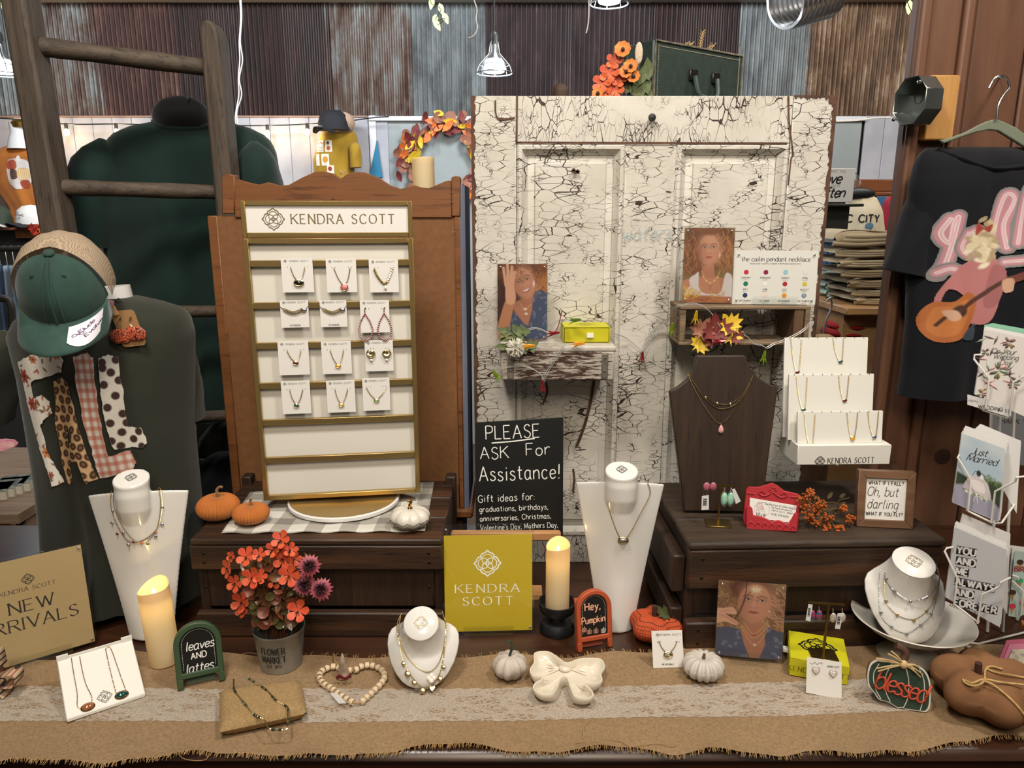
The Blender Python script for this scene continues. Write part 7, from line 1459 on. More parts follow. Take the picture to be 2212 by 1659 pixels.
EGG = [(0,.0),(.01,.22),(.04,.38),(.1,.54),(.2,.70),(.35,.86),(.5,.95),(.65,1.0),(.78,.985),(.87,.90),(.93,.75),(.97,.54),(.99,.32),(1,.0)]
def egg_bust(F,label,W,H,zn,r1,lift=.045,A=0):
    t = F.T('necklace_bust',label,'necklace bust')
    def hw(s): return W/2*float(np.interp(s,[e[0] for e in EGG],[e[1] for e in EGG]))
    def sm_(x): x = min(max(x,0),1); return x*x*(3-2*x)
    def s0(x,z):
        s = min(max(z/H,.001),.999); u = min(abs(x)/max(hw(s),.001),1); return -(.006+.026*(1-u*u)*sin(pi*s)**.5)
    def kk(x,z): return sm_((r1*1.7-sqrt(x*x+(z-zn)**2))/(r1*.75))
    def surf(x,z): return s0(x,z)-lift*.6*kk(x,z)
    yc = s0(0,zn)
    def pt3(x,z):
        b = Vector((x,s0(x,z),z)); d = sqrt(x*x+(z-zn)**2); k = kk(x,z); e = min(1,r1/max(d,1e-6)) if d > r1 else 1
        c = Vector((x*e,yc-lift*cos(A)+(z-zn)*e*sin(A),zn+lift*sin(A)+(z-zn)*e*cos(A))); return b.lerp(c,k)
    def g(u,v): s = ss[int(round(v*64))]; return pt3((u*2-1)*hw(s),s*H)
    ss = [.5-.5*cos(pi*k/64) for k in range(65)]
    o = obj('body',MB().grid(64,64,g),gw,t,sharp=0); so = o.modifiers.new('s','SOLIDIFY'); so.thickness = .004; so.offset = -1
    M = Matrix.Translation((0,yc-lift*cos(A),zn+lift*sin(A))) @ Matrix.Rotation(-A,4,'X')
    obj('neck_top',MB().lathe([(r1*1.0,-.002),(r1*1.03,.0006),(r1*.98,.0022),(.0001,.0024)],40).xf(M @ Matrix.Rotation(pi/2,4,'X')),gw,t,sharp=50)
    q = MB(); logo(q,0,0,r1*.42,-.0028,.055,5); q.xf(M); obj('logo_print',q,ink_br,t,sharp=0)
    obj('easel_leg',MB().box(-.012,.012,.004,.008,.0,H*.7),gw,t); return t,surf
FE1 = Fr(G(911,1500,.9)+Vector((0,.006,.004)),R_(2),R_(42)); FE1.B.z = ZB+.002; H1 = FE1.q(912,1340)[1]; W1 = FE1.q(991,1400)[0]-FE1.q(831,1400)[0]
_,sE = egg_bust(FE1,'small white reclining necklace bust in front of the left crate',W1*.97,H1,H1*.80,.027,.034,R_(8))
necklace(FE1,'gold cable chain with six charms, outer strand on the small middle bust',[(868,1325),(858,1350),(862,1385),(872,1430),(890,1462),(913,1487),(935,1480),(950,1455),(958,1420),(962,1380),(964,1350),(955,1322)],surf=sE,r=.0009,step=.004,charms=[(872,1434,'charm',gold,.0045),(881,1456,'charm',gold,.0065),(895,1475,'charm',gold,.0055),(913,1492,'charm',gold,.0065),(934,1487,'heart',gold,.0055),(951,1467,'charm',gold,.0055),(959,1441,'charm',gold,.0045)])
necklace(FE1,'smooth gold chain with a clover pendant, inner strand on the small middle bust',[(866,1328),(862,1360),(870,1400),(890,1430),(915,1449),(931,1450),(948,1432),(958,1400),(963,1360),(957,1328)],surf=sE,r=.0008,plain=True,charms=[(932,1465,'clover',mat('pearl_clover','d8cdbf',.2,coat=1),.0085)])
# ---------------------------------------------------------------- candles and holder
a = G(357,1427,ZB); candle('glowing tall flameless candle at left in front of the tall bust',Vector((a.x,a.y,ZB)),.0250,solve_h(a,0,0,1256),.10,R_(-2.5),.012)
a = G(1203,1362,.9); hold = T('candle_holder','matt black turned pedestal candle holder beside the yellow sign','candle holder',(a.x,a.y,.9)); hz = .042
obj('holder_body',MB().lathe([(.030,0),(.032,.003),(.032,.010),(.028,.018),(.014,.024),(.013,.028),(.022,.034),(.031,.042),(.034,.054),(.0345,.060),(.032,.060),(.028,.052),(.020,.046),(.0001,.045)],36),mat('black_satin_wood','15171b',.45),hold)
candle('glowing tall flameless candle standing in the black holder',(a.x,a.y,.9455),.0216,solve_h(Vector((a.x,a.y,.9455)),0,0,1168),.05,0,.010)
# ---------------------------------------------------------------- tan sign, yellow sign
F = Fr(G(100,1428,.9),atan2(G(212,1397,.9).y-G(10,1458,.9).y,G(212,1397,.9).x-G(10,1458,.9).x),R_(5)); F.B.z = ZB+.006
x1 = F.q(212,1392)[0]; x0 = -x1*1.15; h = solve_h(F.B+F.X*x1,F.yaw,F.tilt,1170)
F2 = Fr(F.B+F.X*((x0+x1)/2),F.yaw,F.tilt); w = x1-x0
tan = T; ns = acrylic_stand(F2,w,h,'tan new arrivals sign in clear acrylic at the left edge','sign',paper=mat('tan_paper','b0976b',.6),name='arrivals_sign')
mb = MB(); q = F2.q; hh = abs(q(100,1245)[1]-q(100,1262)[1]); a = q(60,1250); logo(mb,a[0],a[1],.0095,-.0017,.07,5)
def pxt(mb,F,s,cx,cy,hpx,y,wpx=None,**k):
    a = F.q(cx,cy+hpx/2); b = F.q(cx,cy-hpx/2); h = b[1]-a[1]; sp = k.pop('sp',2.2); sx = 1
    if wpx: sx = (F.q(cx+wpx/2,cy)[0]-F.q(cx-wpx/2,cy)[0])/text_w(s,h/10,sp)
    text(mb,s,h,a[0],a[1],y,sp=sp,sx=sx,**k)
pxt(mb,F2,'KENDRA SCOTT',61,1270,8.5,-.0017,126,**SER); pxt(mb,F2,'NEW',70,1303,25,-.0017,100,**SER); pxt(mb,F2,'ARRIVALS',66,1342,25,-.0017,224,**SER); obj('lettering',mb,inkd,ns,sharp=0)
FY = Fr(G(1056,1372,.9),R_(2.5),R_(6)); FY.B.z = .908; w = FY.q(1155,1365)[0]-FY.q(958,1378)[0]; h = solve_h(FY.B,FY.yaw,FY.tilt,1132)
ys = acrylic_stand(FY,w,h,'bright yellow brand sign in clear acrylic stand in the middle','sign',paper=mat('chartreuse_paper','c6ab28',.5),name='logo_sign')
mb = MB(); a = FY.q(1053,1216); logo(mb,a[0],a[1],abs(FY.q(1053,1216)[0]-FY.q(1082,1216)[0]),-.0017,.065,8); pxt(mb,FY,'KENDRA',1053,1270,17,-.0017,138,sp=3.4,**SER); pxt(mb,FY,'SCOTT',1054,1297,17,-.0017,108,sp=3.4,**SER); obj('lettering',mb,mat('print_white','f6f4ea',.5),ys,sharp=0)
# ---------------------------------------------------------------- arched chalk easels
def easel(xl,yl,xr,yr,ytop,col,label,lines,tilt,draw=None):
    c,w,h,yw = board(xl,yl,xr,yr,.9,ytop,tilt); c.z = ZB if yl > 1415 else .9; F = Fr(c,yw,tilt); t = F.T('arched_chalk_easel',label,'sign'); r = w/2; b = w*.125; zf = h*.16
    def arch(rr,z0,n=16): return [(rr*1.0*cos(a),(h-r)+(r-(r-rr))*sin(a)) for a in [pi*k/n for k in range(n+1)]]+[(-rr,z0),(rr,z0)]
    mm = mat(col[0],col[1],.5); fr_ = [(rr_,z) for rr_,z in arch(r,zf*.95)]; inn = [(x,z) for x,z in arch(r-b,zf+b*.9)]
    obj('frame',MB().ringprism(fr_,inn,-.006,.006),mm,t,bevel=.0015,seg=2); obj('chalk_panel',MB().prism(inn,-.002,.003),mat('chalk_black','0c0d0d',.45),t)
    for s_ in (-1,1): obj('leg',MB().prism([(s_*r,0),(s_*r,zf),(s_*(r-b*1.1),zf),(s_*(r-b*1.1),0)][::s_],-.006,.006),mm,t,bevel=.001)
    obj('rear_leg',MB().box(-r*.6,r*.6,.0,.005,0,h*.8).xf(Matrix.Translation((0,.008,0)) @ Matrix.Rotation(R_(-22),4,'X') @ Matrix.Translation((0,0,-h*.0))),mm,t)
    mb = MB(); rd = r-b-.003; pts = [((rd)*cos(a),(h-r)+rd*sin(a)) for a in [pi*k/20 for k in range(21)]]; pts = [(rd,zf+b+.003)]+pts+[(-rd,zf+b+.003)]
    pts = [(q.x,q.y) for q in cr([(a,b_,0) for a,b_ in pts],3)]; acc = 0
    for a,b_ in zip(pts,pts[1:]):
        L = sqrt((a[0]-b_[0])**2+(a[1]-b_[1])**2); n = max(1,int(L/.0022))
        for k in range(n): u,v = (k+.1)/n,(k+.6)/n; mb.ribbon([(a[0]+(b_[0]-a[0])*u,a[1]+(b_[1]-a[1])*u),(a[0]+(b_[0]-a[0])*v,a[1]+(b_[1]-a[1])*v)],.0006,-.0024)
    obj('dashed_border',mb,chalk,t,sharp=0); mb = MB()
    for s,px,py,hp,wp,kw in lines: pxt(mb,F,s,px,py,hp,-.0026,wp,**kw)
    obj('chalk_writing',mb,chalk if not draw else mat('chalk_peach','d8a184',.8),t,sharp=0)
    if draw: draw(F,t)
    return t
easel(384,1494,487,1470,1347,('sage_green_paint','34492f'),'green arched mini chalkboard reading leaves and lattes',[('leaves',432,1390,19,62,dict(w=1.1,slant=.2,sp=.8)),('AND',430,1413,13,34,dict(w=1.6)),('lattes',432,1438,19,60,dict(w=1.1,slant=.2,sp=.8))],R_(8))
def pumps(F,t):
    for k,(x,y) in enumerate(((1261,1360),(1272,1364),(1286,1362),(1302,1361))):
        mb = MB(); a = F.q(x,y); s = .0042
        for d in (-.55,0,.55): mb.ribbon([(a[0]+s*(d+.5*cos(q)),a[1]+s*.9*sin(q)) for q in [j*pi/4 for j in range(9)]],.0006,-.0026)
        mb.ribbon([(a[0],a[1]+s),(a[0]+s*.3,a[1]+s*1.6)],.0009,-.0026); obj('drawn_pumpkin',mb,chalk if k == 3 else mat('chalk_peach','d8a184',.8),t,sharp=0)
easel(1246,1407,1321,1394,1273,('coral_paint','a84a2a'),'coral orange arched mini chalkboard reading hey pumpkin',[('Hey,',1279,1308,16,33,dict(w=1.6)),('Pumpkin',1281,1337,14,50,dict(w=1.6,sp=1.6))],R_(8),pumps)
# ---------------------------------------------------------------- galvanised flower bucket
b0 = G(600,1447,ZB); dist = (b0-CAM).dot(FW); Rb = 45/FPX*dist; b0.y += Rb*.6; Hb = solve_h(b0,0,0,1352)
fb = T('flower_bucket','galvanised metal flower bucket with dark lettering on the runner','bucket',(b0.x,b0.y,ZB)); zk = mat('galvanised_tin','8c8d8a',.38,.75,col2='a9aaa6',ns=14)
Rt = 54/FPX*dist*1.0; obj('bucket_body',MB().lathe([(Rb,0),(Rb*1.0,.004),(Rb+(Rt-Rb)*.5,Hb*.5),(Rt,Hb-.003),(Rt+.0015,Hb-.001),(Rt+.001,Hb+.001),(Rt-.001,Hb),(Rt-.003,Hb-.01),(Rb*.98,.006),(.0001,.006)],48,cap=(True,False)),zk,fb,sharp=60)
mb = MB(); text(mb,'FLOWER',Hb*.17,0,Hb*.56,0,sx=.74,w=2.0,nib=0,thin=.35,serif=1.2,sp=1.8); text(mb,'MARKET',Hb*.17,0,Hb*.33,0,sx=.74,w=2.0,nib=0,thin=.35,serif=1.2,sp=1.8); text(mb,'. EST. 1874 .',Hb*.075,0,Hb*.19,0,sx=.85,w=1.6)
def onb(v): r = Rb+(Rt-Rb)*v.z/Hb+.0005; a = v.x/r*.92; return (r*sin(a),-r*cos(a),v.z)
mb.map(onb); o = obj('lettering',mb,inkd,fb,sharp=0)
fw_ = T('flower_arrangement','orange and plum artificial flowers with reddish leaves in the tin bucket','flowers',(b0.x,b0.y,ZB+Hb)); fo3 = Vector(fw_.location)
fo_m = mat('orange_petal','b8391e',.6,col2='cf5c30',ns=60); pl_m = mat('pink_petal','8e3440',.6,col2='a85260',ns=60); pc_m = mat('plum_spikes','3a1420',.6); eye = mat('flower_eye','3a1f14',.6)
lf_m = [mat('eucalyptus_brown','5a3320',.35,col2='6b4a2a',ns=50,coat=.3),mat('eucalyptus_olive','47401f',.35,col2='5f5a30',ns=50,coat=.3),mat('eucalyptus_rust','6e3424',.4,col2='80452f',ns=50)]
FL = [(607,1166,18,-.1),(590,1188,15,-.2),(628,1188,14,.3),(612,1207,20,0),(532,1202,19,-.2),(500,1202,10,-.4),(492,1228,18,-.9),(508,1260,17,-.3),(545,1247,20,-.1),(562,1246,14,.2),(522,1300,20,-.3),(524,1318,14,-.3),(560,1198,13,0),(594,1256,14,.2),(625,1243,21,.1),(636,1208,14,.4),(644,1320,21,.1),(615,1192,12,.2)]
for x,y,s,t_ in FL:
    s_ = s/FPX*1.27; p = P(x,y,fo3.y-.045+random.uniform(-.01,.02))-fo3; mb = blossom(MB(),(0,0,0),(t_,-1,random.uniform(.1,.9)),s_,5,random.uniform(.15,.5)); o = obj('blossom',mb,fo_m,fw_,sharp=0); o.location = p; c_ = MB()
    for k in range(8): c_.tube([(0,0,0),(random.uniform(-.004,.004),-.007,random.uniform(-.003,.005))],.0005,4)
    obj('stamens',c_,eye,o)
for x,y,s in ((668,1222,24),(657,1262,25),(693,1272,25)):
    s_ = s/FPX*1.27; p = P(x,y,fo3.y-.05)-fo3; mb = MB(); n = Vector((.35,-1,.5)).normalized(); q = n.to_track_quat('Z','Y')
    for k in range(18): a = k*2*pi/18; rm_ = Matrix.Rotation(a,3,'Z'); L = random.uniform(.85,1.1)*s_; mb.add([q @ (rm_ @ Vector(v)) for v in ((.2*s_,-.001,0),(L*.7,-.0028,-.002),(L,0,-.005),(L*.7,.0028,-.002),(.2*s_,.001,0))],[(0,1,2,3,4)])
    o = obj('mum',mb,pl_m,fw_,sharp=0); o.location = p; mb = MB()
    for k in range(110): v = Vector((random.gauss(0,1),random.gauss(0,1),abs(random.gauss(0,1))+.2)).normalized()*s_*.62; mb.tube([q @ (v*.3),q @ v],.00045,3)
    obj('spiky_centre',mb,pc_m,o,sharp=0)
rr = random.Random(5)
for k in range(230):
    a,v_ = rr.uniform(-1,1),rr.uniform(0,1); y = 1350-150*v_**1.35; x = 597+a*(38+55*v_*(1-.3*v_)); dy = rr.uniform(-.035,.03); s_ = rr.uniform(.008,.0145)
    p = P(x,y,fo3.y+dy)-fo3; o = obj('leaf',leaf(MB(),(0,0,0),s_,(rr.uniform(-.7,.7),-1,rr.uniform(-.3,1)),rr.uniform(-3,3),'round' if k % 2 else 'oval',.3),lf_m[k % 3],fw_,sharp=0); o.location = p
mb = MB()
for k in range(34): x,y = 597+rr.uniform(-75,75),rr.uniform(1180,1280); mb.tube([Vector((rr.uniform(-.02,.02),rr.uniform(-.02,.02),-.05)),P(x,y,fo3.y-.02)-fo3],.001,4)
obj('stems',mb,mat('eucalyptus_brown','5a3320',.35),fw_)
# ---------------------------------------------------------------- burlap pillow with bead necklace
pts = [G(x,y,ZB+z_) for x,y,z_ in ((473,1603,0),(667,1560,0),(652,1464,.022),(470,1486,.022))]; pts = [Vector((p.x,p.y,ZB)) for p in pts]; pc = sum(pts,Vector())/4
pl_ = [(p-pc)*1.0 for p in pts]; PH = .026
def pf(u,v):
    b = pl_[0].lerp(pl_[1],u).lerp(pl_[3].lerp(pl_[2],u),v); e = (1-abs(2*u-1)**7)*(1-abs(2*v-1)**7); return (b.x*.97,b.y*.97,PH*.55+PH*.45*max(e,0)**.5)
def pfb(u,v): p = pf(u,v); return (p[0],p[1],PH*.55-(p[2]-PH*.55)*1.2)
pi_ = T('burlap_pillow','square tan burlap jewellery pillow on the runner','jewellery pillow',(pc.x,pc.y,ZB)); bp2 = burlap('burlap_pillow_weave','79603f','b5986c',.0021,.2)
mb = MB().grid(24,24,pf).grid(24,24,pfb); obj('cushion',mb,bp2,pi_,sharp=0)
zpil = ZB+PH*.93
def gneck(label,pts,m,r,step,z,par_loc,charms=(),name='necklace',beads=None,plain=False):
    t = T(name,label,'necklace',par_loc); o_ = Vector(par_loc); L = cr([G(x,y,z)-o_ for x,y in pts],5); obj('chain',MB().tube(L,r,5) if plain else MB().chain(L,r,step),m,t)
    if beads:
        tot = [0]
        for a,b in zip(L,L[1:]): tot.append(tot[-1]+(b-a).length)
        for s0 in beads:
            for k in range(3):
                s = (s0*tot[-1])+k*.0052; i = max(j for j in range(len(tot)) if tot[j] <= s) if s < tot[-1] else len(L)-2; i = min(i,len(L)-2); p = L[i].lerp(L[i+1],min(1,(s-tot[i])/max(tot[i+1]-tot[i],1e-6))); d = (L[i+1]-L[i]).normalized()
                obj('bead',MB().tube([p-d*.0021,p+d*.0021],.0019,8),(emerald if k != 1 else gold) if k % 2 == 1 else mat('dark_green_bead','0e2e28',.2,coat=.6),t)
    return t
gneck('gold chain necklace with dark green tube beads draped over the burlap pillow',[(505,1467),(506,1490),(520,1510),(545,1540),(570,1555),(582,1574),(600,1576),(620,1574),(622,1545),(620,1528),(595,1512),(580,1495),(560,1480),(537,1466)],gold,.0011,.0042,zpil+.0025,(pc.x,pc.y,zpil),beads=(.075,.20,.32,.47,.56,.66,.76,.86,.96))
# ---------------------------------------------------------------- white slanted tray with two necklaces
q4 = [G(145,1562,ZB),G(315,1505,ZB)]; c = (q4[0]+q4[1])/2; yw = atan2(q4[1].y-q4[0].y,q4[1].x-q4[0].x); w = (q4[1]-q4[0]).length
Fs = Fr(Vector((c.x,c.y,ZB+.006)),yw,R_(62)); L = (Fs.q(270,1384)[1]+Fs.q(120,1424)[1])/2; wl = Fs.q(315,1498)[0]-Fs.q(148,1548)[0]
tr_ = T('necklace_tray','slanted white necklace display tray with two necklaces at lower left','display stand',(c.x,c.y,ZB),yw); wm = mat('matt_white_board','d8d5cc',.5)
sn,cs_ = sin(R_(62)),cos(R_(62)); sd = MB().prism([(0,0),(0,.006),(L*sn,.006+L*cs_),(L*sn,0)],-w/2,w/2); sd.map(lambda v: (v.y,v.x,v.z)); obj('tray_body',sd,wm,tr_,bevel=.0012)
lip = MB(); 
for x0,x1 in ((-w/2,-w/2+.016),(w/2-.016,w/2)): lip.box(x0,x1,L*sn-.004,L*sn,.006+L*cs_-.004,.006+L*cs_+.006)
lip.box(-w/2+.016,w/2-.016,L*sn-.003,L*sn,.006+L*cs_-.004,.006+L*cs_+.002); obj('top_lip',lip,wm,tr_)
q = MB(); a = Fs.q(226,1505); logo(q,a[0],a[1],.0105,-.0006,.045,5); o = obj('logo_print',q,inkd,tr_,sharp=0); o.location = (0,0,.006); o.rotation_euler = (-R_(62),0,0)
necklace(Fs,'fine chain with an amber brown stone on the slanted white tray',[(154,1422),(160,1460),(167,1500),(167,1526),(178,1532),(190,1530),(197,1520),(198,1505),(186,1480),(178,1450),(172,1418)],r=.00055,charms=[(190,1528,'oval',gem('brown_agate','8a5230'),.0085)],m=mat('rose_gold','b08a5c',.25,1),sm=3)
necklace(Fs,'fine chain with a dark teal stone on the slanted white tray',[(228,1402),(236,1440),(246,1480),(252,1500),(262,1504),(273,1498),(262,1465),(250,1430),(240,1403),(234,1398),(228,1402)],r=.00055,charms=[(263,1502,'oval',gem('teal_green','0d3c3a'),.0085)],m=MATS['rose_gold'],sm=3)
# ---------------------------------------------------------------- heart of wooden beads with ring cone
hp = [(772,1520),(742,1506),(715,1487),(697,1475),(690,1460),(698,1448),(720,1440),(742,1452-6),(765,1448),(780,1440),(800,1437),(822,1445),(831,1460),(824,1475),(808,1492),(790,1508)]
hb_c = G(760,1480,ZB); hb_ = T('bead_garland','heart shaped garland of natural wooden beads lying on the runner','beads',hb_c); Lp = cr([G(x,y,ZB+.0055)-hb_c for x,y in hp],12,True); bead = MB().lathe([(.0015,-.0017),(.0046,-.0035),(.0057,0),(.0046,.0035),(.0015,.0045)],12).mesh('bead',[wood('natural_bead_wood','bfa888','d3bf9f',.5,'z',4,bs=.05)]); acc = 0; prev = Lp[0]; nb = 0
obj('cord',MB().tube(Lp,.001,4,True),MATS['jute_thread'],hb_)
for p in Lp[1:]+[Lp[0]]:
    acc += (p-prev).length
    if acc >= .0098 and nb < 60: o = obj('bead',bead,None,hb_); o.location = p; o.rotation_euler = (p-prev).to_track_quat('Z','Y').to_euler(); acc = 0; nb += 1
    prev = p
rc = T('ring_cone','polished horn-like ring cone standing in the bead heart','ring holder',G(742,1461,ZB)); hz_ = solve_h(G(742,1461,ZB),0,0,1412); obj('cone',MB().lathe([(.0105,0),(.009,hz_*.3),(.005,hz_*.7),(.0012,hz_),(.0001,hz_+.001)],18),mat('horn','8d7a68',.2,.3,col2='c0ac98',ns=60,coat=.6),rc)
e = T('earrings','red beaded earrings with a white swing tag lying in the bead heart','earrings',G(735,1482,ZB)); eo = Vector(e.location); tg = [G(x,y,ZB+.012+.010*k)-eo for k,(x,y) in enumerate(((712,1490),(731,1500),(745,1470),(726,1461)))]
for k in (0,1): tg[k].z = .006
for k in (2,3): tg[k].z = .013
tg[2] = tg[3]+(tg[1]-tg[0])
mb = MB(); mb.add(tg+[t_+Vector((0,0,-.0006)) for t_ in tg],[(0,1,2,3),(7,6,5,4),(0,4,5,1),(1,5,6,2),(2,6,7,3),(3,7,4,0)]); obj('price_tag',mb,tag_m,e)
mb = MB(); 
for k in range(9): mb.sph(G(728+k*3.6,1464-3*sin(k),ZB+.012)-eo,(.0022,.0022,.0036),6,5)
obj('red_beads',mb,garnet,e); obj('jute_tail',MB().tube(cr([G(x,y,ZB+.004) for x,y in ((722,1414),(724,1430),(735,1442))],4),.0016,6),MATS['jute_thread'],label='frayed jute cord end above the bead heart',category='cord')
# ---------------------------------------------------------------- ribbed white pumpkin with green stem, bow dish
wwp = mat('chalky_white_pumpkin','b8ada2',.7,col2='948779',ns=22,bs=.2,lo=.48,hi=.62)
place_pumpkin('chalky white ribbed pumpkin with tall dark green stem beside the bow dish',1063,1139,1478,1412,ZB,9,.13,wwp,mat('dark_green_stem','1d2b22',.4,col2='2e3f30',ns=60),.10,[(0,0,-.12),(.02,0,.1),(.12,0,.45),(.1,0,.75),(-.05,0,.92),(-.22,0,.85)],pw=4)
place_pumpkin('matt white ribbed pumpkin with short brown stem before the photo',1481,1571,1482,1413,ZB,14,.16,mat('matt_white_resin','bdb6ad',.6,col2='b0a89c',ns=20),mat('brown_stem','4e3323',.7,col2='6b4a35',ns=80),.22,[(0,0,-.15),(.0,0,.1),(.02,0,.28)],pw=3)
og = mat('orange_check_weave','a53c14',.8,bs=.3)
def checkm():
    m,nt,b = new_mat('orange_waffle_cloth'); tc = nt.nodes.new('ShaderNodeTexCoord'); s = nt.nodes.new('ShaderNodeSeparateXYZ'); nt.links.new(tc.outputs['Object'],s.inputs[0])
    ang = mth(nt,'ARCTAN2',s.outputs[1],s.outputs[0]); a = mth(nt,'GREATER_THAN',mth(nt,'FRACT',mth(nt,'MULTIPLY',ang,9.5)),.14); z = mth(nt,'GREATER_THAN',mth(nt,'FRACT',mth(nt,'MULTIPLY',s.outputs[2],175)),.16); k = mth(nt,'MULTIPLY',a,z)
    nt.links.new(mixc(nt,k,'5f200c',mixc(nt,noise(nt,tc.outputs['Object'],60),'ad3f16','bd5022')),b.inputs['Base Color']); b.inputs['Roughness'].default_value = .85; bump(nt,b,k,.6,.0012); return m
t,R,H = place_pumpkin('orange waffle cloth pumpkin with felt leaf beside the right crate',1365,1484,1404,1320,.9,6,.16,checkm(),mat('brown_stem','4e3323',.7),.16,None,pw=2)
obj('stem',MB().tube([(-.08*R,-.05*R,H*.70),(-.10*R,-.05*R,H*1.22)],[.0052,.0046],10),mat('twig_brown','3c2013',.7),t); obj('felt_leaf',leaf(MB(),(R*.28,-.1*R,H*.97),.020,(.1,-.35,1),.6,'maple',.2),mat('olive_felt','3f4420',.9),t).modifiers.new('s','SOLIDIFY').thickness = .0015
# bow shaped dish
outl = [(1164,1406),(1188,1407),(1208,1420),(1225,1430),(1250,1422),(1280,1420),(1301,1424),(1308,1440),(1300,1454),(1302,1470),(1285,1478),(1266,1478),(1275,1485),(1284,1500),(1270,1510),(1242,1506),(1232,1488),(1226,1470),(1220,1462),(1212,1468),(1205,1485),(1192,1500),(1165,1500),(1150,1486),(1155,1474),(1170,1464),(1150,1460),(1143,1446),(1152,1430),(1152,1412)]
dz = .020; bc_ = G(1222,1462,ZB); ow_ = [G(x,y,ZB+dz)-bc_ for x,y in outl]; O = cr([(p.x,p.y,0) for p in ow_],4,True); n = len(O); cen = Vector((0,.01,0))
def off_(d):
    out = []
    for i in range(n): a,b = O[i-1],O[(i+1) % n]; tg_ = (b-a); tg_.z = 0; tg_ = tg_.normalized() if tg_.length > 0 else Vector((1,0,0)); nr = Vector((tg_.y,-tg_.x,0)); out.append(O[i]+nr*d)
    return out
sgn = 1 if (lambda p: sum((p[i].x*p[(i+1) % n].y-p[(i+1) % n].x*p[i].y) for i in range(n)))(O) < 0 else -1
rings = [([p*.86 for p in O],0),([p*.95 for p in O],.008),(O,dz-.002),(off_(sgn*.0010),dz),(off_(sgn*.0028),dz-.0003),(off_(sgn*.0045),dz-.004),([p*.84 for p in off_(sgn*.003)],.007),([p*.5 for p in O],.004)]
bd = T('bow_dish','glossy cream ceramic dish shaped like a bow on the runner','dish',bc_); mb = MB(); vs = []
for rg,z in rings: vs += [(p.x,p.y,z) for p in rg]
mb.add(vs,[(r*n+i,r*n+(i+1) % n,(r+1)*n+(i+1) % n,(r+1)*n+i) for r in range(len(rings)-1) for i in range(n)]+[tuple((len(rings)-1)*n+i for i in range(n)),tuple(range(n-1,-1,-1))])
cm = mat('cream_glaze','d3cab8',.15,coat=.8); obj('dish_body',mb,cm,bd,sharp=50); mb = MB()
for s_ in (-1,1):
    for dy_ in (-.012,-.005,.003,.010): mb.tube(cr([(s_*.008,.014,.0055),(s_*.020,.014+dy_*.7,.0062),(s_*.034,.014+dy_*1.5,.0050)],4),[.0006+.0012*sin(pi*k/8) for k in range(9)],6)
mb.sph((0,.014,.008),(.011,.011,.006),14,8); obj('modelled_folds',mb,cm,bd)
# ---------------------------------------------------------------- necklace card leaning on the pumpkin
F = Fr(G(1443,1441,ZB),R_(1),R_(14)); F.B.z = ZB; kc = F.T('jewellery_card','white necklace card with a dark-flecked oval pendant leaning on the orange pumpkin','jewellery card'); cp_ = F.poly([(1411,1443),(1407,1363),(1473,1361),(1478,1441)]); obj('card',MB().prism(cp_,-.0004,.0004),cardw,kc); w = cp_[3][0]-cp_[0][0]; h = cp_[1][1]
mb = MB(); text(mb,'KENDRA SCOTT',.0034,w*.08,h*.87,-.0008,w=1,n=1,sp=2.4); text(mb,'REVERSIBLE',.0026,0,h*.06,-.0008,w=1.6,n=1); r_ = .003
for k in range(2): rr_ = r_*(1-.5*k); mb.ribbon([(-w*.33,h*.89+rr_),(-w*.33+rr_,h*.89),(-w*.33,h*.89-rr_),(-w*.33-rr_,h*.89),(-w*.33,h*.89+rr_)],.0005,-.0008)
for X in (-.34,-.24,.26,.36): mb.ribbon([(X*w-.0006,h*.70),(X*w+.0006,h*.70)],.0012,-.0008)
obj('lettering',mb,inkd,kc,sharp=0); vneck(w,h,-.0016,kc,.0,.36,mat('leopard_stone','c9b890',.2,col2='1c1814',ns=500,coat=1,lo=.45,hi=.5),.0068,x0=-.3,x1=.3)
# ---------------------------------------------------------------- front right: photo, yellow box, stand, studs card
F = Fr(G(1615,1430,.9),R_(-9),R_(7)); F.B.z = ZB+.004; w = F.q(1692,1440)[0]-F.q(1543,1420)[0]; h = solve_h(F.B,F.yaw,F.tilt,1254); photo_stand(F,w,h,photo3,'acrylic photo of a woman holding a flower stem, in front of the right crate',True)
bq4 = [G(x,y,ZB) for x,y in ((1704,1458),(1831,1480))]; c = (bq4[0]+bq4[1])/2; yw = atan2(bq4[1].y-bq4[0].y,bq4[1].x-bq4[0].x); w = (bq4[1]-bq4[0]).length
yb2 = T('gift_box','large yellow drawer box with dark logo under the brass earring stand','box',(c.x,c.y,ZB),yw); h = solve_h(Vector((c.x,c.y,ZB)),yw,0,1430); dp = .085
obj('sleeve',MB().box(-w/2,w/2,0,dp,h-.002,h).box(-w/2,w/2,0,.002,0,h-.002).box(-w/2,w/2,dp-.002,dp,0,h-.002).box(-w/2,w/2,.002,dp-.002,0,.002),yel,yb2,bevel=.0006); obj('drawer',MB().box(-w/2-.001,w/2-.002,.003,dp-.003,.003,h-.003),yel,yb2); obj('pull_tab',MB().box(-w/2-.009,-w/2,dp*.5,dp*.5+.012,h*.45,h*.6),cardw,yb2)
mb = MB(); logo(mb,0,0,.030,0,.075,8); mb.map(lambda v: (v.x,dp*.52+v.z*.9,h+.0004)); obj('logo_print',mb,mat('box_ink','1d1b14',.5),yb2,sharp=0); mb = MB(); text(mb,'KENDRA SCOTT',.0085,0,h*.30,-.0004,sp=3,**SER); obj('lettering',mb,mat('olive_ink','5c5410',.5),yb2,sharp=0)
zt3 = ZB+h
ts2,tb2,th2 = tstand((1778,1416),(1784,1306),(1747,1302),(1822,1312),zt3,'thin brass earring stand on top of the large yellow box',.021)
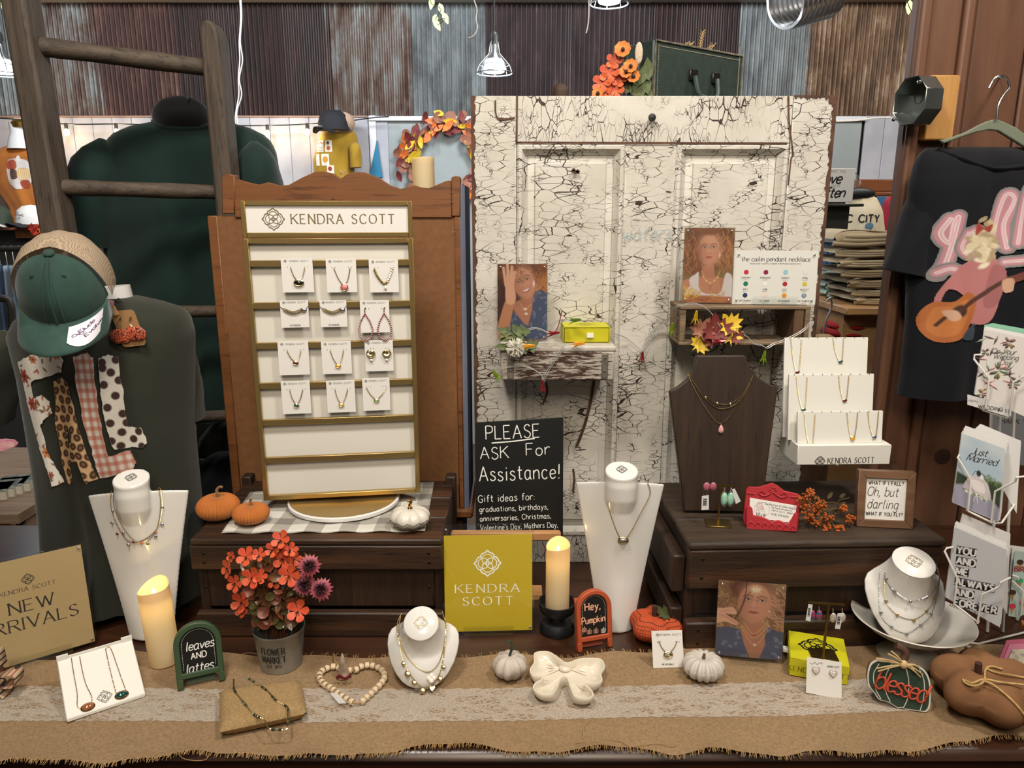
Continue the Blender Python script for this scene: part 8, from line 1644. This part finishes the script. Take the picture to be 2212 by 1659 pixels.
F = Fr(tb2+Vector((0,-.002,0)),R_(-8),0)
e = F.T('earrings','multicoloured oval earrings with barcode tag on the stand over the yellow box','earrings')
for x in (1754,1769): o = obj('stone',MB().sph(F.v(x,1327,.002),(.0048,.0025,.0085),14,8),mat('mosaic_stone','2c4f7a',.3,col2='b5364f',ns=260,lo=.46,hi=.54,detail=1),e); mb = MB().tube([F.v(x+6*cos(a),1327+11*sin(a),.002) for a in [k*pi/6 for k in range(12)]],.0007,5,True); mb.tube([F.v(x,1316,.002),F.v(x,1308,.002)],.0008,5); obj('rim',mb,silver,o)
swing_tag(e,F,[(1745,1303),(1754,1304),(1749,1340),(1739,1337)])
e = F.T('earrings','pale glitter oval earrings with barcode tag on the stand over the yellow box','earrings')
for x in (1799,1819): o = obj('stone',MB().sph(F.v(x,1333,.002),(.0050,.0025,.0088),14,8),mat('glitter_stone','a8988a',.25,.3,col2='e0d4c8',ns=700),e); mb = MB().tube([F.v(x,1322,.002),F.v(x,1312,.002)],.0008,5); obj('ear_wire',mb,silver,o)
swing_tag(e,F,[(1808,1323),(1820,1322),(1813,1356),(1802,1355)])
F = Fr(G(1780,1503,ZB),R_(-9),R_(10)); F.B.z = ZB; sc2 = F.T('stud_card','white card with two iridescent heart studs leaning on the large yellow box','earrings'); cp_ = F.poly([(1741,1496),(1743,1419),(1818,1431),(1818,1511)]); obj('card',MB().prism(cp_,-.0004,.0004),cardw,sc2)
mb = MB(); a = F.q(1760,1432); mb.ribbon([(q.x,q.y) for q in cr([(*F.q(x,y),0) for x,y in ((1749,1431),(1755,1434),(1760,1430),(1765,1435),(1770,1431),(1776,1434),(1774,1430))],4)],.0005,-.0008); pxt(mb,F,'KENDRA SCOTT',1800,1440,4,-.0008,26,w=1,n=1); obj('lettering',mb,inkd,sc2,sharp=0)
for x,y in ((1762,1447),(1799,1454)): h_ = [(0,-1),(.55,-.45),(.95,.15),(.8,.65),(.4,.75),(0,.45),(-.4,.75),(-.8,.65),(-.95,.15),(-.55,-.45)]; s = .0058; a = F.q(x,y); o = obj('heart_stud',MB().prism([(a[0]+p*s,a[1]+q_*s) for p,q_ in h_],-.0034,-.0005),mat('iridescent','d8c4b4',.15,.2,col2='e8e0ea',ns=300,coat=1),sc2,bevel=.0008); obj('rim',MB().tube([(a[0]+p*s*1.05,-.002,a[1]+q_*s*1.05) for p,q_ in h_],.0006,5,True),gold,o)
# ---------------------------------------------------------------- cake stand with bust
cb_ = G(1945,1437,ZB); cb_.y += .03; dist = (cb_-CAM).dot(FW); ck = T('cake_stand','distressed white metal pedestal cake stand under the small right bust','cake stand',(P(1962,1400,cb_.y).x,cb_.y,ZB)); enm = mat('chipped_enamel','bdb8ae',.4,col2='b0aa9e',ns=8)
def chip():
    m,nt,b = new_mat('chipped_white_enamel'); n = noise(nt,coords(nt),130,4,.7); s = nt.nodes.new('ShaderNodeSeparateXYZ'); nt.links.new(coords(nt),s.inputs[0]); nt.links.new(ramp(nt,n,[(.27,'2c2f38'),(.30,'bdb8ae')]),b.inputs['Base Color']); b.inputs['Roughness'].default_value = .4; return m
ctr = ck.location; zr = .075; Rk = 122/FPX*((Vector(ctr)+Vector((0,0,zr))-CAM).dot(FW)); ch_ = chip()
obj('bowl',MB().lathe([(.02,zr-.040),(Rk*.45,zr-.036),(Rk*.78,zr-.018),(Rk*.97,zr-.002),(Rk,zr),(Rk*.985,zr+.0015),(Rk*.95,zr-.0005),(Rk*.76,zr-.015),(Rk*.45,zr-.032),(.0001,zr-.033)],64,cap=(True,False)),ch_,ck,sharp=60)
obj('pedestal',MB().lathe([(.050,0),(.050,.003),(.042,.008),(.025,.016),(.018,.024),(.02,zr-.040)],40),enm,ck)
FE2 = Fr(Vector((P(1966,1392,ctr[1]-.045).x,ctr[1]-.042,ZB+zr-.026)),R_(-6),R_(32)); H2 = FE2.q(1970,1222)[1]; W2 = FE2.q(2061,1290)[0]-FE2.q(1879,1290)[0]
_,sR = egg_bust(FE2,'small white reclining necklace bust standing in the cake stand at right',W2*.95,H2,H2*.84,.032,.036,R_(34))
for lab,pts,chs,ii in (('shortest silver heart chain on the bust in the cake stand',[(1928,1212),(1912,1235),(1912,1252),(1930,1276),(1965,1298),(1998,1290),(2022,1268),(2028,1240),(2018,1215)],((1912,1252),(1930,1278),(1965,1300),(2000,1291),(2022,1268)),0),('middle gold heart chain on the bust in the cake stand',[(1926,1212),(1910,1240),(1913,1298),(1937,1328),(1972,1338),(2000,1320),(2017,1293),(2028,1250),(2018,1215)],((1913,1299),(1937,1329),(1973,1341),(2000,1321),(2018,1294)),1),('longest silver heart chain on the bust in the cake stand',[(1915,1214),(1899,1240),(1901,1322),(1923,1354),(1957,1368),(1988,1350),(2010,1326),(2028,1260),(2020,1216)],((1902,1324),(1924,1355),(1957,1371),(1988,1351),(2010,1327)),0)):
    necklace(FE2,lab,pts,surf=sR,m=gold if ii else silver,r=.0006,charms=[(x,y,'heart',gold if ii else silver,.0032) for x,y in chs])
# ---------------------------------------------------------------- blessed pumpkin sign
F = Fr(G(1945,1530,ZB),R_(-13),R_(9)); F.B.z = ZB; bs3 = F.T('pumpkin_sign','green wooden pumpkin cut-out sign reading blessed with raffia bow','sign')
ol4 = [(1876,1440),(1884,1428),(1902,1422),(1925,1428),(1950,1432),(1975,1434),(1998,1448),(2008,1470),(2010,1500),(2006,1530),(1990,1540),(1974,1540),(1958,1536),(1950,1528),(1938,1528),(1922,1518),(1912,1514),(1898,1510),(1888,1496),(1876,1480),(1873,1460)]
P4 = cr([(*F.q(*p),0) for p in ol4],4,True); P4 = [(p.x,p.y) for p in P4]; zmin = min(p[1] for p in P4); P4 = [(a,max(b,0)) for a,b in P4]
cx4 = sum(p[0] for p in P4)/len(P4); cz4 = sum(p[1] for p in P4)/len(P4)
obj('board',MB().prism(P4,-.001,.006),mat('sign_edge_wood','6b4c34',.7),bs3); obj('white_border',MB().prism(P4,-.0018,-.001),mat('print_white2','c9c5bb',.6),bs3)
obj('green_face',MB().prism([(cx4+(a-cx4)*.95,cz4+(b-cz4)*.94) for a,b in P4],-.0024,-.0018),mat('dark_green_paint','23392c',.6),bs3); mb = MB()
for pts in (((1898,1432),(1886,1455),(1890,1485),(1902,1508)),((1925,1432),(1912,1460),(1912,1490),(1922,1514)),((1955,1436),(1962,1470),(1960,1505),(1950,1528)),((1985,1444),(1995,1470),(1994,1505),(1986,1534))): mb.ribbon([(q.x,q.y) for q in cr([(*F.q(*p),0) for p in pts],5)],.0012,-.0027)
obj('segment_lines',mb,MATS['print_white2'],bs3,sharp=0); mb = MB(); a = F.q(1888,1465); b = F.q(1996,1500); rt = atan2(b[1]-a[1],b[0]-a[0]); tx = MB(); text(tx,'blessed',.030,(a[0]+b[0])/2,(a[1]+b[1])/2-.012,0,w=1.15,nib=R_(20),thin=.5,slant=.12,sp=-.2,rot=rt,sx=.80); tx.add([(v[0],.0026,v[2]) for v in tx.v[:0]],[])
o = obj('raised_lettering',tx,mat('coral_letters','b5452c',.6),bs3,sharp=0); so = o.modifiers.new('s','SOLIDIFY'); so.thickness = .0016; so.offset = 0; o.location = (0,-.0042,0)
obj('stem',MB().tube(cr([(*[F.v(1948,1430,-.002)][0],),F.v(1957,1415,-.002),F.v(1950,1402,-.002),F.v(1936,1396,-.002)],5),[.006]*16,10),mat('brown_stem2','4a3020',.7),bs3)
mb = MB(); raf = mat('raffia','a98c5e',.8,col2='c2a878',ns=60); kn = F.v(1950,1432,.006)
for ex,ey in ((1890,1418),(1896,1424),(1915,1408),(1922,1402),(1890,1440),(1894,1446),(1990,1452),(1985,1458),(1978,1450),(1975,1440),(1984,1436)): e_ = F.v(ex,ey,.007); mb.tube(cr([kn,kn.lerp(e_,.5)+Vector((0,-.004,.003)),e_],4),.0012,5)
mb.sph(kn,(.006,.005,.007),10,6); obj('raffia_bow',mb,raf,bs3)
# ---------------------------------------------------------------- tan fabric pumpkin with jute bow
fm = mat('tan_felted_fabric','6f4e35',.95,col2='805c40',ns=10,bs=.3,bd=.003,spec=.1)
t,R,H = place_pumpkin('large tan fabric pumpkin tied with jute cord at the right front corner',2056,2282,1574,1420,ZB,6,.20,fm,mat('twig_brown','3c2013',.7),.26,None,pw=2.5,N=60)
t.location.y -= R*.17; t.rotation_euler.z = R_(50); Mi = Matrix.Rotation(-R_(50),3,'Z')
def pq(px,py,dy): return Mi @ (P(px,py,t.location.y+dy)-Vector(t.location))
obj('stem',MB().tube([pq(2112,1475,-.01),pq(2114,1432,-.01)],[.0058,.005],10),mat('twig_brown','3c2013',.7),t)
mb = MB(); jt = mat('jute_cord','9a7a48',.85,col2='b5955f',ns=120,bs=.4)
def onp(px,py,lift=.002):
    d = ray(px,py); best = None
    for k in range(400):
        p = CAM+d*(.8+k*.0015); l = Mi @ (p-Vector(t.location)); r_ = sqrt(l.x**2+l.y**2); tt = math.asin(min(1,(r_/R)**(1/.85))) if r_ < R else None
        if tt is None: continue
        a = atan2(l.y,l.x); z = H/2*(1+cos(tt))-H*.26*math.exp(-(r_/R*2.6)**2)
        if l.z < z+lift and l.z > H*.3: return l+Vector((0,0,lift))
    return Mi @ (CAM+d*1.1-Vector(t.location))
for pts in (((2085,1472),(2100,1478),(2125,1470),(2160,1476),(2212,1482)),((2130,1446),(2150,1455),(2190,1462),(2230,1470)),((2118,1470),(2150,1485),(2190,1520),(2215,1550)),((2080,1470),(2085,1478),(2105,1484),(2125,1474),(2128,1450),(2140,1442),(2165,1448))): mb.tube(cr([onp(*p) for p in pts],5),.0017,6)
obj('jute_bow',mb,jt,t)
# pink card pack at the right edge, plaid bow at the left edge
F = Fr(G(2190,1480,.9),R_(-22),R_(16)); pkc = F.T('card_pack','pink backed pack of greeting cards behind the tan pumpkin at the right edge','cards')
obj('pink_backing',MB().prism(F.poly([(2140,1470),(2175,1385),(2260,1378),(2260,1500)]),.002,.006),mat('pink_card','a8546c',.6),pkc); obj('pink_card',MB().prism(F.poly([(2146,1475),(2180,1392),(2260,1388),(2260,1505)]),-.001,.001),mat('pale_pink_card','b8708a',.6),pkc); obj('front_card',MB().prism(F.poly([(2150,1480),(2185,1402),(2260,1400),(2260,1510)]),-.005,-.003),mat('cream_bow_print','b5ab96',.6,col2='8e8a8c',ns=110,lo=.58,hi=.64),pkc)
pb = T('plaid_bow','blurry cream and rust plaid bow at the lower left edge','bow',G(8,1500,ZB)); po = Vector(pb.location)
def plaid():
    m,nt,b = new_mat('plaid_ribbon'); v = nt.nodes.new('ShaderNodeSeparateXYZ'); nt.links.new(coords(nt),v.inputs[0]); a = mth(nt,'GREATER_THAN',mth(nt,'FRACT',mth(nt,'MULTIPLY',v.outputs[0],110)),.7); c_ = mth(nt,'GREATER_THAN',mth(nt,'FRACT',mth(nt,'MULTIPLY',v.outputs[2],110)),.7)
    c1 = mixc(nt,a,'b0967a','8a4a38'); nt.links.new(mixc(nt,c_,c1,'2a2624'),b.inputs['Base Color']); b.inputs['Roughness'].default_value = .8; return m
plm = plaid()
for pts in (((0,1455),(-20,1430),(-5,1408),(4,1440)),((4,1460),(25,1452),(40,1455),(36,1475),(10,1478)),((0,1480),(10,1495),(24,1512),(12,1518))):
    L = cr([P(x,y,po.y)-po for x,y in pts],6); mb = MB(); vs = []
    for p in L: vs += [p+Vector((0,-.012,0)),p+Vector((0,.012,.002))]
    mb.add(vs,[(2*i,2*i+1,2*i+3,2*i+2) for i in range(len(L)-1)]); o = obj('ribbon_loop',mb,plm,pb,sharp=0); so = o.modifiers.new('s','SOLIDIFY'); so.thickness = .0012
obj('wire_ring',MB().tube(cr([P(x,y,po.y-.012)-po for x,y in ((-6,1470),(4,1465),(12,1470),(8,1480),(-4,1482))],5),.0012,5),blackm,pb)
# ---------------------------------------------------------------- greeting card spinner
wr_ = mat('white_wire','c9c6bf',.4); YR = 1.16
rk = T('card_rack','white wire greeting card rack at the right edge','rack',P(2150,1440,YR)); rk.location.z = .9; ro = Vector(rk.location)
def wire_(pts,r=.0022,n=3):
    pts = [Vector((p.x,p.y,max(p.z,.003))) for p in pts]; return obj('wire',MB().tube(cr(pts,n) if n > 1 else pts,r,8),wr_,rk)
for a,b in (((2162,870,1.22),(2120,1445,1.22)),((2192,870,1.22),(2152,1450,1.22)),((2090,1350,1.14),(2085,1430,1.14)),((2215,1250,1.26),(2180,1440,1.26))): wire_([P(*a)-ro,P(*b)-ro],.0026,1)
for h_ in ((2076,1390,1.12),): wire_([P(2070,1385,1.12)-ro,P(2110,1410,1.18)-ro,P(2212,1418,1.22)-ro],.002,1); wire_([P(2085,1398,1.12)-ro,P(2135,1432,1.12)-ro,P(2212,1440,1.16)-ro],.002,1); wire_([P(2070,1385,1.12)-ro,P(2138,1425,1.10)-ro],.002,1)
cdm = mat('card_paper','c9c7c4',.6); 
def pocket(F,label,outl,face,back,wires,n=7,backcol=None,thick=.028):
    t = F.T('greeting_cards',label,'greeting cards'); pl = F.poly(outl); obj('front_card',MB().prism(pl,-.0006,0),face[0],t)
    if face[1]: face[1](F,t)
    for k in range(1,n): d = thick*k/n; jx = random.Random(k).uniform(-.0015,.0015); o = obj('card',MB().prism(pl,0,.0012),cdm if k > 1 or not backcol else backcol,t,bevel=0); o.location = (jx+.001*k*.4,d,.0016*k*.5)
    if back: obj('envelope',MB().prism(F.poly(back[0]),thick+.001,thick+.004),back[1],t)
    for w_ in wires: obj('wire',MB().tube(cr([F.v(x,y,o_)+Vector((0,0,0)) for x,y,o_ in w_],1) if False else [F.v(x,y,o_) for x,y,o_ in w_],.0016,8),wr_,t)
    return t
cf = mat('floral_card','c4bdb8',.6)
def deco1(F,t):
    mb = {k: MB() for k in ('8a9a84','b88f8a','6a5a55','a89a5a')}; r = random.Random(4)
    for x,y,s in ((2157,800,22),(2130,760,10),(2180,740,16),(2120,850,12),(2190,830,14),(2150,880,12)):
        for k in range(7): a = k*2*pi/7+r.random(); c_ = F.q(x+s*.5*cos(a),y+s*.5*sin(a)); q = [(c_[0]+.0055*s/20*(cos(a)*u-sin(a)*v_*.5),c_[1]-.0055*s/20*(sin(a)*u+cos(a)*v_*.5)) for u,v_ in ((-1,0),(-.3,.8),(.6,.7),(1.1,0),(.6,-.7),(-.3,-.8))]; mb[r.choice(list(mb))].prism(q,-.0012,-.0009)
    for k in range(34):
        c_ = F.q(r.uniform(2118,2200),r.uniform(728,890)); a = r.uniform(0,3.1); s = .0085; q = [(c_[0]+s*(cos(a)*u-sin(a)*v_),c_[1]+s*(sin(a)*u+cos(a)*v_)) for u,v_ in ((-1,0),(0,.2),(1,0),(0,-.2))]; mb[r.choice(['6a5a55','8a9a84','b88f8a'])].prism(q,-.0010,-.0008)
    for k,m_ in mb.items(): obj('printed_flowers',m_,mat('ink_'+k,k,.6),t,sharp=0)
    q = MB(); sk = R_(-12)
    for s,x,y in (('On Your',2168,764),('Wedding',2172,776),('Day',2172,788)): a = F.q(x,y); text(q,s,.0075,a[0],a[1],-.0013,w=1,slant=.2,sp=.9,rot=sk*0)
    obj('lettering',q,mat('ink_grey2','5a5452',.6),t,sharp=0)
FK = [Fr(P(2160,900,1.12),R_(-28),R_(6)),Fr(P(2120,1135,1.07),R_(-30),R_(6)),Fr(P(2110,1330,1.03),R_(-28),R_(6))]
mint = mat('mint_envelope','78a890',.6)
pocket(FK[0],'floral wedding cards in the top pocket of the wire rack',[(2105,852),(2127,712),(2240,735),(2225,905)],(cf,deco1),([(2120,860),(2130,703),(2150,699),(2250,717),(2250,880)],mint),
  [[(2118,766,.004),(2104,766,.008),(2103,775,.010),(2134,815,.016),(2128,880,.010),(2124,886,.004)],[(2225,800,.018),(2186,824,.016),(2180,896,.010),(2176,902,.004)],[(2124,886,.002),(2176,902,.002)]])
lbF = FK[0]; t = lbF.T('shelf_label','white wedding price label in front of the top rack pocket','label'); obj('label_strip',MB().prism(lbF.poly([(2089,851),(2180,875),(2177,899),(2089,873)]),-.0065,-.0055),mat('label_white','bdbab8',.6),t)
q = MB(); a = lbF.q(2138,884); b = lbF.q(2150,887); rt = R_(-2); text(q,'WEDDING',.0055,a[0],a[1],-.0068,w=1.4,rot=rt); a = lbF.q(2167,889); text(q,'$4.50',.005,a[0],a[1],-.0068,w=1,rot=rt); a = lbF.q(2100,866); text(q,'Legacy',.0035,a[0],a[1],-.0068,w=1,n=1,rot=rt); obj('lettering',q,inkd,t,sharp=0)
def paintcard(F,t,outl,pfn,y=-.0009):
    p,= pfn(),; a,b,c_,d = [F.q(*q_) for q_ in outl]
    def fn(x,yy): v_ = 1-yy/p.H; X = (a[0]*(1-x)+d[0]*x)*(1-v_)+(b[0]*(1-x)+c_[0]*x)*v_; Z = (a[1]*(1-x)+d[1]*x)*(1-v_)+(b[1]*(1-x)+c_[1]*x)*v_; return (X,y,Z)
    obj('printed_picture',p.mesh('picture',fn,PR),PR,t,sharp=0)
def mar():
    p = Paint(100,140,100); p.fill('b0b8bc'); 
    for x,y,r_ in ((.2,.35,.2),(.7,.3,.2),(.5,.55,.3),(.9,.5,.2),(.1,.6,.2),(.35,.1,.15)): p.E(x,y,r_,r_*.6,'8fa5b5',0,.2,.7)
    p.G([(0,.75),(.3,.8),(.5,.75),(.8,.68),(1,.66),(1,1.2),(0,1.2)],'26331f',.05); p.strands(60,(.55,.66,1,.8),(4,5.4),['5f7040','3c4c28'],.015,.08); p.G([(0,1.02),(.35,.9),(.75,1.0),(1,1.15),(1,1.4),(0,1.4)],'8b8898',.04)
    p.G([(.25,.82),(.35,.72),(.62,.72),(.74,.85),(.76,1.08),(.22,1.05)],'b8aeb0',.01,4); p.G([(.35,.80),(.6,.8),(.64,.98),(.32,.96)],'cfc8c6',.01,3); p.L([(.35,.72),(.4,.62),(.6,.63),(.66,.74)],.012,'2a2a30'); p.E(.48,.64,.05,.06,'1c1a1e'); p.G([(.5,.72),(.55,.64),(.6,.72)],'d8d4d2',.01)
    r_ = np.random.RandomState(1)
    for k in range(60): x = .2+.58*r_.rand(); p.E(x,1.02+.05*r_.rand()+.05*x,.016,.014,['dcdcd0','4c5c3c','8c9c74'][k % 3],0,.008)
    p.L([(.46,1.08),(.44,1.2)],.012,'cfcfd4'); p.L([(.5,1.08),(.53,1.2)],.012,'cfcfd4'); return p
O2 = [(2057,1085),(2078,936),(2172,970),(2157,1128)]
def deco2(F,t):
    paintcard(F,t,O2,mar); q = MB()
    for s,x,y in (('Just',2115,983),('Married..',2122,1000)): a = F.q(x,y); text(q,s,.0105,a[0],a[1],-.0013,w=1.2,nib=R_(30),thin=.3,slant=.25,sp=.6,rot=R_(-4))
    obj('lettering',q,inkd,t,sharp=0)
pocket(FK[1],'just married car cards in the middle pocket of the wire rack',O2,(cdm,deco2),([(2100,940),(2120,922),(2210,960),(2200,1120)],cdm),
  [[(2072,982,.004),(2068,985,.012),(2096,1030,.018),(2090,1098,.012),(2088,1102,.0)],[(2212,1020,.03),(2192,1023,.03),(2190,1032,.026),(2148,1056,.018),(2140,1125,.012),(2146,1128,.0)],[(2088,1102,.002),(2146,1130,.002),(2165,1133,-.01),(2195,1100,-.03)]],12,None,.03)
O3 = [(2042,1290),(2063,1139),(2175,1188),(2160,1355)]
def deco3(F,t):
    q = MB(); l = MB()
    for k,s in enumerate(('YOU','AND','ME','ALWAYS','AND','FOREVER')):
        a = F.q(2068-k*1.3,1187+22.5*k); h_ = .0105; L = text_w(s,.00105,2.2)*.9; q.prism([(a[0]-.0012,a[1]-h_/2-.0013),(a[0]+L+.0012,a[1]-h_/2-.0013),(a[0]+L+.0012,a[1]+h_/2+.0013),(a[0]-.0012,a[1]+h_/2+.0013)],-.0010,-.0008); text(l,s,h_,a[0],a[1]-h_/2,-.0013,'l',w=2.4,sx=.9)
    a = F.q(2072,1312); text(l if False else q,'ANNIVERSARY',.0045,a[0]+.006,a[1]-.004,-.0013,w=1.3,rot=R_(-8)); obj('black_blocks',q,mat('card_ink','1e2022',.6),t,sharp=0); obj('lettering',l,mat('label_white','bdbab8',.6),t,sharp=0)
pocket(FK[2],'anniversary cards with black word blocks in the lower pocket of the rack',O3,(mat('silver_grey_card','a8a8aa',.5),deco3),([(2070,1160),(2082,1120),(2188,1165),(2180,1340)],mat('label_white','bdbab8',.6)),
  [[(2058,1180,.004),(2044,1180,.010),(2040,1186,.012),(2066,1240,.018),(2060,1302,.010)],[(2180,1238,.02),(2158,1248,.022),(2155,1258,.02),(2120,1275,.018),(2110,1340,.012),(2114,1342,.0)],[(2060,1302,.004),(2112,1342,.004)]],6)
F = Fr(P(2205,1320,1.12),R_(-10),R_(6))
def deco4(F,t):
    for k,(x,y,c_) in enumerate(((2203,1215,'3c2219'),(2202,1255,'3f8a5c'),(2187,1280,'3c2219'),(2186,1310,'b5344a'),(2208,1300,'c98a9a'),(2210,1335,'3c2219'))):
        a = F.q(x,y); o = obj('printed_cone',MB().prism([(a[0]-.004,a[1]),(a[0],a[1]-.014),(a[0]+.004,a[1])],-.0012,-.0009),mat('cone_tan','a8743c',.6),t); obj('printed_scoop',MB().prism([(a[0]+.0052*cos(q),a[1]+.001+.0046*sin(q)) for q in [j*pi/5 for j in range(10)]],-.0014,-.0009),mat('scoop_'+c_,c_,.6),o)
    q = MB(); a = F.q(2216,1231); text(q,'BIRTHDAY',.008,a[0]+.008,a[1]-.003,-.0013,w=2); obj('lettering',q,mat('dark_red_ink','8c2230',.6),t,sharp=0)
pocket(F,'birthday cards printed with ice cream cones at the right edge of the rack',[(2178,1330),(2192,1190),(2280,1200),(2275,1350)],(mat('mint_print','9fb0a8',.6),deco4),None,[[(2180,1250,.010),(2202,1270,.012),(2200,1325,.008)],[(2180,1238,.01),(2190,1240,.012),(2192,1246,.012)]],4)
F = Fr(P(2180,1005,1.34),R_(-10),R_(4)); pocket(F,'grey thank you cards at the back of the wire rack',[(2142,1000),(2146,872),(2280,880),(2275,1010)],(mat('grey_card','5c5c5e',.5),lambda F,t: (lambda q: (text(q,'THANK YOU',.009,F.q(2195,915)[0],F.q(2195,915)[1],-.0012,w=1.5),obj('lettering',q,inkd,t,sharp=0)))(MB())),None,[],3)
# ---------------------------------------------------------------- garments seen between the olive tee and the dresser
YG = 1.98
rl = T('clothes_rail','dark rail behind the ladder carrying the camo jacket','rail',P(470,905,YG)); ro6 = Vector(rl.location); obj('bar',MB().tube([P(330,902,YG)-ro6,P(560,896,YG)-ro6],.012,10).tube([P(345,902,YG)-ro6,Vector((P(345,902,YG).x-ro6.x,0,-ro6.z))],.012,10).tube([P(555,896,YG)-ro6,Vector((P(555,896,YG).x-ro6.x,0,-ro6.z))],.012,10),mat('dark_pipe','3a3632',.45,.6),rl)
shirt_thing('camo_jacket','olive camouflage jacket on a hanger left of the dresser','jacket',[(905,480,515,.4),(915,455,530,.8),(950,425,545),(1000,405,550),(1100,405,555)],YG-.02,.05,mat('camo_cloth','2d3320',.85,col2='4b5040',ns=28,lo=.45,hi=.52),seed=41)
shirt_thing('hanging_tee','black tee hanging low between the olive tee and the dresser','shirt',[(985,455,520,.5),(1000,430,540,.8),(1050,392,548),(1130,380,552),(1250,375,552)],YG-.13,.045,MATS['black_cotton'],seed=42)
shirt_thing('hanging_tee','mustard yellow garment edge beside the sleeve of the olive tee','shirt',[(895,375,405,.5),(920,362,410),(1010,365,412),(1100,365,412)],YG-.08,.02,cloth('mustard_cotton','8f7020','a17e26'),seed=43)
obj('shirt_label',MB().box(P(452,970,YG).x,P(512,980,YG).x,YG-.1,YG-.095,P(0,990,YG).z,P(0,968,YG).z),mat('camo_label','6a6a58',.8),label='pale camouflage collar piece under the camo jacket',category='cloth')
dk = T('dark_backboard','dark partition standing behind the garments at left','backboard',(-1.0,2.35,0)); obj('panel',MB().box(-.12,.62,0,.03,0,P(0,830,2.35).z),mat('near_black','0d0c0b',.8),dk)  # near-black board set as a dark backdrop for the garments
